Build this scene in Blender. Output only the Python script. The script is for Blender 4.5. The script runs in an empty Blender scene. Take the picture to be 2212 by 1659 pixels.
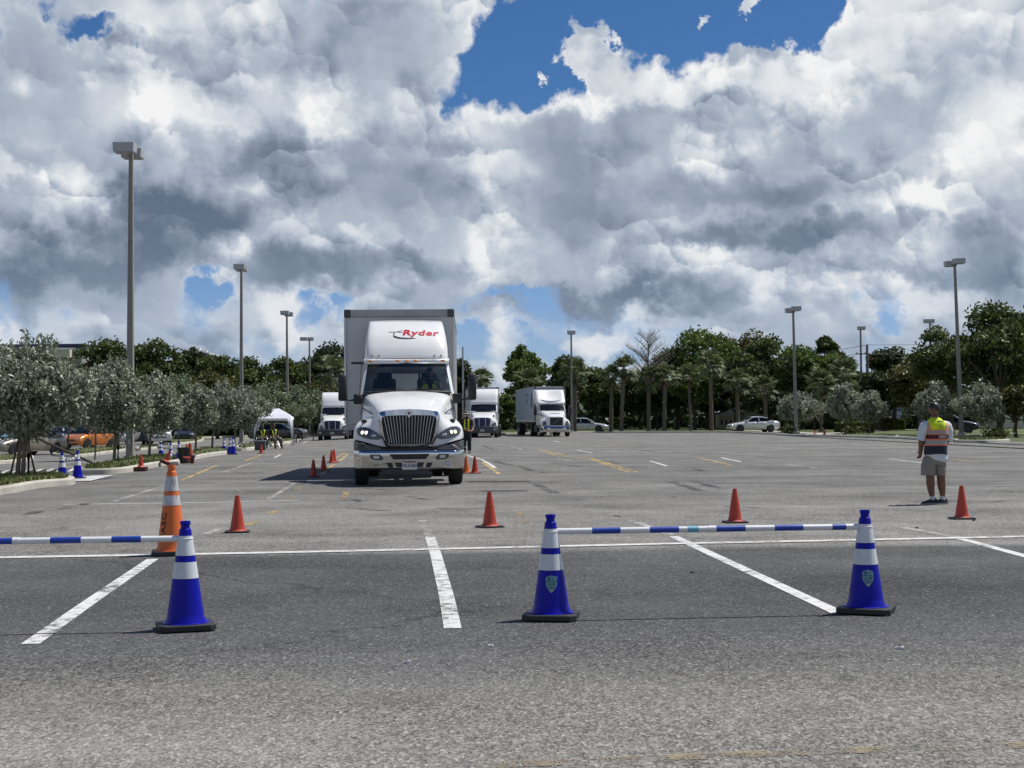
import bpy, bmesh, math, random
from mathutils import Vector, Matrix, Euler
R = math.radians
scene = bpy.context.scene
COL = scene.collection

# ------------------------------------------------------------------ camera
F_PX, W_PX, H_PX = 3200.0, 2212.0, 1659.0
CAM_H = 1.35
PITCH = math.atan(76.5 / F_PX)
ROLL = R(-0.5)
cam_data = bpy.data.cameras.new("camera")
cam_data.sensor_width = 36.0
cam_data.lens = F_PX / W_PX * 36.0
cam_data.clip_start = 0.1
cam_data.clip_end = 3000.0
cam = bpy.data.objects.new("camera", cam_data)
COL.objects.link(cam)
CAM_ROT = Euler((math.pi / 2 + PITCH, 0, 0)).to_matrix() @ Matrix.Rotation(ROLL, 3, 'Z')
cam.matrix_world = Matrix.Translation((0, 0, CAM_H)) @ CAM_ROT.to_4x4()
scene.camera = cam
CAM_POS = Vector((0, 0, CAM_H))

def ray(px, py):
    return CAM_ROT @ Vector(((px - W_PX / 2) / F_PX, -(py - H_PX / 2) / F_PX, -1.0))
def sstep(v, a, b):
    t = max(0.0, min(1.0, (v - a) / (b - a)))
    return t * t * (3 - 2 * t)
def gz(x, y):
    """height of the ground: the lot drains towards its left edge"""
    return -0.30 * sstep(-x, 9.0, 22.0) * sstep(y, 20.0, 38.0)
def G(px, py, up=0.0):
    """point on the ground (raised by up) that the photograph shows at (px, py)"""
    d = ray(px, py)
    z = up
    for _ in range(12):
        p = CAM_POS + d * ((z - CAM_H) / d.z)
        z = gz(p.x, p.y) + up
    return p
def AT(px, py, Y):
    """point at depth Y that the photograph shows at (px, py)"""
    d = ray(px, py)
    return CAM_POS + d * (Y / d.y)
def PPM(Y):          # pixels per metre at depth Y
    return F_PX / Y

# ------------------------------------------------------------------ sun
SUN_DIR = Vector((0.485, 0.23, 1.0)).normalized()
SUN_EL = math.asin(SUN_DIR.z)
sun_data = bpy.data.lights.new("sun", 'SUN')
sun_data.energy = 4.9
sun_data.angle = R(0.5)
sun_data.color = (1.0, 0.955, 0.89)
sun = bpy.data.objects.new("sun", sun_data)
sun.rotation_euler = SUN_DIR.to_track_quat('Z', 'Y').to_euler()
sun.location = (30, 20, 60)
COL.objects.link(sun)

scene.view_settings.view_transform = 'Standard'
scene.view_settings.look = 'None'
scene.view_settings.gamma = 1.0
scene.view_settings.exposure = 0.0
scene.view_settings.use_curve_mapping = False

# ------------------------------------------------------------------ node helper
class NT:
    def __init__(self, tree):
        self.t = tree
        self.n = tree.nodes
        self.l = tree.links
    def new(self, kind, **props):
        nd = self.n.new(kind)
        for k, v in props.items():
            setattr(nd, k, v)
        return nd
    def put(self, sock, v):
        if isinstance(v, bpy.types.NodeSocket):
            self.l.new(v, sock)
        elif v is not None:
            sock.default_value = v
    def m(self, op, a, b=None, c=None, clamp=False):
        nd = self.new('ShaderNodeMath', operation=op, use_clamp=clamp)
        self.put(nd.inputs[0], a)
        if b is not None: self.put(nd.inputs[1], b)
        if c is not None: self.put(nd.inputs[2], c)
        return nd.outputs[0]
    def vm(self, op, a, b=None, out=0):
        nd = self.new('ShaderNodeVectorMath', operation=op)
        self.put(nd.inputs[0], a)
        if b is not None: self.put(nd.inputs[1], b)
        return nd.outputs[out]
    def xyz(self, x, y, z=0.0):
        nd = self.new('ShaderNodeCombineXYZ')
        for i, v in enumerate((x, y, z)): self.put(nd.inputs[i], v)
        return nd.outputs[0]
    def sep(self, v):
        nd = self.new('ShaderNodeSeparateXYZ'); self.put(nd.inputs[0], v)
        return nd.outputs
    def map(self, v, a, b, c=0.0, d=1.0, smooth=True):
        nd = self.new('ShaderNodeMapRange', interpolation_type='SMOOTHSTEP' if smooth else 'LINEAR')
        self.put(nd.inputs[0], v)
        for i, q in enumerate((a, b, c, d)): self.put(nd.inputs[1 + i], q)
        return nd.outputs[0]
    def noise(self, vec, scale, detail=4, rough=0.5, lac=2.0, dist=0.0, dims='3D', color=False):
        nd = self.new('ShaderNodeTexNoise', noise_dimensions=dims)
        self.put(nd.inputs['Vector'], vec)
        for k, v in (('Scale', scale), ('Detail', detail), ('Roughness', rough), ('Lacunarity', lac), ('Distortion', dist)):
            self.put(nd.inputs[k], v)
        return nd.outputs[1 if color else 0]
    def voro(self, vec, scale, feature='F1', detail=0, rough=0.5, smooth=1.0, dims='3D', out='Distance', rand=1.0):
        nd = self.new('ShaderNodeTexVoronoi', voronoi_dimensions=dims, feature=feature)
        self.put(nd.inputs['Vector'], vec)
        self.put(nd.inputs['Scale'], scale)
        if 'Detail' in nd.inputs: self.put(nd.inputs['Detail'], detail)
        if 'Roughness' in nd.inputs: self.put(nd.inputs['Roughness'], rough)
        if feature == 'SMOOTH_F1': self.put(nd.inputs['Smoothness'], smooth)
        self.put(nd.inputs['Randomness'], rand)
        return nd.outputs[out]
    def mix(self, f, a, b, blend='MIX'):
        nd = self.new('ShaderNodeMix', data_type='RGBA', blend_type=blend)
        nd.clamp_factor = True
        self.put(nd.inputs[0], f)
        self.put(nd.inputs[6], a if isinstance(a, bpy.types.NodeSocket) else (*a[:3], 1))
        self.put(nd.inputs[7], b if isinstance(b, bpy.types.NodeSocket) else (*b[:3], 1))
        return nd.outputs[2]
    def ramp(self, f, stops, interp='LINEAR'):
        nd = self.new('ShaderNodeValToRGB')
        cr = nd.color_ramp; cr.interpolation = interp
        while len(cr.elements) < len(stops): cr.elements.new(0.5)
        for e, (p, c) in zip(cr.elements, stops):
            e.position = p
            e.color = (*c[:3], 1) if hasattr(c, '__len__') else (c, c, c, 1)
        self.put(nd.inputs[0], f)
        return nd.outputs[0]
# ------------------------------------------------------------------ sky: Nishita with a cumulus deck
world = bpy.data.worlds.new("World")
scene.world = world
world.use_nodes = True
world.node_tree.nodes.clear()
def build_sky():
    N = NT(world.node_tree)
    out = N.new('ShaderNodeOutputWorld')
    bg = N.new('ShaderNodeBackground')
    bg.inputs[1].default_value = 0.1
    N.l.new(bg.outputs[0], out.inputs[0])
    nish = N.new('ShaderNodeTexSky', sky_type='NISHITA')
    nish.sun_disc = False
    nish.sun_elevation = SUN_EL
    nish.sun_rotation = math.atan2(SUN_DIR.x, SUN_DIR.y)
    nish.air_density = 1.0; nish.dust_density = 0.3; nish.ozone_density = 2.0
    d = N.new('ShaderNodeTexCoord').outputs['Generated']
    x, y, z = N.sep(d)
    U = N.m('MULTIPLY', N.m('ARCTAN2', x, y), 3.2)
    V = N.m('MULTIPLY', N.m('ARCSINE', z), 3.2)
    uv = N.xyz(U, V)
    # puffy edges: warp the coordinates before the large shapes are laid out
    w1 = N.vm('SUBTRACT', N.noise(uv, 4.0, 7, 0.62, color=True, dims='2D'), (0.5, 0.5, 0.5))
    wuv = N.vm('ADD', uv, N.vm('MULTIPLY', w1, (0.34, 0.28, 0)))
    w2 = N.vm('SUBTRACT', N.noise(uv, 17.0, 4, 0.6, color=True, dims='2D'), (0.5, 0.5, 0.5))
    Vc = N.m('POWER', N.m('MAXIMUM', V, 0.0), 0.72)
    puv = N.vm('ADD', N.xyz(U, Vc), N.vm('MULTIPLY', w2, (0.035, 0.03, 0)))

    def blobs(lst, base=0.0):
        acc = base
        for (px, py, rx, ry, amp, *rot) in lst:
            c = ((px - 1106) / 1000.0, (906 - py) / 1000.0, 0)
            v = N.vm('SUBTRACT', wuv, c)
            if rot:
                a = R(rot[0])
                s = N.sep(v)
                ca, sa = math.cos(a), math.sin(a)
                u1 = N.m('ADD', N.m('MULTIPLY', s[0], ca), N.m('MULTIPLY', s[1], sa))
                v1 = N.m('SUBTRACT', N.m('MULTIPLY', s[1], ca), N.m('MULTIPLY', s[0], sa))
                v = N.xyz(u1, v1)
            v = N.vm('MULTIPLY', v, (1000.0 / rx, 1000.0 / ry, 0))
            L = N.vm('LENGTH', v, out=1)
            acc = N.m('ADD', acc, N.map(L, 0.25, 1.25, amp, 0.0))
        return acc
    cover = blobs(COVER, 0.70)
    tone = blobs(TONE, 0.0)

    h0 = N.noise(puv, 4.2, 8, 0.54, dims='2D')
    hl = N.noise(puv, 3.6, 4, 0.5, dims='2D')
    hx = N.noise(N.vm('ADD', puv, (0.018, 0.040, 0)), 3.6, 4, 0.5, dims='2D')
    relief = N.m('SUBTRACT', hl, hx)
    # heaped puffs: every lump is bright on its upper, sunward side and grey below
    puff = 0.0
    pedge = 0.0
    for (sc, amp, wv, k, sm) in ((4.2, 0.26, 0.22, 3.0, 0.45), (10.5, 0.26, 0.085, 7.0, 0.25), (25.0, 0.09, 0.036, 18.0, 0.15)):
        wn = N.vm('SUBTRACT', N.noise(uv, k, 4, 0.6, color=True, dims='2D'), (0.5, 0.5, 0.5))
        q = N.vm('ADD', puv, N.vm('MULTIPLY', wn, (wv, wv, 0)))
        q = N.vm('MULTIPLY', q, (1.0, 1.25, 1.0))
        nd = N.new('ShaderNodeTexVoronoi', voronoi_dimensions='2D', feature='SMOOTH_F1' if sm else 'F1')
        if sm: nd.inputs['Smoothness'].default_value = sm
        N.put(nd.inputs['Vector'], q); nd.inputs['Scale'].default_value = sc
        dv = N.vm('SUBTRACT', q, nd.outputs['Position'])
        dot = N.m('MULTIPLY', N.vm('DOT_PRODUCT', dv, (0.35, 0.93, 0), out=1), sc)
        shade = N.map(dot, -0.55, 0.55, -1.0, 1.0)
        puff = N.m('ADD', puff, N.m('MULTIPLY', shade, amp))
        pedge = N.m('ADD', pedge, N.m('MULTIPLY', N.m('SUBTRACT', 0.45, nd.outputs['Distance']), amp * 0.55))
    h0 = N.m('ADD', N.m('ADD', N.m('MULTIPLY', N.m('SUBTRACT', h0, 0.5), 1.35), 0.5), pedge)
    far = N.map(V, 0.05, 0.5, 1.0, 0.0)
    # clouds thin out high overhead, where the photograph does not look
    high = N.map(V, 0.98, 1.7, 0.0, -0.60)
    dens = N.m('ADD', N.m('ADD', N.m('SUBTRACT', h0, 0.42), cover), high)
    alpha = N.map(dens, N.map(far, 0.0, 1.0, 0.45, 0.40), N.map(far, 0.0, 1.0, 0.67, 0.80))
    edge = N.map(dens, 0.47, 0.80, 1.0, 0.0)
    soft = N.noise(uv, 2.6, 3, 0.5, dims='2D')
    crisp = N.map(N.noise(uv, 5.5, 2, 0.5, dims='2D'), 0.38, 0.66, 0.16, 1.0)
    t = N.m('ADD', 0.615, N.m('MULTIPLY', N.m('ADD', N.m('MULTIPLY', puff, 0.50), N.m('MULTIPLY', relief, 1.7)), crisp))
    t = N.m('ADD', t, N.m('MULTIPLY', N.m('SUBTRACT', soft, 0.5), 0.35))
    t = N.m('ADD', t, tone)
    t = N.m('ADD', t, N.m('MULTIPLY', edge, 0.20))
    t = N.m('ADD', t, N.m('MULTIPLY', N.m('SUBTRACT', hl, 0.5), 0.45))
    col = N.ramp(t, [(0.0, (0.13, 0.18, 0.26)), (0.2, (0.20, 0.25, 0.335)), (0.42, (0.315, 0.38, 0.485)),
                     (0.62, (0.48, 0.55, 0.65)), (0.85, (0.80, 0.84, 0.88)), (1.0, (1.0, 1.0, 1.0))])
    # distant clouds take the colour of the air in front of them
    col = N.mix(N.m('MULTIPLY', far, 0.35), col, (0.42, 0.52, 0.68))
    col = N.vm('MULTIPLY', col, (9.0, 9.0, 9.0))
    blue = N.mix(N.map(V, 0.08, 0.62), N.vm('MULTIPLY', nish.outputs[0], (0.52, 0.66, 1.05)), N.vm('MULTIPLY', nish.outputs[0], BLUE_TINT))
    below = N.map(V, -0.03, 0.01)
    sky = N.mix(N.m('MULTIPLY', alpha, below), blue, col)
    N.l.new(sky, bg.inputs[0])
    world.cycles.sampling_method = 'MANUAL'
    world.cycles.sample_map_resolution = 512
BLUE_TINT = (0.27, 0.47, 0.72)
COVER = [  # px, py, rx, ry, amp (negative = open sky)
    (1480, 10, 400, 165, -0.70), (1130, 120, 130, 130, -0.50), (1010, 250, 70, 120, -0.36), (900, 150, 110, 50, -0.22),
    (1720, 80, 130, 80, -0.45), (1250, 120, 62, 125, 0.75, 50), (1640, 45, 60, 24, 0.62), (1520, 58, 34, 18, 0.62),
    (235, 112, 130, 46, -0.34), (30, 70, 90, 60, -0.24), (450, 612, 75, 34, -0.34), (715, 690, 90, 42, -0.36),
    (1060, 640, 110, 26, -0.34), (1040, 745, 90, 60, -0.38), (1865, 690, 70, 42, -0.38), (1270, 775, 240, 36, -0.36),
    (600, 745, 170, 26, -0.30), (500, 850, 560, 40, -0.24), (1600, 850, 560, 50, -0.16),
    (1120, 300, 90, 60, 0.30), (760, 330, 260, 150, 0.32), (100, 600, 200, 90, 0.25), (350, 760, 160, 60, 0.10),
    (2150, 330, 120, 200, 0.3), (300, 400, 320, 260, 0.4), (1200, 500, 300, 150, 0.3),
    (1650, 450, 500, 240, 0.35), (700, 560, 340, 80, 0.35), (1300, 600, 300, 40, 0.25), (2000, 60, 240, 120, 0.4), (500, 200, 400, 160, 0.25),
]
TONE = [
    (500, 430, 300, 90, -0.42, 20), (330, 480, 260, 60, -0.28), (230, 575, 230, 45, -0.36), (700, 590, 260, 60, -0.50),
    (1700, 525, 300, 45, -0.46), (1560, 410, 150, 60, -0.24), (2140, 540, 120, 110, -0.36), (1250, 650, 300, 36, -0.42),
    (1760, 420, 170, 60, -0.28, 15), (1900, 600, 240, 40, -0.28), (40, 600, 140, 90, -0.25), (60, 370, 190, 60, -0.14),
    (900, 420, 200, 100, -0.06), (1250, 460, 160, 120, -0.14),
    (420, 235, 190, 60, 0.30, -20), (680, 250, 120, 60, 0.25), (1260, 160, 150, 90, 0.32), (1700, 205, 300, 60, 0.30),
    (1450, 205, 170, 50, 0.28), (1980, 80, 220, 130, 0.28), (2100, 300, 90, 110, 0.25), (1120, 560, 150, 60, 0.18),
    (1540, 580, 120, 45, 0.32), (60, 400, 50, 60, 0.30), (1340, 715, 120, 50, 0.34), (620, 690, 110, 50, 0.26),
    (480, 610, 60, 60, 0.22), (1950, 660, 170, 50, 0.24), (1200, 230, 110, 40, 0.25), (1990, 440, 160, 26, 0.26),
    (400, 60, 240, 60, 0.14), (780, 490, 50, 30, 0.2), (130, 700, 260, 50, 0.14), (1050, 520, 50, 90, 0.14),
]
build_sky()
# ------------------------------------------------------------------ naming and tagging
def tag(o, label=None, cat=None, group=None, kind=None):
    if label: o["label"] = label
    if cat: o["category"] = cat
    if group: o["group"] = group
    if kind: o["kind"] = kind
    return o
def thing(name, label, cat, loc=(0, 0, 0), rz=0.0, group=None):
    o = bpy.data.objects.new(name, None)
    o.empty_display_size = 0.3
    o.location = loc
    o.rotation_euler = (0, 0, rz)
    COL.objects.link(o)
    return tag(o, label, cat, group)
def dup(root, loc, rz=None, label=None, scale=None):
    """copy a thing with its parts and their sub-parts"""
    r = root.copy(); COL.objects.link(r); r.location = loc
    if rz is not None: r.rotation_euler = (0, 0, rz)
    if scale is not None: r.scale = scale
    if label: r["label"] = label
    for ch in root.children:
        c = ch.copy(); COL.objects.link(c); c.parent = r
        for g in ch.children:
            d = g.copy(); COL.objects.link(d); d.parent = c
    return r

# ------------------------------------------------------------------ mesh collector
class MB:
    def __init__(self):
        self.v, self.f, self.mi = [], [], []
        self.cur = 0
    def add(self, vs, fs):
        o = len(self.v)
        self.v += [tuple(p) for p in vs]
        self.f += [tuple(i + o for i in q) for q in fs]
        self.mi += [self.cur] * len(fs)
        return self
    def box(self, c, s, rz=0.0, taper=1.0, rx=0.0):
        M = Matrix.Rotation(rz, 3, 'Z') @ Matrix.Rotation(rx, 3, 'X')
        vs = []
        for z in (-1, 1):
            k = taper if z > 0 else 1.0
            for x, y in ((-1, -1), (1, -1), (1, 1), (-1, 1)):
                vs.append(Vector(c) + M @ Vector((x * s[0] / 2 * k, y * s[1] / 2 * k, z * s[2] / 2)))
        return self.add(vs, [(3, 2, 1, 0), (4, 5, 6, 7), (0, 1, 5, 4), (1, 2, 6, 5), (2, 3, 7, 6), (3, 0, 4, 7)])
    def rbox(self, c, s, r=0.02, rz=0.0):
        """box with rounded vertical edges and a small top chamfer"""
        hx, hy, hz = s[0] / 2, s[1] / 2, s[2] / 2
        def ring(z, ins):
            pts = []
            for cx, cy, a0 in ((hx - r, hy - r, 0), (-hx + r, hy - r, 90), (-hx + r, -hy + r, 180), (hx - r, -hy + r, 270)):
                for k in range(4):
                    a = R(a0 + k * 30)
                    rr = max(r - ins, 0.001)
                    pts.append((cx + rr * math.cos(a), cy + rr * math.sin(a), z))
            return pts
        e = min(r * 0.6, hz * 0.5)
        rings = [ring(-hz, e), ring(-hz + e, 0), ring(hz - e, 0), ring(hz, e)]
        M = Matrix.Rotation(rz, 3, 'Z')
        vs = [Vector(c) + M @ Vector(p) for rg in rings for p in rg]
        n = 16
        fs = [(k * n + i, k * n + (i + 1) % n, (k + 1) * n + (i + 1) % n, (k + 1) * n + i) for k in range(3) for i in range(n)]
        fs += [tuple(range(n - 1, -1, -1)), tuple(3 * n + i for i in range(n))]
        return self.add(vs, fs)
    def tube(self, pts, rad, n=8, cap=True, flat=1.0):
        """tube along a polyline, rad a number or a list"""
        pts = [Vector(p) for p in pts]
        rs = rad if hasattr(rad, '__len__') else [rad] * len(pts)
        vs, fs = [], []
        up = Vector((0, 0, 1))
        for i, p in enumerate(pts):
            t = (pts[min(i + 1, len(pts) - 1)] - pts[max(i - 1, 0)]).normalized()
            a = t.cross(up)
            if a.length < 1e-3: a = Vector((1, 0, 0))
            a.normalize(); b = a.cross(t).normalized()
            for k in range(n):
                w = 2 * math.pi * k / n
                vs.append(p + a * (math.cos(w) * rs[i]) + b * (math.sin(w) * rs[i] * flat))
        m = len(pts)
        for i in range(m - 1):
            for k in range(n):
                fs.append((i * n + k, i * n + (k + 1) % n, (i + 1) * n + (k + 1) % n, (i + 1) * n + k))
        if cap:
            fs.append(tuple(range(n - 1, -1, -1))); fs.append(tuple((m - 1) * n + k for k in range(n)))
        return self.add(vs, fs)
    def lathe(self, prof, n=32, c=(0, 0, 0), cap=True, axis='Z'):
        vs, fs = [], []
        for (r, z) in prof:
            for k in range(n):
                w = 2 * math.pi * k / n
                p = (r * math.cos(w), r * math.sin(w), z)
                if axis == 'X': p = (p[2], p[0], p[1])
                if axis == 'Y': p = (p[0], p[2], p[1])
                vs.append(Vector(c) + Vector(p))
        m = len(prof)
        for i in range(m - 1):
            for k in range(n):
                fs.append((i * n + k, i * n + (k + 1) % n, (i + 1) * n + (k + 1) % n, (i + 1) * n + k))
        if cap:
            fs.append(tuple(range(n - 1, -1, -1))); fs.append(tuple((m - 1) * n + k for k in range(n)))
        return self.add(vs, fs)
    def prism(self, poly, y0, y1, plane='XZ'):
        """polygon (a, b) extruded between y0 and y1; plane XZ, XY or YZ"""
        def P(a, b, c):
            return (a, c, b) if plane == 'XZ' else ((a, b, c) if plane == 'XY' else (c, a, b))
        n = len(poly)
        vs = [P(a, b, y0) for a, b in poly] + [P(a, b, y1) for a, b in poly]
        fs = [tuple(range(n)), tuple(range(2 * n - 1, n - 1, -1))]
        fs += [(i, i + n, (i + 1) % n + n, (i + 1) % n) for i in range(n)]
        return self.add(vs, fs)
    def ball(self, c, r, nu=12, nv=8, sc=(1, 1, 1)):
        vs, fs = [], []
        for j in range(nv + 1):
            th = math.pi * j / nv
            for i in range(nu):
                ph = 2 * math.pi * i / nu
                vs.append((c[0] + r * sc[0] * math.sin(th) * math.cos(ph), c[1] + r * sc[1] * math.sin(th) * math.sin(ph), c[2] + r * sc[2] * math.cos(th)))
        for j in range(nv):
            for i in range(nu):
                fs.append((j * nu + i, (j + 1) * nu + i, (j + 1) * nu + (i + 1) % nu, j * nu + (i + 1) % nu))
        return self.add(vs, fs)
    def grid(self, rows):
        m, n = len(rows), len(rows[0])
        vs = [p for r in rows for p in r]
        fs = [(i * n + j, i * n + j + 1, (i + 1) * n + j + 1, (i + 1) * n + j) for i in range(m - 1) for j in range(n - 1)]
        return self.add(vs, fs)
    def build(self, name, mat, parent=None, smooth=False, loc=None, fix=True, bevel=0.0, sub=0, solid=0.0, angle=40):
        me = bpy.data.meshes.new(name)
        me.from_pydata(self.v, [], self.f)
        mats = mat if isinstance(mat, (list, tuple)) else [mat]
        for m in mats: me.materials.append(m)
        if len(mats) > 1: me.polygons.foreach_set("material_index", self.mi)
        if fix:
            bm = bmesh.new(); bm.from_mesh(me)
            bmesh.ops.recalc_face_normals(bm, faces=bm.faces)
            bm.to_mesh(me); bm.free()
        if smooth:
            me.polygons.foreach_set("use_smooth", [True] * len(me.polygons))
            me.set_sharp_from_angle(angle=R(angle))
        me.update()
        o = bpy.data.objects.new(name, me)
        COL.objects.link(o)
        if parent is not None: o.parent = parent
        if loc is not None: o.location = loc
        if solid:
            m = o.modifiers.new("solid", 'SOLIDIFY'); m.thickness = solid; m.offset = -1
        if bevel:
            m = o.modifiers.new("bevel", 'BEVEL'); m.width = bevel; m.segments = 2; m.limit_method = 'ANGLE'; m.angle_limit = R(35)
        if sub:
            m = o.modifiers.new("sub", 'SUBSURF'); m.levels = sub; m.render_levels = sub
        return o
def text_mesh(txt, size, extrude=0.0, shear=0.0, offset=0.0, align='CENTER', space=1.0):
    cu = bpy.data.curves.new("text", 'FONT')
    cu.body = txt; cu.size = size; cu.extrude = extrude; cu.shear = shear; cu.offset = offset
    cu.align_x = align; cu.align_y = 'CENTER'; cu.space_character = space
    cu.resolution_u = 3
    o = bpy.data.objects.new("text", cu); COL.objects.link(o)
    dg = bpy.context.evaluated_depsgraph_get()
    me = bpy.data.meshes.new_from_object(o.evaluated_get(dg))
    bpy.data.objects.remove(o); bpy.data.curves.remove(cu)
    return [v.co.copy() for v in me.vertices], [tuple(p.vertices) for p in me.polygons]
def catmull(pts, k=4):
    out = []
    n = len(pts)
    for i in range(n - 1):
        p0, p1, p2, p3 = pts[max(i - 1, 0)], pts[i], pts[i + 1], pts[min(i + 2, n - 1)]
        for s in range(k):
            t = s / k
            out.append(tuple(0.5 * (2 * b + (c - a) * t + (2 * a - 5 * b + 4 * c - d) * t * t + (3 * b - a - 3 * c + d) * t ** 3) for a, b, c, d in zip(p0, p1, p2, p3)))
    out.append(tuple(pts[-1]))
    return out
def smooth_grid(rows, ki=4, kj=4):
    rows = [catmull(r, kj) for r in rows]
    cols = [catmull([r[j] for r in rows], ki) for j in range(len(rows[0]))]
    return [[c[i] for c in cols] for i in range(len(cols[0]))]

# ------------------------------------------------------------------ materials
def newmat(name):
    m = bpy.data.materials.new(name); m.use_nodes = True
    m.node_tree.nodes.clear()
    N = NT(m.node_tree)
    out = N.new('ShaderNodeOutputMaterial')
    return m, N, out
def principled(N, out, col, rough=0.5, metal=0.0, **kw):
    b = N.new('ShaderNodeBsdfPrincipled')
    N.put(b.inputs['Base Color'], col if isinstance(col, bpy.types.NodeSocket) else (*col[:3], 1))
    N.put(b.inputs['Roughness'], rough)
    N.put(b.inputs['Metallic'], metal)
    for k, v in kw.items(): N.put(b.inputs[k.replace('_', ' ')], v)
    N.l.new(b.outputs[0], out.inputs[0])
    return b
def mat(name, col, rough=0.5, metal=0.0, var=0.10, scale=6.0, bump=0.0, dirt=0.0, **kw):
    """paint, plastic, cloth: one colour, mottled a little by noise, with optional grime and bump"""
    m, N, out = newmat(name)
    co = N.new('ShaderNodeTexCoord').outputs['Object']
    n = N.noise(co, scale, 5, 0.6)
    c = N.mix(n, tuple(v * (1 - var) for v in col), tuple(min(1, v * (1 + var)) for v in col))
    if dirt:
        n2 = N.noise(co, scale * 0.37, 7, 0.68)
        c = N.mix(N.m('MULTIPLY', N.map(n2, 0.45, 0.75), dirt), c, (0.13, 0.115, 0.095))
    r = N.map(n, 0.3, 0.7, max(0, rough - 0.06), min(1, rough + 0.08))
    b = principled(N, out, c, r, metal, **kw)
    if bump:
        bn = N.new('ShaderNodeBump'); bn.inputs['Strength'].default_value = bump; bn.inputs['Distance'].default_value = 0.01
        N.l.new(N.noise(co, scale * 4, 4, 0.6), bn.inputs['Height'])
        N.l.new(bn.outputs[0], b.inputs['Normal'])
    return m
def leafmat(name, c1, c2, c3=None, rough=0.55, trans=0.25, scale=1.3, spec=0.4):
    m, N, out = newmat(name)
    co = N.new('ShaderNodeTexCoord').outputs['Object']
    g = N.new('ShaderNodeNewGeometry')
    rnd = g.outputs['Random Per Island']
    n = N.noise(co, scale, 4, 0.6)
    c = N.mix(N.map(n, 0.35, 0.65), c1, c2)
    if c3: c = N.mix(N.map(rnd, 0.80, 0.95), c, c3)
    v = N.map(rnd, 0, 1, 0.62, 1.38, smooth=False)
    c = N.vm('MULTIPLY', c, N.xyz(v, v, v))
    b = N.new('ShaderNodeBsdfPrincipled')
    N.put(b.inputs['Base Color'], c); b.inputs['Roughness'].default_value = rough
    b.inputs['Specular IOR Level'].default_value = spec
    t = N.new('ShaderNodeBsdfTranslucent'); N.put(t.inputs[0], c)
    mx = N.new('ShaderNodeMixShader'); mx.inputs[0].default_value = trans
    N.l.new(b.outputs[0], mx.inputs[1]); N.l.new(t.outputs[0], mx.inputs[2]); N.l.new(mx.outputs[0], out.inputs[0])
    return m
def glassmat(name, tint=(0.75, 0.82, 0.80), f=0.06, alpha=0.85):
    m, N, out = newmat(name)
    tr = N.new('ShaderNodeBsdfTransparent'); tr.inputs[0].default_value = (*[v * alpha for v in tint], 1)
    gl = N.new('ShaderNodeBsdfGlossy'); gl.inputs['Roughness'].default_value = 0.02
    lw = N.new('ShaderNodeFresnel'); lw.inputs[0].default_value = 1.45
    mx = N.new('ShaderNodeMixShader')
    N.l.new(N.m('ADD', lw.outputs[0], f), mx.inputs[0]); N.l.new(tr.outputs[0], mx.inputs[1]); N.l.new(gl.outputs[0], mx.inputs[2])
    N.l.new(mx.outputs[0], out.inputs[0])
    return m
M = {}
M['white_paint'] = mat('white_paint', (0.80, 0.80, 0.79), 0.28, var=0.015, scale=1.5, dirt=0.02, Coat_Weight=0.5)
M['box_white'] = mat('box_white', (0.66, 0.66, 0.65), 0.45, var=0.04, scale=1.5, dirt=0.12)
M['box_grime'] = mat('box_grime', (0.56, 0.56, 0.55), 0.5, var=0.08, scale=1.2, dirt=0.3)
M['black_plastic'] = mat('black_plastic', (0.016, 0.017, 0.020), 0.5, var=0.2)
M['dark_trim'] = mat('dark_trim', (0.055, 0.06, 0.07), 0.45, var=0.15)
M['chrome'] = mat('chrome', (0.62, 0.62, 0.62), 0.12, 1.0, var=0.05, scale=1.5, dirt=0.12)
M['chrome_blue'] = mat('chrome_blue', (0.60, 0.62, 0.66), 0.16, 1.0, var=0.04)
M['rubber'] = mat('rubber', (0.018, 0.018, 0.018), 0.8, var=0.25, scale=20, bump=0.3)
M['steel'] = mat('steel', (0.35, 0.35, 0.36), 0.4, 0.8, var=0.1, dirt=0.2)
M['alloy'] = mat('alloy', (0.5, 0.5, 0.52), 0.3, 0.9, var=0.08, dirt=0.15)
M['concrete'] = mat('concrete', (0.27, 0.255, 0.23), 0.85, var=0.18, scale=3.0, bump=0.3, dirt=0.35)
M['kerb'] = mat('kerb', (0.50, 0.475, 0.41), 0.9, var=0.25, scale=2.2, bump=0.5, dirt=0.55)
M['glass'] = glassmat('glass', (0.80, 0.90, 0.90), 0.03, 0.97)
M['car_glass'] = mat('car_glass', (0.008, 0.011, 0.016), 0.10, var=0.1, Specular_IOR_Level=0.25)
M['amber'] = mat('amber', (0.75, 0.25, 0.03), 0.3, var=0.1)
M['red_lens'] = mat('red_lens', (0.45, 0.02, 0.02), 0.2, var=0.1)
M['lens'] = mat('lens', (0.55, 0.57, 0.58), 0.12, 0.6, var=0.1, scale=30)
M['dark_lens'] = mat('dark_lens', (0.09, 0.10, 0.12), 0.15, 0.3, var=0.3, scale=12)
M['seat_cloth'] = mat('seat_cloth', (0.02, 0.02, 0.024), 0.9)
def emitter(name, col, s):
    m, N, out = newmat(name)
    e = N.new('ShaderNodeEmission'); e.inputs[0].default_value = (*col, 1); e.inputs[1].default_value = s
    N.l.new(e.outputs[0], out.inputs[0]); return m
M['lamp_lit'] = emitter('lamp_lit', (1.0, 0.96, 0.72), 1.6)
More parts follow.
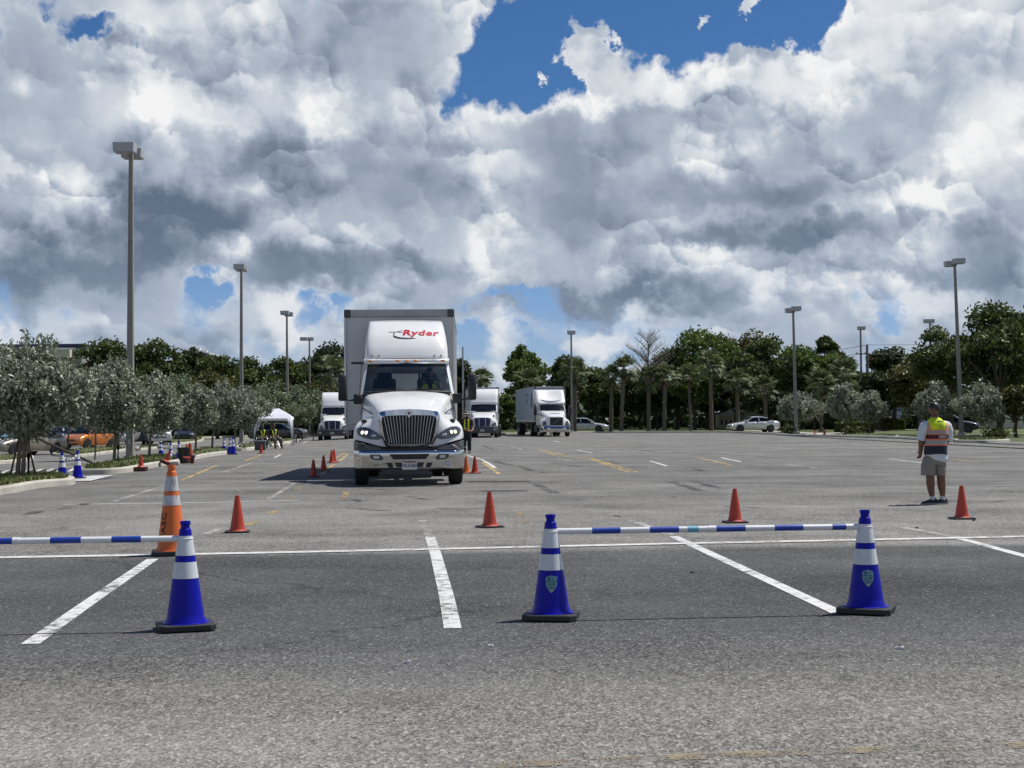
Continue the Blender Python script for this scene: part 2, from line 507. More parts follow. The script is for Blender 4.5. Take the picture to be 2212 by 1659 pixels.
# ------------------------------------------------------------------ the ground
def asphalt_mat(name, lot=True):
    m, N, out = newmat(name)
    co = N.new('ShaderNodeNewGeometry').outputs['Position']
    x, y, z = N.sep(co)
    cs = N.vm('MULTIPLY', co, (1.0, 0.5, 1.0))
    agg = N.voro(cs, 92.0, 'F1', 0, dims='2D', out='Color')
    ar = N.sep(agg)[0]
    lightst = N.map(ar, 0.60, 0.98)
    agg2 = N.voro(cs, 30.0, 'F1', 0, dims='2D', out='Color')
    ar2 = N.sep(agg2)[1]
    fine = N.noise(cs, 130.0, 3, 0.6, dims='2D')
    mid = N.noise(co, 9.0, 5, 0.65, dims='2D')
    big = N.noise(co, 0.55, 6, 0.62, dims='2D')
    big2 = N.noise(N.vm('MULTIPLY', co, (0.10, 0.42, 1)), 1.0, 7, 0.66, dims='2D')
    g = N.m('ADD', N.m('MULTIPLY', N.m('SUBTRACT', ar, 0.5), 0.95), N.m('MULTIPLY', N.m('SUBTRACT', fine, 0.5), 0.9))
    g = N.m('ADD', g, N.m('MULTIPLY', N.m('SUBTRACT', ar2, 0.5), 0.22))
    g = N.m('ADD', g, N.m('MULTIPLY', N.m('SUBTRACT', mid, 0.5), 0.55))
    speck = N.map(ar, 0.93, 0.97, 0.0, 0.9)
    p = N.m('ADD', N.m('MULTIPLY', N.m('SUBTRACT', big, 0.5), 0.95), N.m('MULTIPLY', N.m('SUBTRACT', big2, 0.5), 0.85))
    # wear: pale polished stretch in front, dirty dark bays under the parked rows
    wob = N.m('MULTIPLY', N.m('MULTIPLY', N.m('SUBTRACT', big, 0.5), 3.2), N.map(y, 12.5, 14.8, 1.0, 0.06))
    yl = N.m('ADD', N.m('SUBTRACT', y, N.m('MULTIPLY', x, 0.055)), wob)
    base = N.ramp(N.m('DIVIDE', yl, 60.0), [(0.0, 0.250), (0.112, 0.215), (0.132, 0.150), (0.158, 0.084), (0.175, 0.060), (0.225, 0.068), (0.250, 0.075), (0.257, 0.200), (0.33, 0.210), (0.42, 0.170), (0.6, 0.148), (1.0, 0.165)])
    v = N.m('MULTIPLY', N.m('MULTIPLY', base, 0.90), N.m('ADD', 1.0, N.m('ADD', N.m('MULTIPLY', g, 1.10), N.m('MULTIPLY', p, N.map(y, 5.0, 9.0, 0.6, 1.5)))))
    v = N.m('ADD', v, N.m('MULTIPLY', speck, 0.10))
    cw = N.vm('ADD', co, N.vm('MULTIPLY', N.vm('SUBTRACT', N.noise(co, 1.3, 5, 0.65, color=True), (0.5, 0.5, 0.5)), (1.1, 1.1, 0)))
    ck = N.voro(cw, 0.17, 'DISTANCE_TO_EDGE', 0, dims='2D')
    crack = N.m('MULTIPLY', N.map(ck, 0.0012, 0.0045, 1.0, 0.0), N.map(N.noise(co, 0.25, 2, 0.5, dims='2D'), 0.44, 0.56))
    v = N.m('MULTIPLY', v, N.m('SUBTRACT', 1.0, N.m('MULTIPLY', crack, 0.62)))
    v = N.m('MAXIMUM', v, 0.012)
    # oil drips
    oil = N.map(N.voro(N.vm('ADD', co, N.vm('MULTIPLY', N.noise(co, 1.5, 3, 0.5, color=True), (0.5, 0.5, 0))), 0.33, 'F1', 0, dims='2D'), 0.0, 0.10, 0.78, 1.0)
    v = N.m('MULTIPLY', v, oil)
    tint = N.mix(N.map(base, 0.06, 0.19), (1.0, 1.0, 0.985), (1.03, 1.0, 0.91))
    c = N.vm('MULTIPLY', N.xyz(v, v, v), tint)
    b = principled(N, out, c, 0.88)
    bn = N.new('ShaderNodeBump'); bn.inputs['Strength'].default_value = 0.8; bn.inputs['Distance'].default_value = 0.010
    N.l.new(N.m('ADD', N.m('MULTIPLY', ar, 0.5), fine), bn.inputs['Height']); N.l.new(bn.outputs[0], b.inputs['Normal'])
    return m
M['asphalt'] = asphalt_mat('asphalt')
def grass_ground_mat():
    m, N, out = newmat('turf')
    co = N.new('ShaderNodeNewGeometry').outputs['Position']
    a = N.noise(co, 0.12, 6, 0.6, dims='2D'); b_ = N.noise(co, 3.0, 5, 0.65, dims='2D'); f = N.noise(co, 40.0, 3, 0.6, dims='2D')
    c = N.mix(N.map(a, 0.35, 0.65), (0.062, 0.085, 0.022), (0.125, 0.125, 0.045))
    c = N.mix(N.map(b_, 0.4, 0.7), c, (0.085, 0.12, 0.03))
    v = N.map(f, 0.2, 0.8, 0.6, 1.4)
    c = N.vm('MULTIPLY', c, N.xyz(v, v, v))
    principled(N, out, c, 0.95)
    return m
M['turf'] = grass_ground_mat()

def sheet(name, xs, ys, zoff, material):
    b = MB()
    b.grid([[(x, y, gz(x, y) + zoff) for x in xs] for y in ys])
    o = b.build(name, material, smooth=True, fix=False)
    return tag(o, kind='structure')
xs = [-700, -400, -200] + [-120 + i * 4 for i in range(61)] + [200, 400, 700]
ys = [-60, -20] + [0 + i * 4 for i in range(60)] + [300, 420, 600, 900, 1400]
sheet('grass_field', xs, ys, -0.03, M['turf'])
# the lot: its edge follows what the photograph shows of the far kerb
LOT_EDGE = [(-60, 1003 - 20), (30, 962), (150, 958), (300, 952), (420, 948), (560, 943), (690, 942), (760, 941), (1000, 939.8), (1073, 939.3), (1233, 936.3), (1316, 935), (1572, 934.5), (1674, 939.5), (1700, 942), (1805, 944.2), (1939, 947.9), (1992, 951.6), (2060, 954.5), (2177, 953.8), (2330, 958)]
def lot():
    e = [G(*p) for p in LOT_EDGE]
    rows = []
    n = 40
    for i in range(n + 1):
        t = (i / n) ** 1.4
        row = []
        for p in e:
            q0 = Vector((p.x * 0.9 if abs(p.x) > 30 else p.x * 1.1, -8.0, 0))
            q = q0.lerp(Vector((p.x, p.y, 0)), t)
            row.append((q.x, q.y, gz(q.x, q.y)))
        # extend sideways
        a, b = row[0], row[-1]
        row = [(a[0] - 60, a[1], gz(a[0] - 60, a[1]))] + row + [(b[0] + 40, b[1], gz(b[0] + 40, b[1]))]
        rows.append(row)
    # densify across so the fall of the ground is followed
    dense = []
    for r in rows:
        d = []
        for i in range(len(r) - 1):
            for k in range(4):
                t = k / 4
                xx = r[i][0] + (r[i + 1][0] - r[i][0]) * t; yy = r[i][1] + (r[i + 1][1] - r[i][1]) * t
                d.append((xx, yy, gz(xx, yy)))
        d.append(r[-1]); dense.append(d)
    b = MB(); b.grid(dense)
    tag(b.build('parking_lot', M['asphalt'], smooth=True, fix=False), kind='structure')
lot()

def strip_poly(pts, w, z=0.0):
    """flat strip of width w following world points on the ground"""
    vs, fs = [], []
    P = [Vector((p.x, p.y, 0)) for p in pts]
    # refine
    Q = []
    for i in range(len(P) - 1):
        n = max(1, int((P[i + 1] - P[i]).length / 1.2))
        for k in range(n): Q.append(P[i].lerp(P[i + 1], k / n))
    Q.append(P[-1])
    for i, p in enumerate(Q):
        t = (Q[min(i + 1, len(Q) - 1)] - Q[max(i - 1, 0)]).normalized()
        nrm = Vector((-t.y, t.x, 0))
        for s in (-0.5, 0.5):
            q = p + nrm * (w * s)
            vs.append((q.x, q.y, gz(q.x, q.y) + z))
    for i in range(len(Q) - 1):
        fs.append((2 * i, 2 * i + 2, 2 * i + 3, 2 * i + 1))
    return vs, fs
def paint_mat(name, col, wear, scale=7.0, rough=0.75, cracks=True):
    m, N, out = newmat(name)
    co = N.new('ShaderNodeNewGeometry').outputs['Position']
    n = N.noise(co, scale, 7, 0.7, dims='2D')
    f = N.noise(co, 90.0, 3, 0.6, dims='2D')
    big = N.noise(co, 0.8, 4, 0.6, dims='2D')
    k = N.m('ADD', N.m('ADD', N.m('MULTIPLY', n, 0.6), N.m('MULTIPLY', f, 0.55)), N.m('MULTIPLY', N.m('SUBTRACT', big, 0.5), 0.5))
    a = N.map(k, 0.575 + wear - 0.06, 0.575 + wear + 0.05, 1.0, 0.0)
    v = N.map(f, 0.25, 0.75, 0.82, 1.12)
    c = N.vm('MULTIPLY', N.xyz(*col), N.xyz(v, v, v))
    c = N.mix(N.map(n, 0.45, 0.7, 0.0, 0.45), c, (0.22, 0.21, 0.19))
    p = N.new('ShaderNodeBsdfPrincipled'); N.put(p.inputs['Base Color'], c); p.inputs['Roughness'].default_value = rough
    t = N.new('ShaderNodeBsdfTransparent')
    mx = N.new('ShaderNodeMixShader'); N.l.new(a, mx.inputs[0]); N.l.new(t.outputs[0], mx.inputs[1]); N.l.new(p.outputs[0], mx.inputs[2])
    N.l.new(mx.outputs[0], out.inputs[0])
    return m
M['line_white'] = paint_mat('line_white', (0.64, 0.64, 0.62), 0.115, 9)
M['line_white_old'] = paint_mat('line_white_old', (0.42, 0.41, 0.38), 0.01, 5)
M['line_yellow'] = paint_mat('line_yellow', (0.50, 0.36, 0.13), 0.05, 6)
M['line_dash'] = paint_mat('line_dash', (0.42, 0.30, 0.12), -0.03, 6)
M['line_yellow_old'] = paint_mat('line_yellow_old', (0.30, 0.24, 0.15), -0.05, 3)
M['skid'] = paint_mat('skid', (0.05, 0.05, 0.052), -0.02, 3, 0.7)
M['patch'] = paint_mat('patch', (0.06, 0.06, 0.06), 0.12, 3, 0.8)
def line(name, polys, w, material, z=0.004):
    b = MB()
    for p in polys:
        b.add(*strip_poly([G(*q) for q in p], w, z))
    tag(b.build(name, material, fix=False), kind='structure')
line('stall_line', [[(65, 1392), (198, 1298), (330, 1208)], [(978, 1358), (965, 1290), (942, 1200), (929, 1160)], [(1812, 1325), (1640, 1245), (1455, 1159)], [(2300, 1226), (2212, 1201), (2060, 1160)]], 0.115, M['line_white'])
line('faded_stall_line', [[(929, 1159), (912, 1122)], [(1452, 1157), (1390, 1134), (1325, 1112)], [(2058, 1159), (1950, 1140)], [(445, 1154), (477, 1141)], [(0, 1149), (35, 1144)], [(245, 1083), (358, 1049)], [(483, 1020), (548, 999)], [(577, 1080), (638, 1043)], [(662, 1040.5), (752, 1040)], [(640, 1040.8), (662, 1040.5)]], 0.11, M['line_white_old'])
line('stop_line', [[(-200, 1209), (0, 1205.5), (380, 1199), (750, 1191.5), (1106, 1183.5), (1450, 1175.5), (1830, 1168), (2212, 1160), (2400, 1156)]], 0.20, M['line_white'], 0.008)
line('lane_line', [[(135, 1090), (354, 1087), (500, 1084.5), (645, 1081)], [(1042, 993.5), (1057, 1002), (1070, 1011)], [(1010, 984), (1042, 993.5)], [(1246, 972.4), (1279, 978.6)], [(1405, 996), (1441, 1007)], [(1196, 952.5), (1211, 956)], [(1558, 988.5), (1600, 998)], [(668, 951), (654, 957)], [(620, 960), (636, 953)], [(593, 989), (606, 982)], [(1920, 991), (1993, 1000.3)]], 0.10, M['line_white'])
line('faint_line', [[(0, 1118), (174, 1115)], [(1350, 970), (1409, 979.8)], [(1100, 962), (1130, 972)], [(1205, 990), (1240, 998)], [(2090, 1013), (2212, 1013)], [(238, 1113), (300, 1111)], [(1700, 1003), (1810, 1018)], [(1325, 1113), (1338, 1117)]], 0.10, M['line_white_old'])
line('yellow_line', [[(391, 1037.8), (419, 1026.5), (471, 1004)], [(529, 996), (564, 983)], [(1166, 972.4), (1206, 986), (1245.7, 988.5), (1275.4, 992), (1357, 1020)], [(1177.5, 972.4), (1225.8, 986), (1278, 990.0), (1376, 1020)], [(1042, 998.4), (1061, 1011), (1078, 1024)], [(730.5, 999), (753, 979)], [(722, 991), (746, 978)], [(1508, 988.5), (1580, 1005)], [(2054, 992), (2113, 998.5)], [(695, 1024), (722, 1003)]], 0.11, M['line_yellow'])
line('yellow_dash', [[(640, 1060), (650, 1050)], [(619, 1081), (632, 1071)], [(587, 1109), (601, 1100)], [(532, 1135), (554, 1126)], [(744, 1074), (750, 1060)], [(1119, 1108), (1130, 1118)], [(1133, 1124), (1150, 1138)], [(1036, 1060), (1041, 1064)], [(1060, 1083), (1067, 1091)]], 0.12, M['line_dash'])
line('old_yellow_line', [[(800, 1668), (1106, 1652), (1756, 1625), (2300, 1608)], [(1300, 961), (1350, 970)]], 0.11, M['line_yellow_old'])
def skids():
    L = [[(1067, 996), (1099, 1004.6), (1124, 1007), (1149, 1018), (1179, 1021)], [(1185, 999.7), (1230, 1005), (1258, 1008)], [(1042, 962.5), (1067, 971)], [(1300, 996), (1340, 1001)],
         [(1450, 1041), (1510, 1060)], [(1360, 969), (1410, 976)], [(1500, 1013), (1522, 1018)], [(52, 1116), (80, 1105)], [(130, 1100), (190, 1088)], [(0, 1166), (300, 1160)],
         [(1500, 1040), (1560, 1057)], [(1600, 961), (1750, 966)], [(1150, 1043), (1200, 1066)], [(1450, 975), (1700, 990)]]
    line('skid_mark', L, 0.20, M['skid'], 0.006)
    rnd = random.Random(4)
    L2 = []
    for k in range(26):
        px = rnd.uniform(100, 2200); py = rnd.uniform(958, 1110); ln = rnd.uniform(40, 150)
        L2.append([(px, py), (px + ln * 0.5, py + rnd.uniform(-3, 4)), (px + ln, py + rnd.uniform(-5, 9))])
    line('tyre_smear', L2, 0.16, M['skid'], 0.002)
    line('sealed_patch', [[(1010, 1040.5), (1146, 1040)], [(1040, 1061), (1140, 1060.5)]], 0.34, M['patch'], 0.010)
skids()

# ---- kerbed islands
def island(name, front, back, h=0.15, w=0.16, soil=True):
    pts = [G(*p) for p in front] + [G(p[0], p[1], h) for p in back]
    P = [Vector((p.x, p.y)) for p in pts]
    # smooth closed outline
    P2 = P
    for _ in range(2):
        n = len(P2); Q = []
        for i in range(n):
            p, q = P2[i], P2[(i + 1) % n]
            Q += [p.lerp(q, 0.22), p.lerp(q, 0.78)]
        P2 = Q
    P = P2; n = len(P)
    area = sum(P[i].x * P[(i + 1) % n].y - P[(i + 1) % n].x * P[i].y for i in range(n)) / 2
    if area < 0: P.reverse()
    def inset(d):
        out = []
        for i in range(n):
            t = (P[(i + 1) % n] - P[i - 1]).normalized()
            out.append(P[i] + Vector((-t.y, t.x)) * d)
        return out
    prof = [(0, -0.05), (0.01, h * 0.75), (0.04, h), (w, h), (w + 0.01, h - 0.04)]
    b = MB()
    rings = [[(p.x, p.y, gz(p.x, p.y) + z) for p in inset(d)] for d, z in prof]
    vs = [v for r in rings for v in r]
    fs = [(k * n + i, k * n + (i + 1) % n, (k + 1) * n + (i + 1) % n, (k + 1) * n + i) for k in range(len(rings) - 1) for i in range(n)]
    b.add(vs, fs)
    tag(b.build('kerb', M['kerb'], smooth=True, angle=30), kind='structure')
    # turf fill, domed a little
    c = sum((p for p in P), Vector((0, 0))) / n
    inn = inset(w + 0.005)
    rows = []
    vs, fs = [], []
    for k, (t, dz) in enumerate(((1.0, -0.02), (0.8, 0.03), (0.5, 0.06), (0.2, 0.07))):
        for p in inn:
            q = c.lerp(p, t); vs.append((q.x, q.y, gz(q.x, q.y) + h + dz))
    vs.append((c.x, c.y, gz(c.x, c.y) + h + 0.07))
    for k in range(3):
        for i in range(n):
            fs.append((k * n + i, k * n + (i + 1) % n, (k + 1) * n + (i + 1) % n, (k + 1) * n + i))
    for i in range(n): fs.append((3 * n + i, 3 * n + (i + 1) % n, 4 * n))
    b = MB(); b.add(vs, fs)
    tag(b.build('island_turf', M['turf'], smooth=True), kind='structure')
    return [(p.x, p.y) for p in inn], (c.x, c.y)
ISL = []
ISL.append(island('a', [(-90, 1086), (0, 1069), (41, 1062), (81, 1054), (118, 1050), (155, 1048), (166, 1043)], [(150, 1027), (120, 1024), (0, 1029), (-90, 1034)]))
ISL.append(island('b', [(158, 1025), (185, 1025), (230, 1024), (275, 1021), (310, 1014), (345, 1007), (385, 1003), (397, 999)], [(384, 985), (351, 983), (293, 986), (236, 997), (185, 1006)]))
ISL.append(island('c', [(405, 996), (423, 992), (460, 985), (485, 982), (503, 980)], [(500, 968.5), (480, 966), (430, 967), (408, 974)]))
ISL.append(island('d', [(508, 975), (547, 973), (605, 961), (643, 954), (655, 950)], [(640, 942.5), (600, 944), (547, 954), (510, 961)]))
ISL.append(island('e', [(-80, 1010), (0, 1003), (50, 999), (76, 993)], [(70, 982), (0, 983), (-80, 986)]))
ISL.append(island('f', [(108, 985), (150, 988), (186, 987), (236, 980), (280, 974)], [(275, 966.5), (236, 965), (186, 967), (120, 976)]))
ISL.append(island('g', [(290, 975), (335, 971), (350, 967)], [(345, 960), (300, 962)]))
ISL.append(island('h', [(345, 962), (400, 960), (440, 954)], [(440, 943), (400, 944), (345, 947)]))
ISL.append(island('i', [(1812, 944.5), (1870, 945.5), (1935, 947.8)], [(1945, 940), (1870, 938.5), (1815, 938.5)]))
ISL.append(island('j', [(2062, 956.5), (2120, 957), (2170, 955.6), (2184, 953.6)], [(2176, 947.5), (2120, 946.5), (2062, 947.5)]))

def kerb_run(pts, h=0.15, w=0.16):
    b = MB()
    P = [G(*p) for p in pts]
    prof = [(0, -0.05), (0.01, h * 0.8), (0.04, h), (w, h), (w + 0.02, 0.0)]
    rows = []
    for i, p in enumerate(P):
        t = (P[min(i + 1, len(P) - 1)] - P[max(i - 1, 0)]); t.z = 0; t.normalize()
        nrm = Vector((-t.y, t.x, 0))
        rows.append([(p.x + nrm.x * d, p.y + nrm.y * d, gz(p.x, p.y) + z) for d, z in prof])
    b.grid(rows)
    tag(b.build('kerb', M['kerb'], smooth=True, angle=30), kind='structure')
kerb_run(LOT_EDGE[4:-1])
# pale concrete walks beyond the lot
M['walk'] = mat('walk', (0.42, 0.39, 0.34), 0.9, var=0.15, scale=1.0, dirt=0.2)
b = MB(); b.add(*strip_poly([G(1790, 941.5), G(1770, 937), G(1690, 932.5), G(1600, 929)], 2.2, 0.0)); tag(b.build('footpath', M['walk'], fix=False), kind='structure')
b = MB(); b.add(*strip_poly([G(1800, 936), G(1950, 925), G(2100, 924), G(2300, 924)], 1.6, 0.01)); tag(b.build('footpath', M['walk'], fix=False), kind='structure')
b = MB(); b.add(*strip_poly([G(500, 948), G(560, 946), G(650, 941), G(700, 935)], 3.0, 0.012)); tag(b.build('footpath', M['walk'], fix=False), kind='structure')
# crossing by the left islands: white bars, and a checkered hump
line('crossing_bar', [[(170, 1040), (195, 1034), (222, 1028)], [(178, 1036), (205, 1029.5)]], 0.55, M['line_white'], 0.012)
def hump():
    a, b_ = G(-20, 1023), G(172, 1017)
    b = MB(); n = 16
    rows = []
    for i in range(n + 1):
        p = a.lerp(b_, i / n)
        rows.append([(p.x, p.y + dy, gz(p.x, p.y) + dz) for dy, dz in ((-0.8, 0.0), (-0.4, 0.06), (0.0, 0.08), (0.4, 0.06), (0.8, 0.0))])
    b.grid(rows); b.build('speed_hump', mat('hump', (0.035, 0.035, 0.035), 0.8), smooth=True, fix=False)
    tag(bpy.data.objects['speed_hump'], kind='structure')
    b = MB()
    for i in range(1, n, 2):
        p, q = a.lerp(b_, (i + 0.05) / n), a.lerp(b_, (i + 0.95) / n)
        b.grid([[(c.x, c.y + dy, gz(c.x, c.y) + dz) for dy, dz in ((-0.75, 0.012), (-0.4, 0.066), (-0.1, 0.086))] for c in (p, q)])
    tag(b.build('hump_marking', M['line_white'], fix=False), kind='structure')
hump()

# ---- grass blades on the islands and the near verge
import numpy as np
def inpoly(x, y, poly):
    c = False; j = len(poly) - 1
    for i in range(len(poly)):
        if ((poly[i][1] > y) != (poly[j][1] > y)) and (x < (poly[j][0] - poly[i][0]) * (y - poly[i][1]) / (poly[j][1] - poly[i][1]) + poly[i][0]): c = not c
        j = i
    return c
def grass_blades():
    rnd = random.Random(7); b_v, b_f = [], []
    for k, (poly, c) in enumerate(ISL):
        xs_ = [p[0] for p in poly]; ys_ = [p[1] for p in poly]
        num = (9000, 6000, 2500, 2500, 2500, 3000, 900, 1500, 1200, 1500)[k]
        for _ in range(num):
            x = rnd.uniform(max(min(xs_), -26 if k == 0 else -60), max(xs_)); y = rnd.uniform(min(ys_), max(ys_))
            if not inpoly(x, y, poly): continue
            z = gz(x, y) + 0.15
            h = rnd.uniform(0.05, 0.13); a = rnd.uniform(0, 6.28); w = rnd.uniform(0.02, 0.05)
            dx, dy = math.cos(a) * w, math.sin(a) * w
            lx, ly = rnd.uniform(-0.05, 0.05), rnd.uniform(-0.05, 0.05)
            o = len(b_v)
            b_v += [(x - dx, y - dy, z), (x + dx, y + dy, z), (x + lx, y + ly, z + h)]
            b_f.append((o, o + 1, o + 2))
    b = MB(); b.add(b_v, b_f)
    tag(b.build('grass', leafmat('grass_blade', (0.075, 0.115, 0.025), (0.12, 0.15, 0.04), (0.20, 0.17, 0.08), scale=2.0), fix=False), kind='stuff')
grass_blades()
# ------------------------------------------------------------------ traffic cones
M['cone_blue'] = mat('cone_blue', (0.002, 0.005, 0.34), 0.42, var=0.12, scale=5, Specular_IOR_Level=0.22)
M['cone_red'] = mat('cone_red', (0.47, 0.045, 0.016), 0.5, var=0.12, scale=5, dirt=0.12)
M['cone_orange'] = mat('cone_orange', (0.72, 0.15, 0.025), 0.5, var=0.10, scale=6, dirt=0.16)
def worn_tape(name, col, amt):
    m, N, out = newmat(name)
    co = N.new('ShaderNodeTexCoord').outputs['Object']
    n = N.noise(N.vm('MULTIPLY', co, (1.6, 1.6, 0.5)), 9.0, 7, 0.7)
    n2 = N.noise(N.vm('MULTIPLY', co, (3, 3, 0.4)), 12.0, 4, 0.6)
    c = N.mix(N.m('MULTIPLY', N.map(n, 0.47, 0.66), amt), col, (0.20, 0.20, 0.21))
    c = N.mix(N.m('MULTIPLY', N.map(n2, 0.4, 0.7), 0.22), c, (0.42, 0.47, 0.52))
    principled(N, out, c, 0.32, 0.0, Coat_Weight=0.3)
    return m
M['tape'] = worn_tape('tape', (0.66, 0.69, 0.71), 0.12)
M['tape_worn'] = worn_tape('tape_worn', (0.58, 0.58, 0.58), 0.85)
M['cone_base'] = mat('cone_base', (0.020, 0.021, 0.024), 0.6, var=0.3, scale=15, bump=0.3, dirt=0.12)
M['badge_blue'] = mat('badge_blue', (0.13, 0.30, 0.36), 0.4, var=0.25, scale=40)
M['badge_dark'] = mat('badge_dark', (0.012, 0.07, 0.10), 0.45)
M['badge_tip'] = mat('badge_tip', (0.36, 0.42, 0.34), 0.45)
M['badge_green'] = mat('badge_green', (0.01, 0.12, 0.08), 0.45)

def cone_r(z, H, r0, r1):
    return r0 + (r1 - r0) * z / H
def cone_shell(H, r0, r1, z0, z1, n=40, off=0.0):
    b = MB(); rows = []
    m = max(2, int((z1 - z0) / 0.02))
    prof = [(cone_r(z0 + (z1 - z0) * k / m, H, r0, r1) + off, z0 + (z1 - z0) * k / m) for k in range(m + 1)]
    b.lathe(prof, n, cap=False)
    return b
def big_cone(name, label, H, body, bands, loc, rz, r0, base, group=None, tape='tape', bt=0.045, seg=40):
    """banded cone: bands = [(z0, z1), ...] as fractions of the height"""
    t = thing(name, label, 'traffic cone', loc, rz, group)
    r1 = 0.030 * H / 0.7
    # rubber base with clipped corners and feet
    b = MB(); s = base / 2; k = s * 0.22
    poly = [(-s + k, -s), (s - k, -s), (s, -s + k), (s, s - k), (s - k, s), (-s + k, s), (-s, s - k), (-s, -s + k)]
    b.prism(poly, 0.008, bt, 'XY')
    for sx in (-1, 1):
        for sy in (-1, 1): b.box((sx * s * 0.72, sy * s * 0.72, 0.006), (s * 0.4, s * 0.4, 0.012))
    b.build('base', M['cone_base'], t, bevel=0.006)
    zt = H - 0.012
    prof = [(r0 + 0.020, bt - 0.002), (r0 + 0.020, bt + 0.004), (r0 + 0.002, bt + 0.006), (r0 + 0.0005, bt + 0.012)]
    for q in range(1, 24):
        z = bt + 0.016 + (H * 0.925 - bt - 0.016) * q / 23
        prof.append((cone_r(z, H, r0, r1), z))
    rn = cone_r(H * 0.925, H, r0, r1)
    prof += [(rn * 0.80, H * 0.932), (rn * 0.74, H * 0.962), (rn * 0.92, H * 0.972), (rn * 0.90, H), (rn * 0.6, H), (rn * 0.55, H * 0.95)]
    b = MB(); b.lathe(prof, seg, cap=False)
    b.build('body', body, t, smooth=True)
    for (a, c) in bands:
        cone_shell(H, r0, r1, a * H, c * H, seg, 0.0022).build('reflective_band', M[tape], t, smooth=True)
    return t
# blue cones: 28 inches, 6 inch and 4 inch bands
BL = dict(H=0.705, body=M['cone_blue'], bands=[(0.475, 0.625), (0.685, 0.865)], r0=0.132, base=0.365)
gc = 'blue cones of the foreground barrier'
def blue(px, py, rz, label, group=gc, name='blue_cone', **kw):
    p = G(px, py)
    return big_cone(name, label, loc=(p.x, p.y, p.z), rz=R(rz), group=group, **{**BL, **kw})
c1 = blue(401, 1359, 18, 'blue cone without a crest, at the right end of the left striped bar')
c2 = blue(1191, 1337, -8, 'blue cone with a peeling shield crest, at the left end of the right striped bar')
c3 = blue(1871, 1323, -22, 'blue cone with a flat shield crest, nearest the vest-wearing man')
c0 = blue(-290, 1372, 5, 'blue cone beyond the left edge holding the far end of the left bar')
def badge(t, ang, peel):
    H, r0, r1 = 0.705, 0.132, 0.030
    cz, w, h = 0.245, 0.078, 0.115
    def P(u, v, off=0.004):          # u,v in [-1,1]
        z = cz + v * h / 2
        a = ang + u * w / 2 / cone_r(z, H, r0, r1)
        r = cone_r(z, H, r0, r1) + off
        return (r * math.sin(a), -r * math.cos(a), z)
    def half(v):                     # half width of the shield
        if v > 0.78: return 0.93 + (0.0 if v < 0.8 else -(v - 0.78) * 3.6)
        if v > 0.1: return 0.96
        return max(0.0, 0.96 * (1 - ((0.1 - v) / 1.1) ** 1.9))
    def patch(v0, v1, u0, u1, off, n=10, m=8, clip=True):
        rows = []
        for i in range(n + 1):
            v = v0 + (v1 - v0) * i / n
            hw = half(v)
            rows.append([P(max(-hw, min(hw, u0 + (u1 - u0) * j / m)) if clip else u0 + (u1 - u0) * j / m, v, off) for j in range(m + 1)])
        b = MB(); b.grid(rows); return b
    bd = patch(-1, 1, -0.97, 0.97, 0.0035, 22, 14).build('shield_crest', M['badge_blue'], t, fix=False)
    patch(-1, -0.60, -0.97, 0.97, 0.0042, 10, 8).build('crest_tip', M['badge_tip'], bd, fix=False)
    b = MB()
    for (v0, v1, u0, u1) in ((0.26, 0.36, -0.82, -0.1), (0.26, 0.34, 0.05, 0.78), (0.18, 0.26, -0.88, -0.70), (0.18, 0.26, 0.62, 0.84), (-0.58, -0.49, -0.55, 0.55), (-0.45, 0.12, -0.42, -0.30), (-0.46, 0.10, -0.03, 0.05), (0.45, 0.80, -0.55, -0.22), (0.50, 0.66, 0.10, 0.24), (-0.45, -0.05, 0.38, 0.45)):
        rows = [[P(u0 + (u1 - u0) * j / 3, v0 + (v1 - v0) * i / 2, 0.0044) for j in range(4)] for i in range(3)]
        b.grid(rows)
    b.build('crest_mark', M['badge_dark'], bd, fix=False)
    b = MB()
    vs = [P(0.42, 0.02, 0.0046)] + [P(0.42 + 0.20 * math.cos(k * 0.6283), 0.02 + 0.14 * math.sin(k * 0.6283), 0.0046) for k in range(10)]
    b.add(vs, [(0, 1 + k, 1 + (k + 1) % 10) for k in range(10)])
    b.build('crest_tree', M['badge_green'], bd, fix=False)
    if peel:
        b = MB(); b.add([P(0.78, 0.80, 0.004), P(1.02, 0.62, 0.004), P(1.06, 0.80, 0.012), P(0.95, 0.88, 0.014)], [(0, 1, 2, 3)])
        b.build('peeling_corner', M['badge_tip'], bd, fix=False)
badge(c2, R(8 - 8 + 8), True)
badge(c3, R(22 - 4), False)

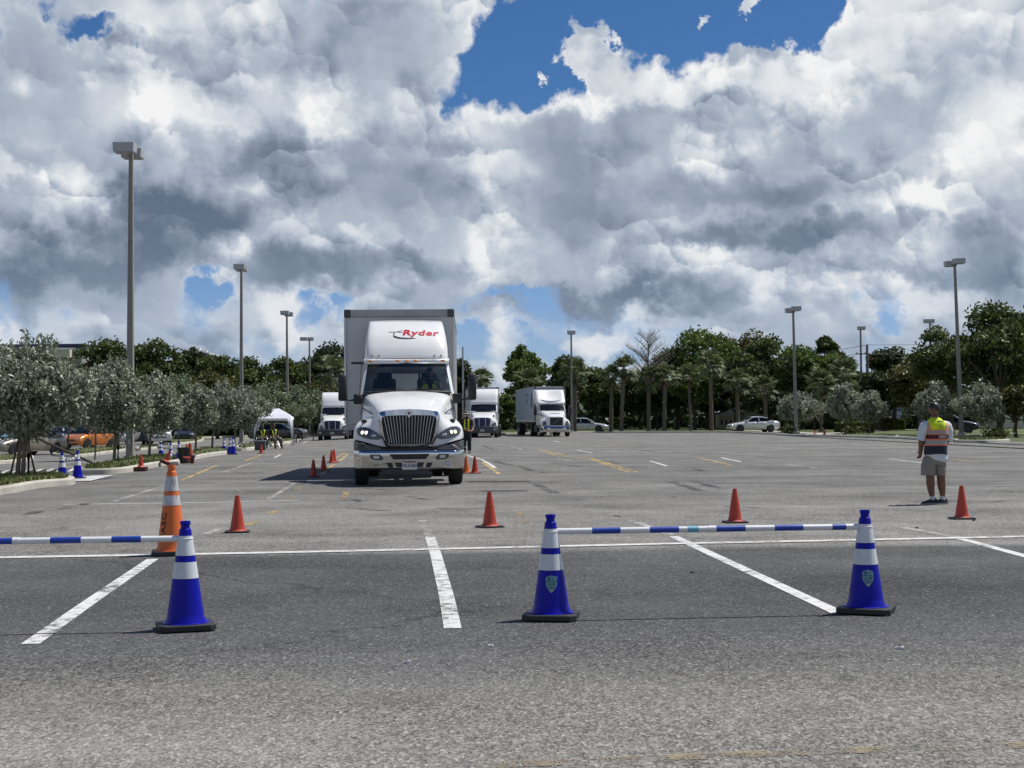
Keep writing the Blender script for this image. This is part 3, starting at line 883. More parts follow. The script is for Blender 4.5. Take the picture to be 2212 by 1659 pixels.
# ---- striped bars between the blue cones
M['pole_white'] = mat('pole_white', (0.74, 0.75, 0.76), 0.35, var=0.03, dirt=0.10)
M['pole_blue'] = mat('pole_blue', (0.015, 0.055, 0.36), 0.35, var=0.08)
M['pole_label'] = mat('pole_label', (0.16, 0.42, 0.55), 0.4, var=0.3, scale=60)
def bar(label, A, B, segs, ringA=True, ringB=True):
    """A, B world ends; segs = [(fraction start, end, material)]"""
    t = thing('striped_bar', label, 'barrier bar', tuple(A), 0, 'striped bars of the foreground barrier')
    D = B - A
    for (a, c, m, name, r) in segs:
        b = MB(); b.tube([D * a, D * c], r, 16)
        b.build(name, M[m], t, smooth=True)
    for use, q, s in ((ringA, Vector((0, 0, 0)), -1), (ringB, D, 1)):
        if not use: continue
        b = MB(); n = 28; rr = 0.047; tr = 0.0055
        c = q + D.normalized() * (s * 0.045)
        vs, fs = [], []
        for i in range(n):
            w = 2 * math.pi * i / n
            for k in range(8):
                u = 2 * math.pi * k / 8
                rad = rr + tr * math.cos(u)
                vs.append((c.x + rad * math.cos(w), c.y + rad * math.sin(w), c.z + tr * 1.2 * math.sin(u)))
        for i in range(n):
            for k in range(8):
                fs.append((i * 8 + k, ((i + 1) % n) * 8 + k, ((i + 1) % n) * 8 + (k + 1) % 8, i * 8 + (k + 1) % 8))
        b.add(vs, fs); b.build('end_ring', M['pole_white'], t, smooth=True)
    return t
def cone_at(c, z): return Vector((c.location.x, c.location.y, z))
zb = 0.590
def bar_pts(a, b_, za, zb_):
    A = cone_at(a, za); B = cone_at(b_, zb_); d = (B - A).normalized()
    return A + d * 0.045, B - d * 0.045
A, B = bar_pts(c2, c3, zb, zb)
def fr(x, x0, x1): return (x - x0) / (x1 - x0)
X0, X1 = 1206, 1848
S = []
cuts = [(1206, 1278.5, 'pole_white'), (1278.5, 1338.5, 'pole_blue'), (1338.5, 1400, 'pole_white'), (1400, 1462, 'pole_blue'), (1462, 1480, 'pole_white'), (1480, 1503.5, 'pole_label'), (1503.5, 1541, 'pole_white'),
        (1541, 1603.5, 'pole_blue'), (1603.5, 1666, 'pole_white'), (1666, 1727.5, 'pole_blue'), (1727.5, 1790, 'pole_white'), (1790, 1820, 'pole_blue'), (1820, 1848, 'pole_white')]
for (a, c, m) in cuts:
    S.append((fr(a, X0, X1), fr(c, X0, X1), m, {'pole_white': 'white_stripe', 'pole_blue': 'blue_stripe', 'pole_label': 'round_sticker'}[m], 0.0205 if m != 'pole_label' else 0.0212))
S.append((fr(1524, X0, X1), fr(1541, X0, X1), 'pole_white', 'coupling', 0.0235))
bar('blue and white striped bar spanning the middle and right blue cones', A, B, S)
A, B = bar_pts(c0, c1, zb, zb)
X0, X1 = -275, 384
S = []
cuts = [(303, 384, 'pole_white'), (238.6, 303, 'pole_blue'), (172.5, 238.6, 'pole_white'), (105.7, 172.5, 'pole_blue'), (24, 105.7, 'pole_white'), (-43, 24, 'pole_blue'), (-110, -43, 'pole_white'), (-176, -110, 'pole_blue'), (-275, -176, 'pole_white')]
for (a, c, m) in cuts:
    S.append((fr(a, X0, X1), fr(c, X0, X1), m, 'white_stripe' if m == 'pole_white' else 'blue_stripe', 0.0205))
S.append((fr(24, X0, X1), fr(40, X0, X1), 'pole_white', 'coupling', 0.0235))
bar('blue and white striped bar running off the left edge from the crestless blue cone', A, B, S)

# ---- the tall orange cone
def orange():
    p = G(371, 1199)
    t = big_cone('orange_cone', 'tall orange cone with two scuffed white bands and stencilled letters, behind the left blue cone', 0.915, M['cone_orange'],
                 [(0.555, 0.665), (0.715, 0.875)], (p.x, p.y, 0), R(12), 0.155, 0.395, tape='tape_worn', bt=0.05)
    t.location = (p.x, p.y, 0)
    # letters reading upwards on the camera's left side of the cone
    vs, fs = text_mesh("PASC", 0.135, 0, 0, 0.004, 'CENTER', 1.12)
    b = MB()
    # subdivide through a bmesh so the letters follow the cone
    bm = bmesh.new()
    V_ = [bm.verts.new(v) for v in vs]
    for f in fs:
        try: bm.faces.new([V_[i] for i in f])
        except ValueError: pass
    bmesh.ops.triangulate(bm, faces=bm.faces)
    bmesh.ops.subdivide_edges(bm, edges=bm.edges, cuts=1)
    H, r0, r1 = 0.915, 0.155, 0.039
    a0 = R(-12 - 30)
    for v in bm.verts:
        z = 0.30 + v.co.x * 0.80
        r = cone_r(z, H, r0, r1) + 0.003
        ang = a0 - v.co.y * -0 - (v.co.y * -1.0) / r * -1.0 * 0.62
        v.co = Vector((r * math.sin(ang), -r * math.cos(ang), z))
    me = bpy.data.meshes.new('lettering'); bm.to_mesh(me); bm.free()
    me.materials.append(mat('stencil_ink', (0.055, 0.015, 0.012), 0.6, dirt=0.1))
    o = bpy.data.objects.new('lettering', me); COL.objects.link(o); o.parent = t
orange()

# ---- small red cones
def red_cone(px, py, label, H=0.445, group='red cones marking the course', base_h=0.022, rz=0.0, tilt=None, material='cone_red', mesh_from=None, bw=0.30, base_mat='cone_base'):
    p = G(px, py)
    t = thing('red_cone' if material == 'cone_red' else 'orange_red_cone', label, 'traffic cone', tuple(p), rz, group)
    b = MB(); s = bw / 2; k = 0.03
    b.prism([(-s + k, -s), (s - k, -s), (s, -s + k), (s, s - k), (s - k, s), (-s + k, s), (-s, s - k), (-s, -s + k)], 0.0, base_h, 'XY')
    b.build('base', M[base_mat], t, bevel=0.005)
    r0, r1 = H * 0.215, H * 0.060
    prof = [(r0 + 0.016, base_h - 0.001), (r0 + 0.012, base_h + 0.008), (r0, base_h + 0.014)]
    for q in range(1, 14):
        z = base_h + 0.014 + (H * 0.95 - base_h - 0.014) * q / 13
        prof.append((cone_r(z, H, r0, r1), z))
    rt = cone_r(H * 0.95, H, r0, r1)
    prof += [(rt * 0.85, H * 0.955), (rt * 0.82, H * 0.975), (rt * 0.98, H * 0.98), (rt * 0.95, H), (rt * 0.6, H), (rt * 0.5, H * 0.95)]
    b = MB(); b.lathe(prof, 28, cap=False)
    b.build('body', M[material], t, smooth=True)
    if tilt: t.rotation_euler = tilt
    return t
M['red_base'] = mat('red_base', (0.05, 0.012, 0.010), 0.6, var=0.3, scale=15, dirt=0.2)
g4 = 'red cones marking the course'
for px, py, H, rz, lab in (
    (513, 1150, 0.45, 0.15, 'leftmost of the four larger red cones, right of the tall orange cone'),
    (1058, 1139, 0.445, 0.4, 'red cone directly left of the middle blue cone top, past the striped bar'),
    (1588, 1129, 0.435, 0.1, 'red cone standing behind the middle of the right striped bar'),
    (2078, 1121, 0.435, 0.0, 'red cone beside the feet of the vest-wearing man'),
    (677, 1030, 0.42, 0.2, 'red cone in the truck shadow, nearest the camera of the group left of the truck'),
    (699, 1017, 0.42, 0.5, 'red cone in the truck shadow, second in the line left of the truck'),
    (716.5, 1000.5, 0.42, 0.1, 'left one of the touching pair of red cones beside the truck box'),
    (721.5, 999.5, 0.43, 0.3, 'right one of the touching pair of red cones beside the truck box'),
    (1026, 1022.5, 0.43, 0.1, 'red cone just right of the front truck wheel'),
    (564.5, 979.5, 0.40, 0.2, 'small bright red cone in front of the white canopy tent'),
    (1781, 938.5, 0.44, 0.2, 'tiny red cone at the far kerb beside the footpath'),
    (1760, 938, 0.3, 0.2, 'tiny low dark red cone left of the footpath cone at the far kerb')):
    t = red_cone(px, py, lab, H, g4, rz=rz)
    if 'dark red' in lab or px in (1781,): pass
red_cone(1007, 1022.5, 'faded orange cone half hidden behind the front truck wheel', 0.43, g4, material='cone_orange')
red_cone(304.5, 1017.5, 'red cone on a thick black block base by the left kerb', 0.46, g4, base_h=0.115, bw=0.34, base_mat='red_base')
t = red_cone(355.5, 1007, 'red cone leaning to the right on the kerb behind the tall orange cone', 0.46, g4, base_h=0.10, bw=0.32, base_mat='red_base', tilt=(0.05, 0.40, 0.3))
t.location.z += 0.07

# ---- small blue cones on the left, with a striped chain between the first two
gs = 'small blue cones by the left kerbs'
s1 = blue(167.5, 1034.5, 5, 'blue cone on the white crossing marks, right end of the plastic chain', gs, seg=20)
s2 = blue(134.0, 1039.0, 5, 'blue cone partly sunk behind the near left kerb, left end of the plastic chain', gs, seg=20)
s2.location = tuple(G(134, 1040)); s2.location.y += 0.0
blue(347.5, 989, 5, 'blue cone alone on the turf left of the leaning red cone', gs, H=0.66, seg=16)
blue(368.5, 1000, 5, 'blue cone directly behind the leaning red cone', gs, H=0.70, seg=16)
blue(386.5, 1000, 5, 'blue cone half hidden behind the left side of the black bin', gs, H=0.74, seg=16)
blue(484, 978, 5, 'leftmost of the three blue cones at the kerb left of the tent', gs, H=0.66, seg=16)
blue(497, 981, 5, 'middle one of the three blue cones at the kerb left of the tent', gs, H=0.68, seg=16)
blue(503.5, 982, 15, 'rightmost of the three blue cones at the kerb left of the tent', gs, H=0.75, seg=16)
blue(639, 953, 5, 'blue cone half hidden by the right leg of the tent', gs, H=0.6, seg=16)
def chain():
    A = s2.location + Vector((0, 0, 0.58)); B = s1.location + Vector((0, 0, 0.60))
    t = thing('plastic_chain', 'black and white plastic chain slung between two small blue cones', 'chain', tuple(A))
    n = 11
    for i in range(n):
        a, c = i / n, (i + 1) / n
        def q(u): return (B - A) * u + Vector((0, 0, -0.10 * math.sin(math.pi * u)))
        b = MB(); b.tube([q(a), q((a + c) / 2), q(c)], 0.022, 8)
        b.build('chain_link', M['pole_white'] if i % 2 else M['black_plastic'], t, smooth=True)
chain()

# ---- black bin and the cones leaning on it
def bin_():
    p = G(397, 1001)
    t = thing('trash_bin', 'black tapered bin standing by the left kerb', 'bin', tuple(p), 0.1)
    b = MB(); b.lathe([(0.155, 0.0), (0.158, 0.02), (0.195, 0.44), (0.215, 0.46), (0.222, 0.52), (0.210, 0.52), (0.19, 0.45), (0.15, 0.04)], 28, cap=False)
    b.add([(0.15 * math.cos(k * 0.5236), 0.15 * math.sin(k * 0.5236), 0.03) for k in range(12)], [tuple(range(12))])
    b.build('bin_body', M['black_plastic'], t, smooth=True)
    b = MB(); b.lathe([(0.222, 0.49), (0.232, 0.50), (0.232, 0.525), (0.21, 0.53)], 28, cap=False); b.build('rim', M['black_plastic'], t, smooth=True)
    for px, py, H, lab, m in ((404, 998.5, 0.62, 'orange cone standing close behind the black bin', 'cone_orange'), (410.5, 1000, 0.66, 'red orange cone at the right side of the black bin', 'cone_red')):
        q = red_cone(px, py, lab, H, g4, material=m, base_mat='red_base', bw=0.32)
    q = red_cone(418, 1002, 'dark block based cone lying tipped against the bin cones', 0.34, g4, base_h=0.10, bw=0.30, base_mat='red_base', tilt=(0.0, -1.35, 0.4))
    q.location.z += 0.15
    p = G(376, 1004.5)
    b = MB(); b.rbox((0, 0, 0.06), (0.34, 0.25, 0.12), 0.03); o = b.build('kerb_block', M['kerb'], loc=tuple(p)); tag(o, 'pale concrete block at the end of the kerb left of the bin', 'block')
    p = G(369, 1001)
    b = MB(); b.lathe([(0.05, 0), (0.05, 0.16), (0.02, 0.20), (0.02, 0.25)], 12); o = b.build('water_bottle', M['pole_white'], loc=(p.x, p.y, p.z + 0.12)); tag(o, 'small white bottle standing on the concrete block', 'bottle')
bin_()

# ------------------------------------------------------------------ lot lamps
M['lamp_head'] = mat('lamp_head', (0.42, 0.43, 0.45), 0.4, var=0.05, dirt=0.1)
M['lamp_glass'] = mat('lamp_glass', (0.30, 0.31, 0.33), 0.2, var=0.1)
def lamp(px, py_base, py_top, label, heads, Y=None, w0=0.27, w1=0.15, rz=0.0, hw=0.72, lean=0.0):
    p = G(px, py_base) if Y is None else None
    if Y is not None:
        q = AT(px, 900, Y); p = Vector((q.x, q.y, gz(q.x, q.y)))
    top = AT(px, py_top, p.y).z - p.z
    t = thing('lot_lamp', label, 'street lamp', tuple(p), rz, 'concrete lot lamps')
    t.rotation_euler = (0, lean, rz)
    b = MB(); b.cur = 0
    b.box((0, 0, (top + 0.02) / 2), (w0, w0, top + 0.02), taper=w1 / w0)
    b.build('pole', M['concrete'], t, bevel=0.02)
    b = MB(); b.box((0, 0, 0.10), (w0 * 1.5, w0 * 1.5, 0.24)); b.build('footing', M['kerb'], t, bevel=0.03)
    b = MB(); b.box((0, -w0 / 2 - 0.004, 0.75), (0.10, 0.012, 0.18)); b.build('access_plate', M['steel'], t)
    for (dx, dy, dz) in heads:
        if abs(dy) < .01: dy = 0.001
        h = MB()
        h.box((dx, dy, top + dz), (hw, 0.56, 0.36), taper=1.06)
        hd = h.build('lamp_head', M['lamp_head'], t, bevel=0.025)
        g = MB(); g.box((dx, dy, top + dz - 0.187), (hw * 0.8, 0.48, 0.012)); g.build('lens', M['lamp_glass'], hd)
        a = MB(); a.box((dx * 0.5, dy * 0.5, top + dz - 0.12), (max(abs(dx), 0.07), max(abs(dy), 0.07), 0.07)); a.build('bracket', M['steel'], hd)
    return t
lamp(281, 998, 334, 'tallest lot lamp, standing among the near silver-leaved trees on the left', [(-0.10, -0.50, 0.16), (-0.10, 0.60, 0.14)], rz=0.0, hw=0.74, lean=0.006)
lamp(521.5, 962, 583, 'second lot lamp from the left, rising left of the white tent', [(-0.03, -0.5, 0.16), (-0.06, 0.5, 0.14)], lean=0.004)
lamp(621, 950, 680, 'lot lamp rising directly behind the white tent', [(-0.1, -0.5, 0.14), (0.1, 0.5, 0.08)])
lamp(669.5, 943, 734, 'lot lamp right of the tent with a short arm to its left', [(-0.62, 0, 0.10), (0.0, 0.6, 0.12)])
lamp(1235.5, 936, 722, 'lot lamp behind the truck with the diagonal grille bar', [(0, -0.4, 0.14)], Y=141, hw=0.75)
lamp(1720, 938, 673, 'lot lamp above the white car at the far right kerb', [(-0.16, 0.4, 0.12), (0.16, -0.4, 0.20)], lean=-0.012)
lamp(1861.5, 930, 712, 'lot lamp beside the wooden utility pole', [(0, -0.4, 0.12)], Y=150)
lamp(2012, 930, 697, 'lot lamp whose lower part hides behind the big tree on the right', [(-0.2, -0.4, 0.12)], Y=138, hw=0.9)
lamp(2077, 942, 572, 'tall lot lamp behind the vest-wearing man', [(-0.16, 0.4, 0.12), (0.16, -0.4, 0.20)], lean=-0.024)

def scraps():
    r_ = random.Random(8)
    for k, (px, py, lab) in enumerate(((1060, 1397, 'small pale paper scrap on the asphalt below the middle stall line'), (1944, 1402, 'white torn scrap on the asphalt below the right blue cone'), (880, 1432, 'tiny pale chip on the foreground asphalt left of centre'), (1495, 1178 + 60, 'small dark stone between the middle and right blue cones'), (1980, 1141, 'little dark pebble between the right blue cone and the red cone'), (2103, 1125, 'little flat dark piece right of the last red cone'))):
        p = G(px, py); n = 9; rr = .022
        vs = [(rr * r_.uniform(.6, 1.3) * math.cos(i * .698), rr * r_.uniform(.6, 1.3) * math.sin(i * .698), .006 + r_.uniform(0, .012)) for i in range(n)]
        b = MB(); b.add(vs + [(x * .8, y * .8, 0.001) for x, y, z in vs], [tuple(range(n))] + [(i, (i + 1) % n, n + (i + 1) % n, n + i) for i in range(n)])
        o = b.build('paper_scrap' if k < 3 else 'pebble', M['pole_white'] if k < 3 else M['dark_trim'], loc=tuple(p)); tag(o, lab, 'litter' if k < 3 else 'pebble')
scraps()
# ------------------------------------------------------------------ trucks
def mirror(pts): return [(-p[0],) + tuple(p[1:]) for p in pts][::-1]
def wheel(parent, c, r, w, rim='steel', n=28, axis='X', name='wheel', hub=True, side=1):
    b = MB()
    b.lathe([(r * 0.60, -w / 2), (r * 0.93, -w / 2), (r, -w * 0.38), (r, w * 0.38), (r * 0.93, w / 2), (r * 0.60, w / 2)], n, c, cap=False, axis=axis)
    o = b.build(name, M['rubber'], parent, smooth=True)
    b = MB()
    b.lathe([(0.02, side * w * 0.34), (r * 0.16, side * w * 0.34), (r * 0.2, side * w * 0.2), (r * 0.46, side * w * 0.12), (r * 0.54, side * w * 0.40), (r * 0.62, side * w * 0.47)], n, c, cap=False, axis=axis)
    b.build('rim', M[rim], o, smooth=True)
    return o
def wrap_panel(poly, f):
    """polygon in front view (x, z) laid on the surface y = f(x, z)"""
    bm = bmesh.new()
    vs = [bm.verts.new((x, 0, z)) for x, z in poly]
    bm.faces.new(vs)
    bmesh.ops.triangulate(bm, faces=bm.faces)
    bmesh.ops.subdivide_edges(bm, edges=bm.edges, cuts=3, use_grid_fill=True)
    for v in bm.verts: v.co.y = f(v.co.x, v.co.z)
    me_v = [tuple(v.co) for v in bm.verts]; bm.verts.index_update()
    me_f = [tuple(v.index for v in f_.verts) for f_ in bm.faces]
    bm.free()
    b = MB(); b.add(me_v, me_f); return b

def main_truck():
    ppm0 = 106.0
    p = AT(884.8, 1013, 30.2)
    t = thing('box_truck', 'large white day cab truck with chrome grille and red roof lettering, driving towards the cones', 'truck', (p.x, 30.2, 0), R(4.9), None)
    W = M['white_paint']
    # hood and fenders: half grid (along the hood, across it)
    rows = [
        [(0, .37, .80), (.30, .37, .80), (.56, .36, .82), (.76, .38, .87), (.95, .50, .92), (1.08, .66, .95), (1.14, .86, .97), (1.15, 1.1, .95)],
        [(0, .37, 1.02), (.30, .37, 1.02), (.56, .37, 1.02), (.76, .41, 1.03), (.95, .53, 1.05), (1.09, .70, 1.06), (1.15, .90, 1.06), (1.16, 1.15, 1.02)],
        [(0, .37, 1.28), (.30, .37, 1.28), (.58, .38, 1.27), (.76, .47, 1.23), (.94, .62, 1.22), (1.08, .78, 1.20), (1.13, .98, 1.18), (1.15, 1.25, 1.08)],
        [(0, .38, 1.47), (.30, .38, 1.47), (.60, .41, 1.45), (.75, .60, 1.36), (.90, .80, 1.33), (1.03, .96, 1.31), (1.10, 1.12, 1.25), (1.14, 1.35, 1.10)],
        [(0, .36, 1.585), (.30, .38, 1.58), (.60, .48, 1.545), (.735, .80, 1.45), (.86, 1.02, 1.39), (.98, 1.15, 1.37), (1.07, 1.3, 1.29), (1.13, 1.5, 1.10)],
        [(0, .75, 1.71), (.32, .77, 1.70), (.66, .85, 1.65), (.78, 1.15, 1.50), (.87, 1.32, 1.41), (.98, 1.4, 1.37), (1.06, 1.5, 1.28), (1.12, 1.62, 1.08)],
        [(0, 1.35, 1.86), (.36, 1.36, 1.85), (.76, 1.42, 1.79), (.87, 1.55, 1.62), (.92, 1.6, 1.44), (.99, 1.65, 1.36), (1.05, 1.7, 1.24), (1.10, 1.75, .98)],
        [(0, 2.02, 1.985), (.40, 2.03, 1.975), (.86, 2.1, 1.92), (.965, 2.14, 1.80), (.99, 2.15, 1.55), (1.0, 2.15, 1.35), (1.02, 2.15, 1.1), (1.04, 2.15, .80)],
    ]
    full = [[(-x, y, z) for x, y, z in r[::-1][:-1]] + r for r in rows]
    g = smooth_grid(full, 4, 3)
    b = MB(); b.grid(g)
    hood = b.build('hood', W, t, smooth=True, fix=True, angle=180)
    def hood_y(x, z):
        # front surface depth at (x, z): sample the grid
        best = None
        for r in g:
            for q in r:
                dd = (q[0] - x) ** 2 + (q[2] - z) ** 2
                if q[1] < 1.2 and (best is None or dd < best[0]): best = (dd, q[1])
        return best[1]
    import bisect
    gp = [(q[0], q[1], q[2]) for r in g for q in r if q[1] < 1.25 and abs(q[0]) > 0.4]
    def hood_s(x, z):
        ds = sorted(((q[0] - x) ** 2 + (q[2] - z) ** 2, q[1]) for q in gp)[:6]
        w = [1 / (d + 1e-4) for d, _ in ds]
        return sum(a * y for a, (_, y) in zip(w, ds)) / sum(w)
    # panel gaps on the hood
    b = MB()
    for s in (-1, 1):
        for jj in (5,):
            b.tube([(s * (.50 + .05), .60, 1.655), (s * .60, 1.0, 1.755), (s * .66, 1.5, 1.865)], 0.006, 6)
    # grille: surround, dark opening, vertical bars, badge
    gr = MB()
    out = [(-.635, 1.46), (-.60, 1.525), (-.50, 1.552), (-.2, 1.575), (0, 1.578), (.2, 1.575), (.50, 1.552), (.60, 1.525), (.635, 1.46), (.635, 1.36), (.60, 1.12), (.555, .93), (.49, .825), (.40, .785), (0, .775), (-.40, .785), (-.49, .825), (-.555, .93), (-.60, 1.12), (-.635, 1.36)]
    inn = [(-.545, 1.395), (-.53, 1.425), (-.45, 1.445), (-.2, 1.455), (0, 1.458), (.2, 1.455), (.45, 1.445), (.53, 1.425), (.545, 1.395), (.545, 1.32), (.515, 1.10), (.475, .945), (.43, .875), (.37, .845), (0, .84), (-.37, .845), (-.43, .875), (-.475, .945), (-.515, 1.10), (-.545, 1.32)]
    n = len(out)
    def gy(x, z): return 0.215 + 0.10 * (x / 0.64) ** 2 + 0.05 * max(0, z - 1.4)
    vs = [(x, gy(x, z) + .09, z) for x, z in out] + [(x * .97, gy(x, z) + .005, z) for x, z in out] + [(x * 1.03, gy(x, z) - .005, z * 1.0 + (0.01 if z < 1.2 else -0.0)) for x, z in inn] + [(x, gy(x, z) + .10, z) for x, z in inn]
    fs = [(k * n + i, k * n + (i + 1) % n, (k + 1) * n + (i + 1) % n, (k + 1) * n + i) for k in range(3) for i in range(n)]
    gr.add(vs, fs)
    grille = gr.build('grille', M['chrome_blue'], t, smooth=True, angle=60)
    b = MB(); b.add([(x, gy(x, z) + .07, z) for x, z in inn], [tuple(range(n))])
    b.build('grille_screen', M['black_plastic'], grille)
    for k in range(-8, 9):
        xt = k * 0.0645; xb = k * 0.0505
        zt = 1.455 - 0.02 * abs(k) / 8; zb = .845 + 0.05 * max(0, abs(k) - 5) / 3
        b = MB()
        m = 6
        rws = []
        for i in range(m + 1):
            u = i / m; x = xt + (xb - xt) * u; z = zt + (zb - zt) * u
            y = gy(x, z)
            wd = 0.006
            rws.append([(x - wd, y + .03, z), (x - wd * .5, y + .008, z), (x + wd * .5, y + .008, z), (x + wd, y + .03, z)])
        b.grid(rws); b.build('grille_bar', M['chrome'], grille, smooth=True)
    b = MB(); b.prism([(0, 1.405 + .185), (.083, 1.50), (0, 1.395), (-.083, 1.50)], .165, .215); b.build('diamond_emblem', M['chrome'], grille, bevel=0.006)
    b = MB(); b.prism([(0, 1.535), (.036, 1.497), (0, 1.455), (-.036, 1.497)], .158, .17); b.build('emblem_centre', M['red_lens'], grille)
    # headlights
    for s in (-1, 1):
        poly = [(.545, .985), (.57, 1.03), (.66, 1.10), (.76, 1.165), (.88, 1.215), (.99, 1.22), (1.075, 1.185), (1.09, 1.13), (1.06, 1.06), (.95, 1.0), (.80, .965), (.66, .955)]
        poly = [(s * x, z) for x, z in poly]
        b = wrap_panel(poly, lambda x, z: hood_s(x, z) - 0.022)
        hl = b.build('headlight', M['dark_lens'], t, smooth=True, angle=80)
        for (dx, dz, r) in ((.875, 1.10, .040), (.955, 1.105, .040)):
            b = MB(); b.ball((s * dx, hood_s(s * dx, dz) - 0.028, dz), r, 12, 8, (1.0, 0.35, 1.0)); b.build('lit_bulb', M['lamp_lit'], hl, smooth=True)
        b = MB(); b.ball((s * .72, hood_s(s * .72, 1.04) - 0.022, 1.04), .06, 12, 8, (1.1, 0.25, .6)); b.build('indicator_lens', M['lens'], hl, smooth=True)
    # bumper
    def by(x): return 0.0 + 0.10 * (abs(x) / 1.14) ** 2 + 0.38 * max(0, (abs(x) - .93) / .21) ** 2
    xsb = [-1.14 + 2.28 * i / 40 for i in range(41)]
    rws = [[(x, by(x) + dy, z) for x in xsb] for z, dy in ((.355, .09), (.365, .045), (.40, .028), (.50, .008), (.60, -.006), (.68, -.012), (.715, -.002), (.735, .05))]
    b = MB(); b.grid(rws); bump = b.build('bumper', M['chrome'], t, smooth=True, angle=60)
    def slot(poly, m, name, dy=-.0165, parent=bump):
        b = wrap_panel(poly, lambda x, z: by(x) + dy)
        return b.build(name, M[m], parent)
    slot([(-.415, .665), (.415, .665), (.33, .555), (-.33, .555)], 'black_plastic', 'intake')
    slot([(-.30, .48), (.30, .48), (.26, .395), (-.26, .395)], 'black_plastic', 'lower_slot')
    for s in (-1, 1):
        slot([(s * .47, .475), (s * .36, .475), (s * .33, .39), (s * .42, .39)], 'black_plastic', 'corner_slot')
        fo = slot([(s * .80, .66), (s * .60, .66), (s * .53, .58), (s * .56, .54), (s * .74, .55), (s * .80, .60)], 'dark_trim', 'fog_light')
        slot([(s * .74, .635), (s * .62, .635), (s * .61, .575), (s * .73, .575)], 'lens', 'fog_lens', -.022, fo)
        # dark trim above the bumper, falling towards the middle
        poly = [(s * 1.14, .93), (s * .98, .885), (s * .62, .80), (s * .555, .745), (s * 1.14, .742)]
        b = wrap_panel(poly, lambda x, z: by(x) + 0.03 + (z - .74) * 0.35)
        b.build('bumper_trim', M['dark_trim'], t, solid=0.03)
    slot([(-.57, .775), (.57, .775), (.55, .738), (-.55, .738)], 'black_plastic', 'bumper_gap', 0.06, t)
    # licence plate
    pl = MB(); pl.box((0, -.035, .425), (.305, .012, .152)); plate = pl.build('licence_plate', mat('plate_white', (.62, .64, .62), 0.4), t, bevel=0.003)
    vs, fs = text_mesh("32U5A83", 0.098, 0, 0, 0.002, 'CENTER', 0.92)
    b = MB(); b.add([(x * .82, -.043, .428 + y) for x, y, _ in vs], fs); b.build('plate_number', mat('plate_ink', (.03, .05, .10), 0.5), plate, fix=False)
    b = MB(); b.box((0, -.0425, .492), (.20, .003, .012)); b.build('plate_header', M['red_lens'], plate)
    b = MB(); b.box((.80, by(.80) - .022, .44), (.135, .004, .095), rz=0.14); st = b.build('bumper_sticker', M['pole_white'], t)
    b = MB()
    for zz in (.465, .447, .432, .415): b.box((.80, by(.80) - .0255, zz), (.10, .002, .006), rz=0.14)
    b.build('sticker_print', M['dark_trim'], st)
    # cab shell: sides, roof, back, pillars
    wb = [(-.985, 2.14, 1.93), (-.93, 2.06, 1.965), (-.5, 2.0, 1.975), (0, 1.98, 1.98), (.5, 2.0, 1.975), (.93, 2.06, 1.965), (.985, 2.14, 1.93)]
    wt = [(-.885, 2.86, 2.60), (-.86, 2.80, 2.625), (-.45, 2.74, 2.64), (0, 2.72, 2.645), (.45, 2.74, 2.64), (.86, 2.80, 2.625), (.885, 2.86, 2.60)]
    cab = MB()
    for s in (-1, 1):
        # A pillar
        a0, a1 = Vector((s * .955, 2.10, 1.93)), Vector((s * .875, 2.82, 2.62))
        cab.add([a0 + Vector((-s * .01, -.02, 0)), a0 + Vector((s * .065, .06, -.02)), a0 + Vector((s * .065, .20, -.02)), a0 + Vector((-s * .02, .08, 0)),
                 a1 + Vector((-s * .01, -.02, 0)), a1 + Vector((s * .055, .06, 0)), a1 + Vector((s * .055, .20, 0)), a1 + Vector((-s * .02, .08, 0))],
                [(0, 1, 5, 4), (1, 2, 6, 5), (2, 3, 7, 6), (3, 0, 4, 7), (0, 1, 2, 3), (4, 5, 6, 7)])
        # side below the window, and B pillar
        cab.add([(s * 1.02, 2.16, .75), (s * 1.02, 3.75, .75), (s * 1.025, 3.75, 1.90), (s * 1.02, 2.10, 1.90)], [(0, 1, 2, 3)])
        cab.add([(s * 1.025, 3.35, 1.90), (s * 1.025, 3.75, 1.90), (s * .95, 3.75, 2.66), (s * .93, 3.35, 2.66)], [(0, 1, 2, 3)])
    # back wall with a wide window opening
    for (x0, x1, z0, z1) in ((-1.02, 1.02, .75, 2.02), (-.98, -.62, 2.02, 2.42), (.62, .98, 2.02, 2.42), (-.96, .96, 2.42, 2.68)):
        cab.add([(x0, 3.75, z0), (x1, 3.75, z0), (x1, 3.75, z1), (x0, 3.75, z1)], [(0, 1, 2, 3)])
    # roof
    cab.grid([[(x * k, y, z) for x, k in zip((-.93, -.6, 0, .6, .93), (1, 1, 1, 1, 1))] for y, z in ((2.70, 2.625), (2.74, 2.70), (2.95, 2.74), (3.75, 2.74))])
    cab.add([(-.93, 2.70, 2.625), (.93, 2.70, 2.625), (.90, 2.85, 2.60), (-.90, 2.85, 2.60)], [(0, 1, 2, 3)])
    for s in (-1, 1): cab.add([(s * .93, 2.70, 2.625), (s * .93, 2.74, 2.70), (s * .93, 2.95, 2.74), (s * .93, 3.75, 2.74), (s * .935, 3.75, 2.6), (s * .925, 2.85, 2.6)], [(0, 1, 2, 3, 4, 5)])
    cabo = cab.build('cab', W, t, smooth=True, solid=0.012, angle=30)
    # black screen surround, glass and wipers
    rws = [wb, [(x * 1.0, y, z) for x, y, z in wt]]
    gsrf = [[tuple(Vector(a).lerp(Vector(c), u)) for a, c in zip(wb, wt)] for u in [i / 6 for i in range(7)]]
    b = MB(); b.grid(gsrf); b.build('windscreen', M['glass'], t, smooth=True, fix=False, angle=180)
    b = MB()
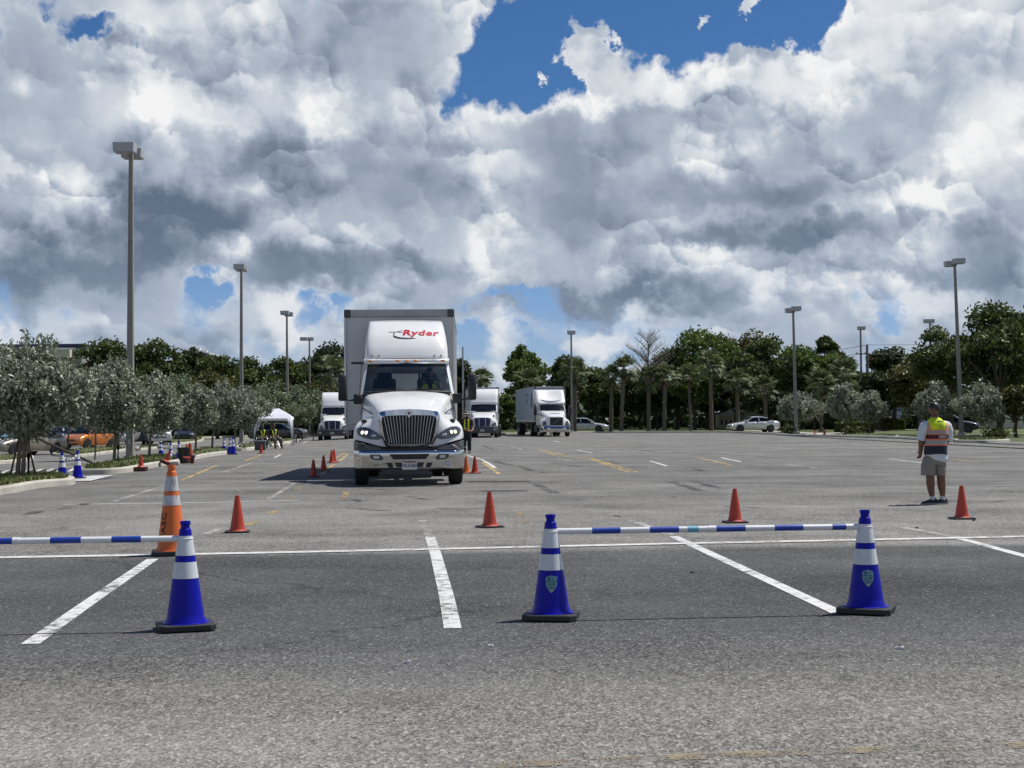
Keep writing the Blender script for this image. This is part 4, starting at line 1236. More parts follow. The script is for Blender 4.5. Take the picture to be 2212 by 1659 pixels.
    fr_ = [(x, y - .006, z) for x, y, z in wb] + [(x, y - .006, z) for x, y, z in wt[::-1]]
    inn_ = []
    cx, cz = 0, 2.31
    for x, y, z in fr_:
        inn_.append((x - (0.035 if x > 0.8 else -0.035 if x < -0.8 else 0), y + (0.02 if z < 2.3 else -0.04), z + (0.025 if z < 2.3 else -0.045)))
    m = len(fr_)
    b.add(fr_ + inn_, [(i, (i + 1) % m, m + (i + 1) % m, m + i) for i in range(m)])
    b.build('screen_surround', M['black_plastic'], t, fix=False)
    b = MB(); b.tube([(-.75, 2.06, 2.02), (-.1, 2.02, 2.035)], .010, 6); b.tube([(.05, 2.02, 2.035), (.72, 2.06, 2.02)], .010, 6); b.build('wiper', M['black_plastic'], t)
    for x, w in ((-.80, .09), (-.20, .10), (0, .10), (.20, .10), (.80, .09)):
        b = MB(); b.ball((x, 2.725, 2.672), .05, 10, 6, (1.1, .5, .5)); b.build('roof_marker_light', M['amber'], t, smooth=True)
    # interior
    b = MB(); b.box((0, 2.30, 1.90), (1.86, .50, .12)); b.box((0, 2.75, .95), (1.9, 1.9, .1)); b.box((0, 3.70, 1.5), (1.9, .06, .9)); b.build('dashboard', M['dark_trim'], t, bevel=0.02)
    b = MB(); b.box((0, 2.83, 2.585), (1.70, .05, .09)); b.build('sun_visor', M['black_plastic'], t)
    for s in (-1, 1):
        b = MB(); b.rbox((s * .50, 3.15, 1.50), (.52, .50, .16), .08); b.rbox((s * .50, 3.42, 1.90), (.52, .16, .80), .07); b.rbox((s * .50, 3.40, 2.33), (.34, .12, .20), .05)
        b.build('seat', M['seat_cloth'], t, smooth=True)
    b = MB(); b.tube([(.62, 3.73, 2.02), (.62, 3.73, 2.42)], .02); b.tube([(.30, 3.73, 2.02), (.30, 3.73, 2.42)], .025); b.build('window_bar', M['black_plastic'], t)
    b = MB(); n = 24
    ring = [(.50 + .22 * math.cos(2 * math.pi * k / n), 2.66 + .09 * math.sin(2 * math.pi * k / n), 2.02 + .17 * math.sin(2 * math.pi * k / n)) for k in range(n + 1)]
    b.tube(ring, .016, 8, cap=False); b.tube([(.28, 2.66, 2.02), (.72, 2.66, 2.02)], .014, 6); b.tube([(.50, 2.66, 2.02), (.50, 2.45, 1.85)], .03, 6)
    b.build('steering_wheel', M['black_plastic'], t, smooth=True)
    # roof fairing
    F = []
    for (y, z, hw, cr) in ((2.88, 2.735, .93, .02), (2.90, 2.80, .935, .03), (3.02, 3.0, .93, .05), (3.25, 3.25, .91, .07), (3.55, 3.46, .885, .07), (3.78, 3.575, .87, .055), (3.92, 3.62, .86, .045)):
        F.append([(-hw - .01, 4.35, z - .06), (-hw, y + .42, z - .03), (-hw * .985, y + .20, z - .01), (-hw * .90, y + .04, z), (-hw * .5, y - cr * .6, z + .003), (0, y - cr, z + .005), (hw * .5, y - cr * .6, z + .003), (hw * .90, y + .04, z), (hw * .985, y + .20, z - .01), (hw, y + .42, z - .03), (hw + .01, 4.35, z - .06)])
    F.append([(-.86, 4.35, 3.60), (-.85, 4.33, 3.64), (-.83, 4.32, 3.655), (-.78, 4.30, 3.665), (-.4, 4.28, 3.675), (0, 4.28, 3.68), (.4, 4.28, 3.675), (.78, 4.30, 3.665), (.83, 4.32, 3.655), (.85, 4.33, 3.64), (.86, 4.35, 3.60)])
    fg = smooth_grid(F, 4, 4)
    b = MB(); b.grid(fg); fair = b.build('roof_fairing', W, t, smooth=True, angle=180)
    # interpolation of the fairing front, for the lettering
    from mathutils.bvhtree import BVHTree
    nj = len(fg[0])
    bvh = BVHTree.FromPolygons([Vector(q) for r in fg for q in r], [(i * nj + j, i * nj + j + 1, (i + 1) * nj + j + 1, (i + 1) * nj + j) for i in range(len(fg) - 1) for j in range(nj - 1)])
    def fy(x, z):
        hit = bvh.ray_cast(Vector((x, -2, z)), Vector((0, 1, 0)))
        return hit[0].y if hit[0] is not None else 3.6
    vs, fs = text_mesh("Ryder", 0.175, 0, 0.16, 0.0070, 'CENTER', 1.12)
    bm = bmesh.new(); V_ = [bm.verts.new(v) for v in vs]
    for f in fs:
        try: bm.faces.new([V_[i] for i in f])
        except ValueError: pass
    bmesh.ops.triangulate(bm, faces=bm.faces); bmesh.ops.subdivide_edges(bm, edges=bm.edges, cuts=1)
    for v in bm.verts:
        x = v.co.x * 1.72 + .31; z = 3.325 + v.co.y * 1.0 - 0.035 * v.co.x
        v.co = Vector((x, fy(x, z) - .012, z))
    me = bpy.data.meshes.new('lettering'); bm.to_mesh(me); bm.free(); me.materials.append(mat('logo_red', (.50, .012, .03), 0.4))
    o = bpy.data.objects.new('lettering', me); COL.objects.link(o); o.parent = fair
    b = MB()
    sw = [(-.25, 3.335, .006), (-.285, 3.31, .03), (-.295, 3.27, .042), (-.25, 3.235, .040), (-.15, 3.208, .030), (.0, 3.198, .024), (.13, 3.198, .016), (.22, 3.206, .004)]
    b.grid([[(x, fy(x, z + h / 2) - .010, z + h / 2), (x, fy(x, z - h / 2) - .010, z - h / 2)] for x, z, h in catmull(sw, 3)])
    for a_, c_ in (((-.40, 3.345), (-.18, 3.35)), ((-.22, 3.35), (-.08, 3.385)), ((-.18, 3.345), (-.08, 3.335))):
        b.grid([[(x, fy(x, z) - .012, z + .007), (x, fy(x, z) - .012, z - .007)] for x, z in (a_, c_)])
    b.build('swoosh', mat('logo_black', (.012, .02, .022), 0.4), fair, fix=False)
    for s in (-1, 1):
        b = MB(); b.box((s * .77, 2.90, 2.79), (.03, .03, .05)); b.box((s * .62, 2.88, 2.79), (.03, .03, .05)); b.build('fairing_bolt', M['steel'], fair)
    # mirrors
    for s in (-1, 1):
        name = 'door_mirror'
        b = MB(); b.rbox((s * 1.405, 1.98, 2.07), (.185, .13, .58), .05); mm = b.build(name, M['black_plastic'], t, smooth=True, angle=50)
        b = MB(); b.tube([(s * 1.36, 2.0, 1.83), (s * 1.25, 2.02, 1.80), (s * 1.08, 2.08, 1.80)], .022, 8); b.rbox((s * 1.075, 2.02, 1.82), (.19, .16, .22), .04); b.build('mirror_arm', M['black_plastic'], mm, smooth=True, angle=50)
        b = MB()
        b.tube([(s * .99, 1.75, 1.72), (s * 1.0, 1.30, 1.50), (s * .985, 1.05, 1.37), (s * .93, .78, 1.34)], .014, 6)
        b.tube([(s * .97, 1.6, 1.62), (s * .78, 1.1, 1.50), (s * .70, .95, 1.45)], .012, 6)
        b.ball((s * .915, .74, 1.335), .058, 12, 8, (1, .6, .8))
        b.build('hood_mirror', M['black_plastic'], t, smooth=True)
    b = MB(); b.box((-1.10, 2.75, 2.63), (.26, .10, .05), rz=0.15); b.tube([(-.98, 2.75, 2.63), (-.90, 2.80, 2.63)], .012, 6); b.tube([(-1.0, 2.75, 2.61), (-1.04, 2.1, 1.90)], .012, 6); b.build('window_visor', M['black_plastic'], t)
    # chassis, axles, wheels, tank
    b = MB()
    for s in (-1, 1): b.box((s * .42, 4.1, .80), (.09, 7.0, .26))
    b.box((0, 1.15, .52), (1.9, .14, .12)); b.box((0, 5.9, .52), (1.7, .16, .16)); b.box((0, 1.6, .75), (.8, 1.4, .5)); b.box((0, .5, .62), (1.2, .3, .25))
    b.tube([(0, 2.2, .45), (0, 5.7, .50)], .06, 8)
    for s in (-1, 1): b.box((s * .88, 1.25, 1.0), (.42, 1.0, .05))
    b.build('chassis', M['black_plastic'], t)
    for s in (-1, 1):
        b = MB(); b.tube([(s * .80, 2.7, .62), (s * .80, 3.9, .62)], .30, 20); b.build('fuel_tank', M['steel'], t, smooth=True)
        wheel(t, (s * .985, 1.15, .50), .50, .28, side=s)
        wheel(t, (s * 1.05, 5.9, .50), .50, .26, side=s); wheel(t, (s * .77, 5.9, .50), .50, .26, side=s)
    for s in (-1, 1):
        b = MB(); b.box((s * .93, 6.75, .52), (.58, .012, .62)); b.build('mud_flap', M['rubber'], t)
    # the trailer is a thing of its own
    q = AT(863.8, 900, 34.85)
    tr = thing('box_trailer', 'tall white box trailer with dark top rail, pulled by the truck with red roof lettering', 'trailer', (q.x, 34.85, 0), R(1.7))
    make_trailer(tr, 2.57, 8.6, 1.26, 3.955)
    return t

def make_trailer(tr, w, L, z0, z1, side='box_white', band=True, rear=2):
    side_m = M[side]
    h = w / 2
    b = MB(); b.box((0, L / 2, (z0 + z1) / 2), (w - .03, L, z1 - z0 - .02)); b.build('box', side_m, tr, bevel=0.015)
    b = MB(); b.box((0, -.02, z1 - .08), (w, .06, .17)); b.box((0, L / 2, z1 - .02), (w, L, .05))
    for s in (-1, 1): b.box((s * (h - .01), L / 2, z1 - .055), (.03, L, .11))
    b.build('top_rail', M['steel'], tr, bevel=0.008)
    for s in (-1, 1):
        b = MB(); b.box((s * (h - .07), -.035, z1 - .085), (.16, .07, .19)); b.build('corner_cap', M['dark_trim'], tr, bevel=0.02)
        b = MB(); b.box((s * (h - .012), -.012, (z0 + z1) / 2 - .08), (.05, .05, z1 - z0 - .2)); b.build('corner_post', M['alloy'], tr, bevel=0.006)
    b = MB(); b.box((0, L / 2, z0 - .06), (w - .02, L, .14)); b.build('bottom_rail', M['box_grime'], tr, bevel=0.01)
    m = int(L / .6)
    for s in (-1, 1):
      b = MB()
      for k in range(m + 1):
        b.box((s * (h - .008), .1 + k * (L - .2) / m, (z0 + z1) / 2), (.012, .05, z1 - z0 - .25))
      b.build('side_ribbing', side_m, tr)
    b = MB()
    for k in range(22):
        z = z0 + .15 + k * (z1 - z0 - .4) / 21
        for x in (-h * .34, h * .34): b.box((x, -.008, z), (.014, .012, .014))
    b.build('rivet_row', M['steel'], tr)
    b = MB()
    for s in (-1, 1): b.box((s * .45, L * .5, z0 - .2), (.08, L * .9, .16))
    for s in (-1, 1): b.box((s * .7, L * .34, z0 / 2), (.10, .10, z0 - .1)); b.box((s * .7, L * .34, .06), (.2, .2, .04))
    b.box((0, L - .05, .62), (w - .2, .08, .10))
    b.build('underframe', M['black_plastic'], tr)
    for s in (-1, 1):
        for d in ((L - 1.2,) if rear == 1 else (L - 1.2, L - 2.3)):
            wheel(tr, (s * (h - .16), d, .50), .50, .25, side=s); wheel(tr, (s * (h - .46), d, .50), .50, .25, side=s)

def generic_tractor(kind, label, loc, rz, cat='truck', dx=0.0):
    """conventional tractors in the distance; kind 'sleeper' (rounded tall roof, dark bumper) or 'flat' (square grille with a diagonal bar)"""
    t = thing('tractor_unit', label, cat, loc, rz)
    W = M['white_paint']
    sl = kind == 'sleeper'
    if sl:
        rows = [
            [(0, .25, .80), (.50, .27, .80), (.80, .40, .82), (1.05, .62, .86), (1.13, .95, .86)],
            [(0, .25, 1.10), (.52, .28, 1.10), (.80, .45, 1.10), (1.04, .70, 1.08), (1.13, 1.0, 1.02)],
            [(0, .27, 1.38), (.60, .32, 1.37), (.84, .55, 1.33), (1.02, .85, 1.27), (1.12, 1.15, 1.15)],
            [(0, .42, 1.56), (.62, .50, 1.53), (.82, .85, 1.43), (.98, 1.1, 1.33), (1.09, 1.3, 1.17)],
            [(0, 1.2, 1.76), (.68, 1.25, 1.72), (.84, 1.4, 1.56), (.96, 1.5, 1.38), (1.05, 1.6, 1.12)],
            [(0, 2.0, 1.92), (.78, 2.02, 1.88), (.94, 2.08, 1.72), (1.0, 2.1, 1.42), (1.04, 2.1, .9)]]
    else:
        rows = [
            [(0, .22, .80), (.46, .24, .80), (.62, .30, .82), (1.06, .58, .84), (1.15, .95, .86)],
            [(0, .22, 1.05), (.46, .24, 1.05), (.63, .32, 1.06), (1.07, .62, 1.08), (1.16, 1.0, 1.05)],
            [(0, .24, 1.42), (.47, .27, 1.42), (.66, .42, 1.36), (1.03, .85, 1.27), (1.14, 1.15, 1.15)],
            [(0, .30, 1.56), (.50, .35, 1.55), (.74, .70, 1.45), (.98, 1.1, 1.33), (1.10, 1.3, 1.17)],
            [(0, 1.2, 1.82), (.62, 1.25, 1.80), (.86, 1.4, 1.62), (.96, 1.5, 1.40), (1.06, 1.6, 1.12)],
            [(0, 2.0, 1.99), (.80, 2.02, 1.96), (.96, 2.08, 1.78), (1.0, 2.1, 1.42), (1.04, 2.1, .9)]]
    full = [[(-x, y, z) for x, y, z in r[::-1][:-1]] + r for r in rows]
    g = smooth_grid(full, 3, 3)
    b = MB(); b.grid(g); b.build('hood', W, t, smooth=True, angle=180)
    gp = [q for r in g for q in r if q[1] < 1.3]
    def hs(x, z):
        ds = sorted(((q[0] - x) ** 2 + (q[2] - z) ** 2, q[1]) for q in gp)[:4]
        w = [1 / (d + 1e-4) for d, _ in ds]
        return sum(a * y for a, (_, y) in zip(w, ds)) / sum(w)
    if sl:
        gpoly = [(-.60, 1.44), (-.35, 1.475), (0, 1.485), (.35, 1.475), (.60, 1.44), (.56, 1.0), (.50, .80), (-.50, .80), (-.56, 1.0)]
    else:
        gpoly = [(-.49, 1.46), (.49, 1.46), (.49, .86), (-.49, .86)]
    gb = MB(); gb.prism([(x * 1.07, z + (.03 if z > 1.2 else -.03)) for x, z in gpoly], .19, .30); grl = gb.build('grille', M['chrome'], t, bevel=0.01)
    b = MB(); b.prism(gpoly, .165, .20); b.build('grille_screen', mat('mesh_blue', (.02, .03, .09), .35, .4, scale=40, var=.5) if sl else M['black_plastic'], grl)
    b = MB()
    if sl:
        for x in (-.24, .24): b.box((x, .155, 1.13), (.035, .04, .64))
        b.box((0, .155, .82), (1.0, .04, .03))
    else:
        b.tube([(-.40, .155, .88), (.36, .155, 1.45)], .016, 6); b.box((0, .15, .80), (1.04, .06, .05))
    b.build('grille_bar', M['chrome'], grl)
    if not sl:
        b = MB(); b.box((0, .95, 1.755), (.86, .05, .03)); b.box((0, .98, 1.77), (.56, .05, .04)); b.build('hood_vent', M['black_plastic'], t)
    for s in (-1, 1):
        if sl: poly = [(.66, .88), (.72, 1.02), (.84, 1.12), (.96, 1.16), (1.06, 1.10), (1.07, .95), (1.0, .88)]
        else: poly = [(.74, .86), (.73, 1.0), (.78, 1.16), (.92, 1.22), (1.04, 1.20), (1.10, 1.08), (1.08, .88)]
        b = wrap_panel([(s * x, z) for x, z in poly], lambda x, z: hs(x, z) - .02)
        b.build('headlight', M['dark_lens'], t, smooth=True)
    bm_ = 'dark_trim' if sl else 'chrome'
    def by(x): return -.02 + .10 * (abs(x) / 1.14) ** 2 + .35 * max(0, (abs(x) - .93) / .21) ** 2
    xs_ = [-1.16 + 2.32 * i / 30 for i in range(31)]
    top = .86 if sl else .80
    b = MB(); b.grid([[(x, by(x) + dy, z) for x in xs_] for z, dy in ((.34, .06), (.38, 0), (.6, -.01), (top - .05, 0), (top, .05))]); bp = b.build('bumper', M[bm_], t, smooth=True, angle=60)
    if sl:
        for s in (-1, 1): b = MB(); b.ball((s * .90, by(.9) - .02, .60), .07, 10, 6, (1, .3, 1)); b.build('fog_light', M['lens'], bp, smooth=True)
    else:
        b = MB(); b.box((0, -.045, .66), (1.0, .02, .09)); b.build('intake', M['black_plastic'], bp)
        for s in (-1, 1): b = MB(); b.box((s * .86, by(.86) - .01, .64), (.26, .02, .17), rz=s * .2); b.build('fog_light', M['dark_lens'], bp)
    b = MB(); b.box((0, -.05, .55 if sl else .44), (.31, .015, .17)); b.build('licence_plate', M['lens'] if False else mat('plate_grey', (.4, .43, .4), .4), t)
    # cab
    zt = 2.50
    cab = MB()
    cab.box((0, 3.0, 1.35), (2.08, 1.9, 1.3))
    for s in (-1, 1):
        cab.add([(s * 1.0, 2.10, 1.90), (s * 1.06, 2.25, 1.90), (s * 1.0, 2.78, zt), (s * .93, 2.66, zt)], [(0, 1, 2, 3)])
        cab.add([(s * 1.04, 3.2, 1.90), (s * 1.04, 3.95, 1.90), (s * 1.0, 3.95, zt), (s * 1.0, 3.2, zt)], [(0, 1, 2, 3)])
    cab.box((0, 3.3, zt + .05), (2.02, 1.35, .14))
    cab.box((0, 3.93, 2.2), (2.02, .05, .7))
    cab.build('cab', W, t, bevel=0.03)
    b = MB(); b.grid([[(-.97, 2.10, 1.93), (-.5, 2.0, 1.95), (0, 1.98, 1.95), (.5, 2.0, 1.95), (.97, 2.10, 1.93)], [(-.92, 2.66, zt), (-.46, 2.58, zt), (0, 2.56, zt), (.46, 2.58, zt), (.92, 2.66, zt)]])
    b.build('windscreen', M['car_glass'], t, smooth=True)
    if sl:
        b = MB(); b.box((0, 2.26, 2.22), (.03, .02, .62)); b.build('screen_divider', M['black_plastic'], t)
    # roof: tall rounded cap or wing-cut fairing
    F = []
    tab = ((2.58, 2.56, 1.02), (2.60, 2.68, 1.04), (2.66, 2.80, 1.04), (2.82, 3.12, 1.06), (3.05, 3.40, 1.07), (3.35, 3.60, 1.07), (3.7, 3.70, 1.06)) if sl else ((2.66, 2.56, 1.10), (2.70, 2.68, 1.12), (3.0, 2.92, 1.15), (3.3, 3.2, 1.16), (3.55, 3.45, 1.16), (3.75, 3.62, 1.16), (3.95, 3.66, 1.16))
    for (y, z, hw) in tab:
        cr = .06 if sl else -.14 * min(1, max(0, (z - 2.7) / .3))
        F.append([(-hw, 4.6, z), (-hw, y + .5, z), (-hw * .97, y + .10, z), (-hw * .80, y + .0, z), (-hw * .4, y - cr * .7, z), (0, y - cr, z), (hw * .4, y - cr * .7, z), (hw * .80, y + .0, z), (hw * .97, y + .10, z), (hw, y + .5, z), (hw, 4.6, z)])
    z = F[-1][0][2]; F.append([(x * .96, 4.62, z + .03) for x, _, _ in F[-1]])
    b = MB(); b.grid(smooth_grid(F, 3, 3)); rf = b.build('roof_cap' if sl else 'roof_fairing', W, t, smooth=True, angle=180)
    if not sl:
        b = MB()
        arc = [(-.86, 3.02, 2.98), (-.70, 2.98, 2.88), (-.45, 2.88, 2.80), (0, 2.83, 2.77), (.45, 2.88, 2.80), (.70, 2.98, 2.88), (.86, 3.02, 3.0)]
        b.grid([[(x, y - .12, z + .02), (x * .9, y - .10, z - .07)] for x, y, z in catmull(arc, 3)]); b.build('fairing_lip', W, rf, solid=.03, smooth=True)
    for x in (-.8, -.14, 0, .14, .8):
        b = MB(); b.ball((x, 2.60 if sl else 2.68, 2.62), .035, 8, 6); b.build('roof_marker_light', M['amber'] if not sl else M['dark_trim'], t, smooth=True)
    for s in (-1, 1):
        b = MB()
        if sl:
            b.rbox((s * 1.16, 2.0, 1.98), (.12, .10, .22), .03); b.tube([(s * 1.05, 2.1, 1.85), (s * 1.2, 2.0, 1.85)], .03, 6)
            b.rbox((s * .80, 1.1, 1.62), (.10, .08, .18), .03); b.tube([(s * .86, 1.5, 1.55), (s * .80, 1.1, 1.55)], .02, 6)
            if s < 0: b.rbox((s * 1.40, 2.0, 1.88), (.20, .10, .34), .03); b.tube([(s * 1.40, 2.0, 1.80), (s * 1.0, 2.1, 1.78)], .03, 6)
            else: b.rbox((s * 1.30, 2.0, 2.05), (.16, .10, .45), .03)
        else:
            b.rbox((s * 1.36, 2.05, 2.02), (.26, .12, .68), .04); b.tube([(s * 1.30, 2.1, 1.72), (s * 1.0, 2.15, 1.72)], .03, 6)
            b.tube([(s * 1.05, 2.0, 1.72), (s * .90, 1.2, 1.58), (s * .86, 1.0, 1.25)], .035, 6)
        b.build('door_mirror', M['black_plastic'], t, smooth=True, angle=50)
    b = MB()
    for s in (-1, 1): b.box((s * .42, 4.3, .80), (.09, 6.6, .26)); b.box((s * .95, 3.6, .62), (.35, 1.6, .55))
    b.box((0, 1.3, .55), (1.9, .14, .14)); b.box((0, 1.6, .78), (.8, 1.4, .5)); b.box((0, 6.2, .52), (1.7, .16, .16)); b.build('chassis', M['black_plastic'], t)
    for s in (-1, 1):
        wheel(t, (s * .99, 1.2, .50), .50, .28, side=s, rim='alloy'); wheel(t, (s * 1.05, 6.2, .50), .50, .26, side=s); wheel(t, (s * .77, 6.2, .50), .50, .26, side=s)
    return t
main_truck()
M['box_grey_blue'] = mat('box_blue', (.30, .37, .44), .5, var=.05, dirt=.2)  # the turned trailer's own even grey-blue body colour
def far_trucks():
    # left: white sleeper
    Y = 112; p = AT(717.5, 950, Y)
    generic_tractor('sleeper', 'white sleeper truck with dark blue grille, between the lamp post and the big truck', (p.x, Y, gz(p.x, Y) - 0.04), R(2.0))
    q = thing('box_trailer', 'white box trailer behind the sleeper truck near the lamp post, mostly hidden', 'trailer', (p.x + .75, Y + 5.2, gz(p.x, Y) - .04), R(-1.0))
    make_trailer(q, 2.57, 8.6, 1.26, 3.75, rear=1)
    Y = 110; p = AT(1042, 950, Y)
    generic_tractor('sleeper', 'white sleeper truck with dark bumper, parked right behind the man in the bucket hat', (p.x, Y, 0), R(-1.5))
    q = thing('box_trailer', 'white box trailer behind the sleeper truck near the man in the bucket hat', 'trailer', (p.x - .08, Y + 5.0, 0), R(1.5))
    make_trailer(q, 2.57, 10.0, 1.26, 3.86, rear=1)
    Y = 113; p = AT(1203, 950, Y)
    generic_tractor('flat', 'white truck with a diagonal bar across its square black grille', (p.x, Y, 0), R(7))
    ang = R(5.6)
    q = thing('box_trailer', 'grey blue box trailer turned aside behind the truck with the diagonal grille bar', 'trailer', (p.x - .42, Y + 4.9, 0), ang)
    make_trailer(q, 2.50, 14.5, 1.26, 3.95, side='box_grey_blue', rear=2)
    # faint printing on the long side
    b = MB()
    for (y0, y1, z0, z1) in ((4.2, 6.6, 3.25, 3.5), (5.0, 6.1, 2.7, 3.0), (1.3, 2.6, 2.3, 3.4)):
        b.box((-1.30, (y0 + y1) / 2, (z0 + z1) / 2), (.01, y1 - y0, z1 - z0))
    b.build('side_print', mat('faded_print', (.16, .24, .34), .6), q)
far_trucks()
# ------------------------------------------------------------------ people
M['skin_dark'] = mat('skin_dark', (0.16, 0.075, 0.045), 0.5, var=0.12, scale=9)
M['skin_tan'] = mat('skin_tan', (0.36, 0.19, 0.12), 0.5, var=0.1, scale=9)
M['hair'] = mat('hair', (0.012, 0.010, 0.010), 0.45, var=0.3, scale=60)
M['shirt_white'] = mat('shirt_white', (0.60, 0.64, 0.68), 0.85, var=0.10, scale=5, bump=0.4)
M['khaki'] = mat('khaki', (0.25, 0.225, 0.19), 0.9, var=0.12, scale=7, bump=0.4)
M['navy'] = mat('navy', (0.018, 0.020, 0.035), 0.85, var=0.2)
M['black_cloth'] = mat('black_cloth', (0.015, 0.014, 0.015), 0.9, var=0.3)
M['grey_shirt'] = mat('grey_shirt', (0.10, 0.09, 0.085), 0.9)
M['hivis'] = mat('hivis', (0.62, 0.75, 0.03), 0.7, var=0.08)
M['shoe'] = mat('shoe', (0.020, 0.022, 0.030), 0.7, var=0.3, scale=30)
M['sole'] = mat('sole', (0.30, 0.29, 0.28), 0.8)
M['sock'] = mat('sock', (0.55, 0.55, 0.56), 0.9)
def skin(name, chains, material, parent, sub=2, root=0, smooth=True):
    """chains: list of lists of (x, y, z, r[, ry]); points that coincide are welded"""
    pts, rad, edges, idx = [], [], [], {}
    for ch in chains:
        prev = None
        for p in ch:
            key = (round(p[0], 4), round(p[1], 4), round(p[2], 4))
            if key not in idx:
                idx[key] = len(pts); pts.append(p[:3]); rad.append((p[3], p[4] if len(p) > 4 else p[3]))
            k = idx[key]
            if prev is not None and prev != k: edges.append((prev, k))
            prev = k
    me = bpy.data.meshes.new(name); me.from_pydata(pts, edges, []); me.materials.append(material)
    o = bpy.data.objects.new(name, me); COL.objects.link(o)
    m = o.modifiers.new("skin", 'SKIN'); m.use_smooth_shade = True
    sv = me.skin_vertices[0].data
    for i, r in enumerate(rad): sv[i].radius = r; sv[i].use_root = False; sv[i].use_loose = False
    sv[root].use_root = True
    s = o.modifiers.new("sub", 'SUBSURF'); s.levels = sub; s.render_levels = sub
    # bake the modifiers so that one plain continuous mesh remains
    dg = bpy.context.evaluated_depsgraph_get()
    me2 = bpy.data.meshes.new_from_object(o.evaluated_get(dg))
    bpy.data.objects.remove(o); bpy.data.meshes.remove(me)
    me2.name = name
    if not me2.materials: me2.materials.append(material)
    o = bpy.data.objects.new(name, me2); COL.objects.link(o)
    if parent is not None: o.parent = parent
    return o
def hand(wrist, direction, side_dir, curl=0.5, s=1.0, palm_n=None):
    """chains for a hand: palm, four unequal fingers, thumb"""
    d = Vector(direction).normalized(); a = Vector(side_dir).normalized(); n = d.cross(a).normalized()
    w = Vector(wrist); out = []
    pc = w + d * .045 * s
    pe = w + d * .085 * s
    def P(v, r): return (v.x, v.y, v.z, r)
    wp = P(w, .024 * s)
    palm = P(pc, .030 * s)
    out.append([wp, palm, P(pe, .028 * s)])
    for k, ln in zip((-1.5, -.5, .5, 1.5), (.066, .076, .072, .056)):
        base = pe + a * (k * .019 * s)
        dd = (d + n * curl * .35).normalized(); b1 = base + dd * ln * .45 * s
        dd2 = (d + n * curl * 1.3).normalized(); b2 = b1 + dd2 * ln * .32 * s
        dd3 = (d * .6 + n * curl * 2.0).normalized(); b3 = b2 + dd3 * ln * .28 * s
        out.append([P(pe, .028 * s), P(base, .0105 * s), P(b1, .009 * s), P(b2, .0085 * s), P(b3, .0075 * s)])
    t0 = w + d * .03 * s - a * .026 * s; t1 = t0 + (d * .7 - a * .7 + n * .3).normalized() * .035 * s; t2 = t1 + (d + n * .6).normalized() * .03 * s
    out.append([palm, P(t0, .013 * s), P(t1, .0115 * s), P(t2, .009 * s)])
    return out
def loft(sections, n=20, cap=True, p=2.3):
    """superellipse sections (cx, cy, z, rx, ry) stacked upwards"""
    secs = catmull(sections, 4)
    b = MB(); vs, fs = [], []
    for (cx, cy, z, rx, ry) in secs:
        for k in range(n):
            a = 2 * math.pi * k / n
            ca, sa = math.cos(a), math.sin(a)
            wr = 1 + .018 * math.sin(5 * a + z * 23) + .012 * math.sin(9 * a - z * 31)
            vs.append((cx + rx * wr * math.copysign(abs(ca) ** (2 / p), ca), cy + ry * wr * math.copysign(abs(sa) ** (2 / p), sa), z + .006 * math.sin(3 * a)))
    for i in range(len(secs) - 1):
        for k in range(n): fs.append((i * n + k, i * n + (k + 1) % n, (i + 1) * n + (k + 1) % n, (i + 1) * n + k))
    if cap: fs.append(tuple((len(secs) - 1) * n + k for k in range(n)))
    b.add(vs, fs); return b
def limb(b, pts, n=14):
    """add a tapering sleeve or trouser leg to b: pts (x, y, z, r)"""
    q = catmull(pts, 4)
    b.tube([p[:3] for p in q], [p[3] * (1 + .03 * math.sin(i * 1.7)) for i, p in enumerate(q)], n, cap=False)
    return b
def head_mesh(parent, c, r, yaw, material, tilt=0.0, name='head'):
    """skull with brow, nose, chin and ears; yaw 0 faces -y"""
    b = MB(); nu, nv = 28, 20; vs = []
    for j in range(nv + 1):
        th = math.pi * j / nv; z = math.cos(th)
        for i in range(nu):
            ph = 2 * math.pi * i / nu
            x, y = math.sin(th) * math.sin(ph), -math.sin(th) * math.cos(ph)
            sx, sy, sz = .78, .96, 1.15
            X, Y_, Z = x * sx, y * sy, z * sz
            if z < -.1:
                k = min(1, (-.1 - z) / .9); X *= 1 - .30 * k; Y_ = Y_ * (1 - .25 * k) - .10 * k
            f = max(0, -y)
            nose = math.exp(-((x / .16) ** 2 + ((z + .16) / .22) ** 2)) * f; Y_ -= .22 * nose
            brow = math.exp(-((x / .5) ** 2 + ((z - .14) / .10) ** 2)) * f; Y_ -= .05 * brow
            for ex in (-.33, .33): Y_ += .09 * math.exp(-(((x - ex) / .14) ** 2 + ((z - .02) / .10) ** 2)) * f
            lip = math.exp(-((x / .25) ** 2 + ((z + .50) / .06) ** 2)) * f; Y_ -= .06 * lip
            vs.append(Vector((X, Y_, Z)) * r)
    Mx = Matrix.Rotation(yaw, 3, 'Z') @ Matrix.Rotation(tilt, 3, 'X')
    vs = [Vector(c) + Mx @ v for v in vs]
    fs = [(j * nu + i, (j + 1) * nu + i, (j + 1) * nu + (i + 1) % nu, j * nu + (i + 1) % nu) for j in range(nv) for i in range(nu)]
    b.add(vs, fs)
    for s in (-1, 1):
        e = Vector(c) + Mx @ (Vector((s * .80, .08, -.05)) * r)
        b.ball(tuple(e), r * .24, 8, 6, (.45, .7, 1.1))
    return b, Mx
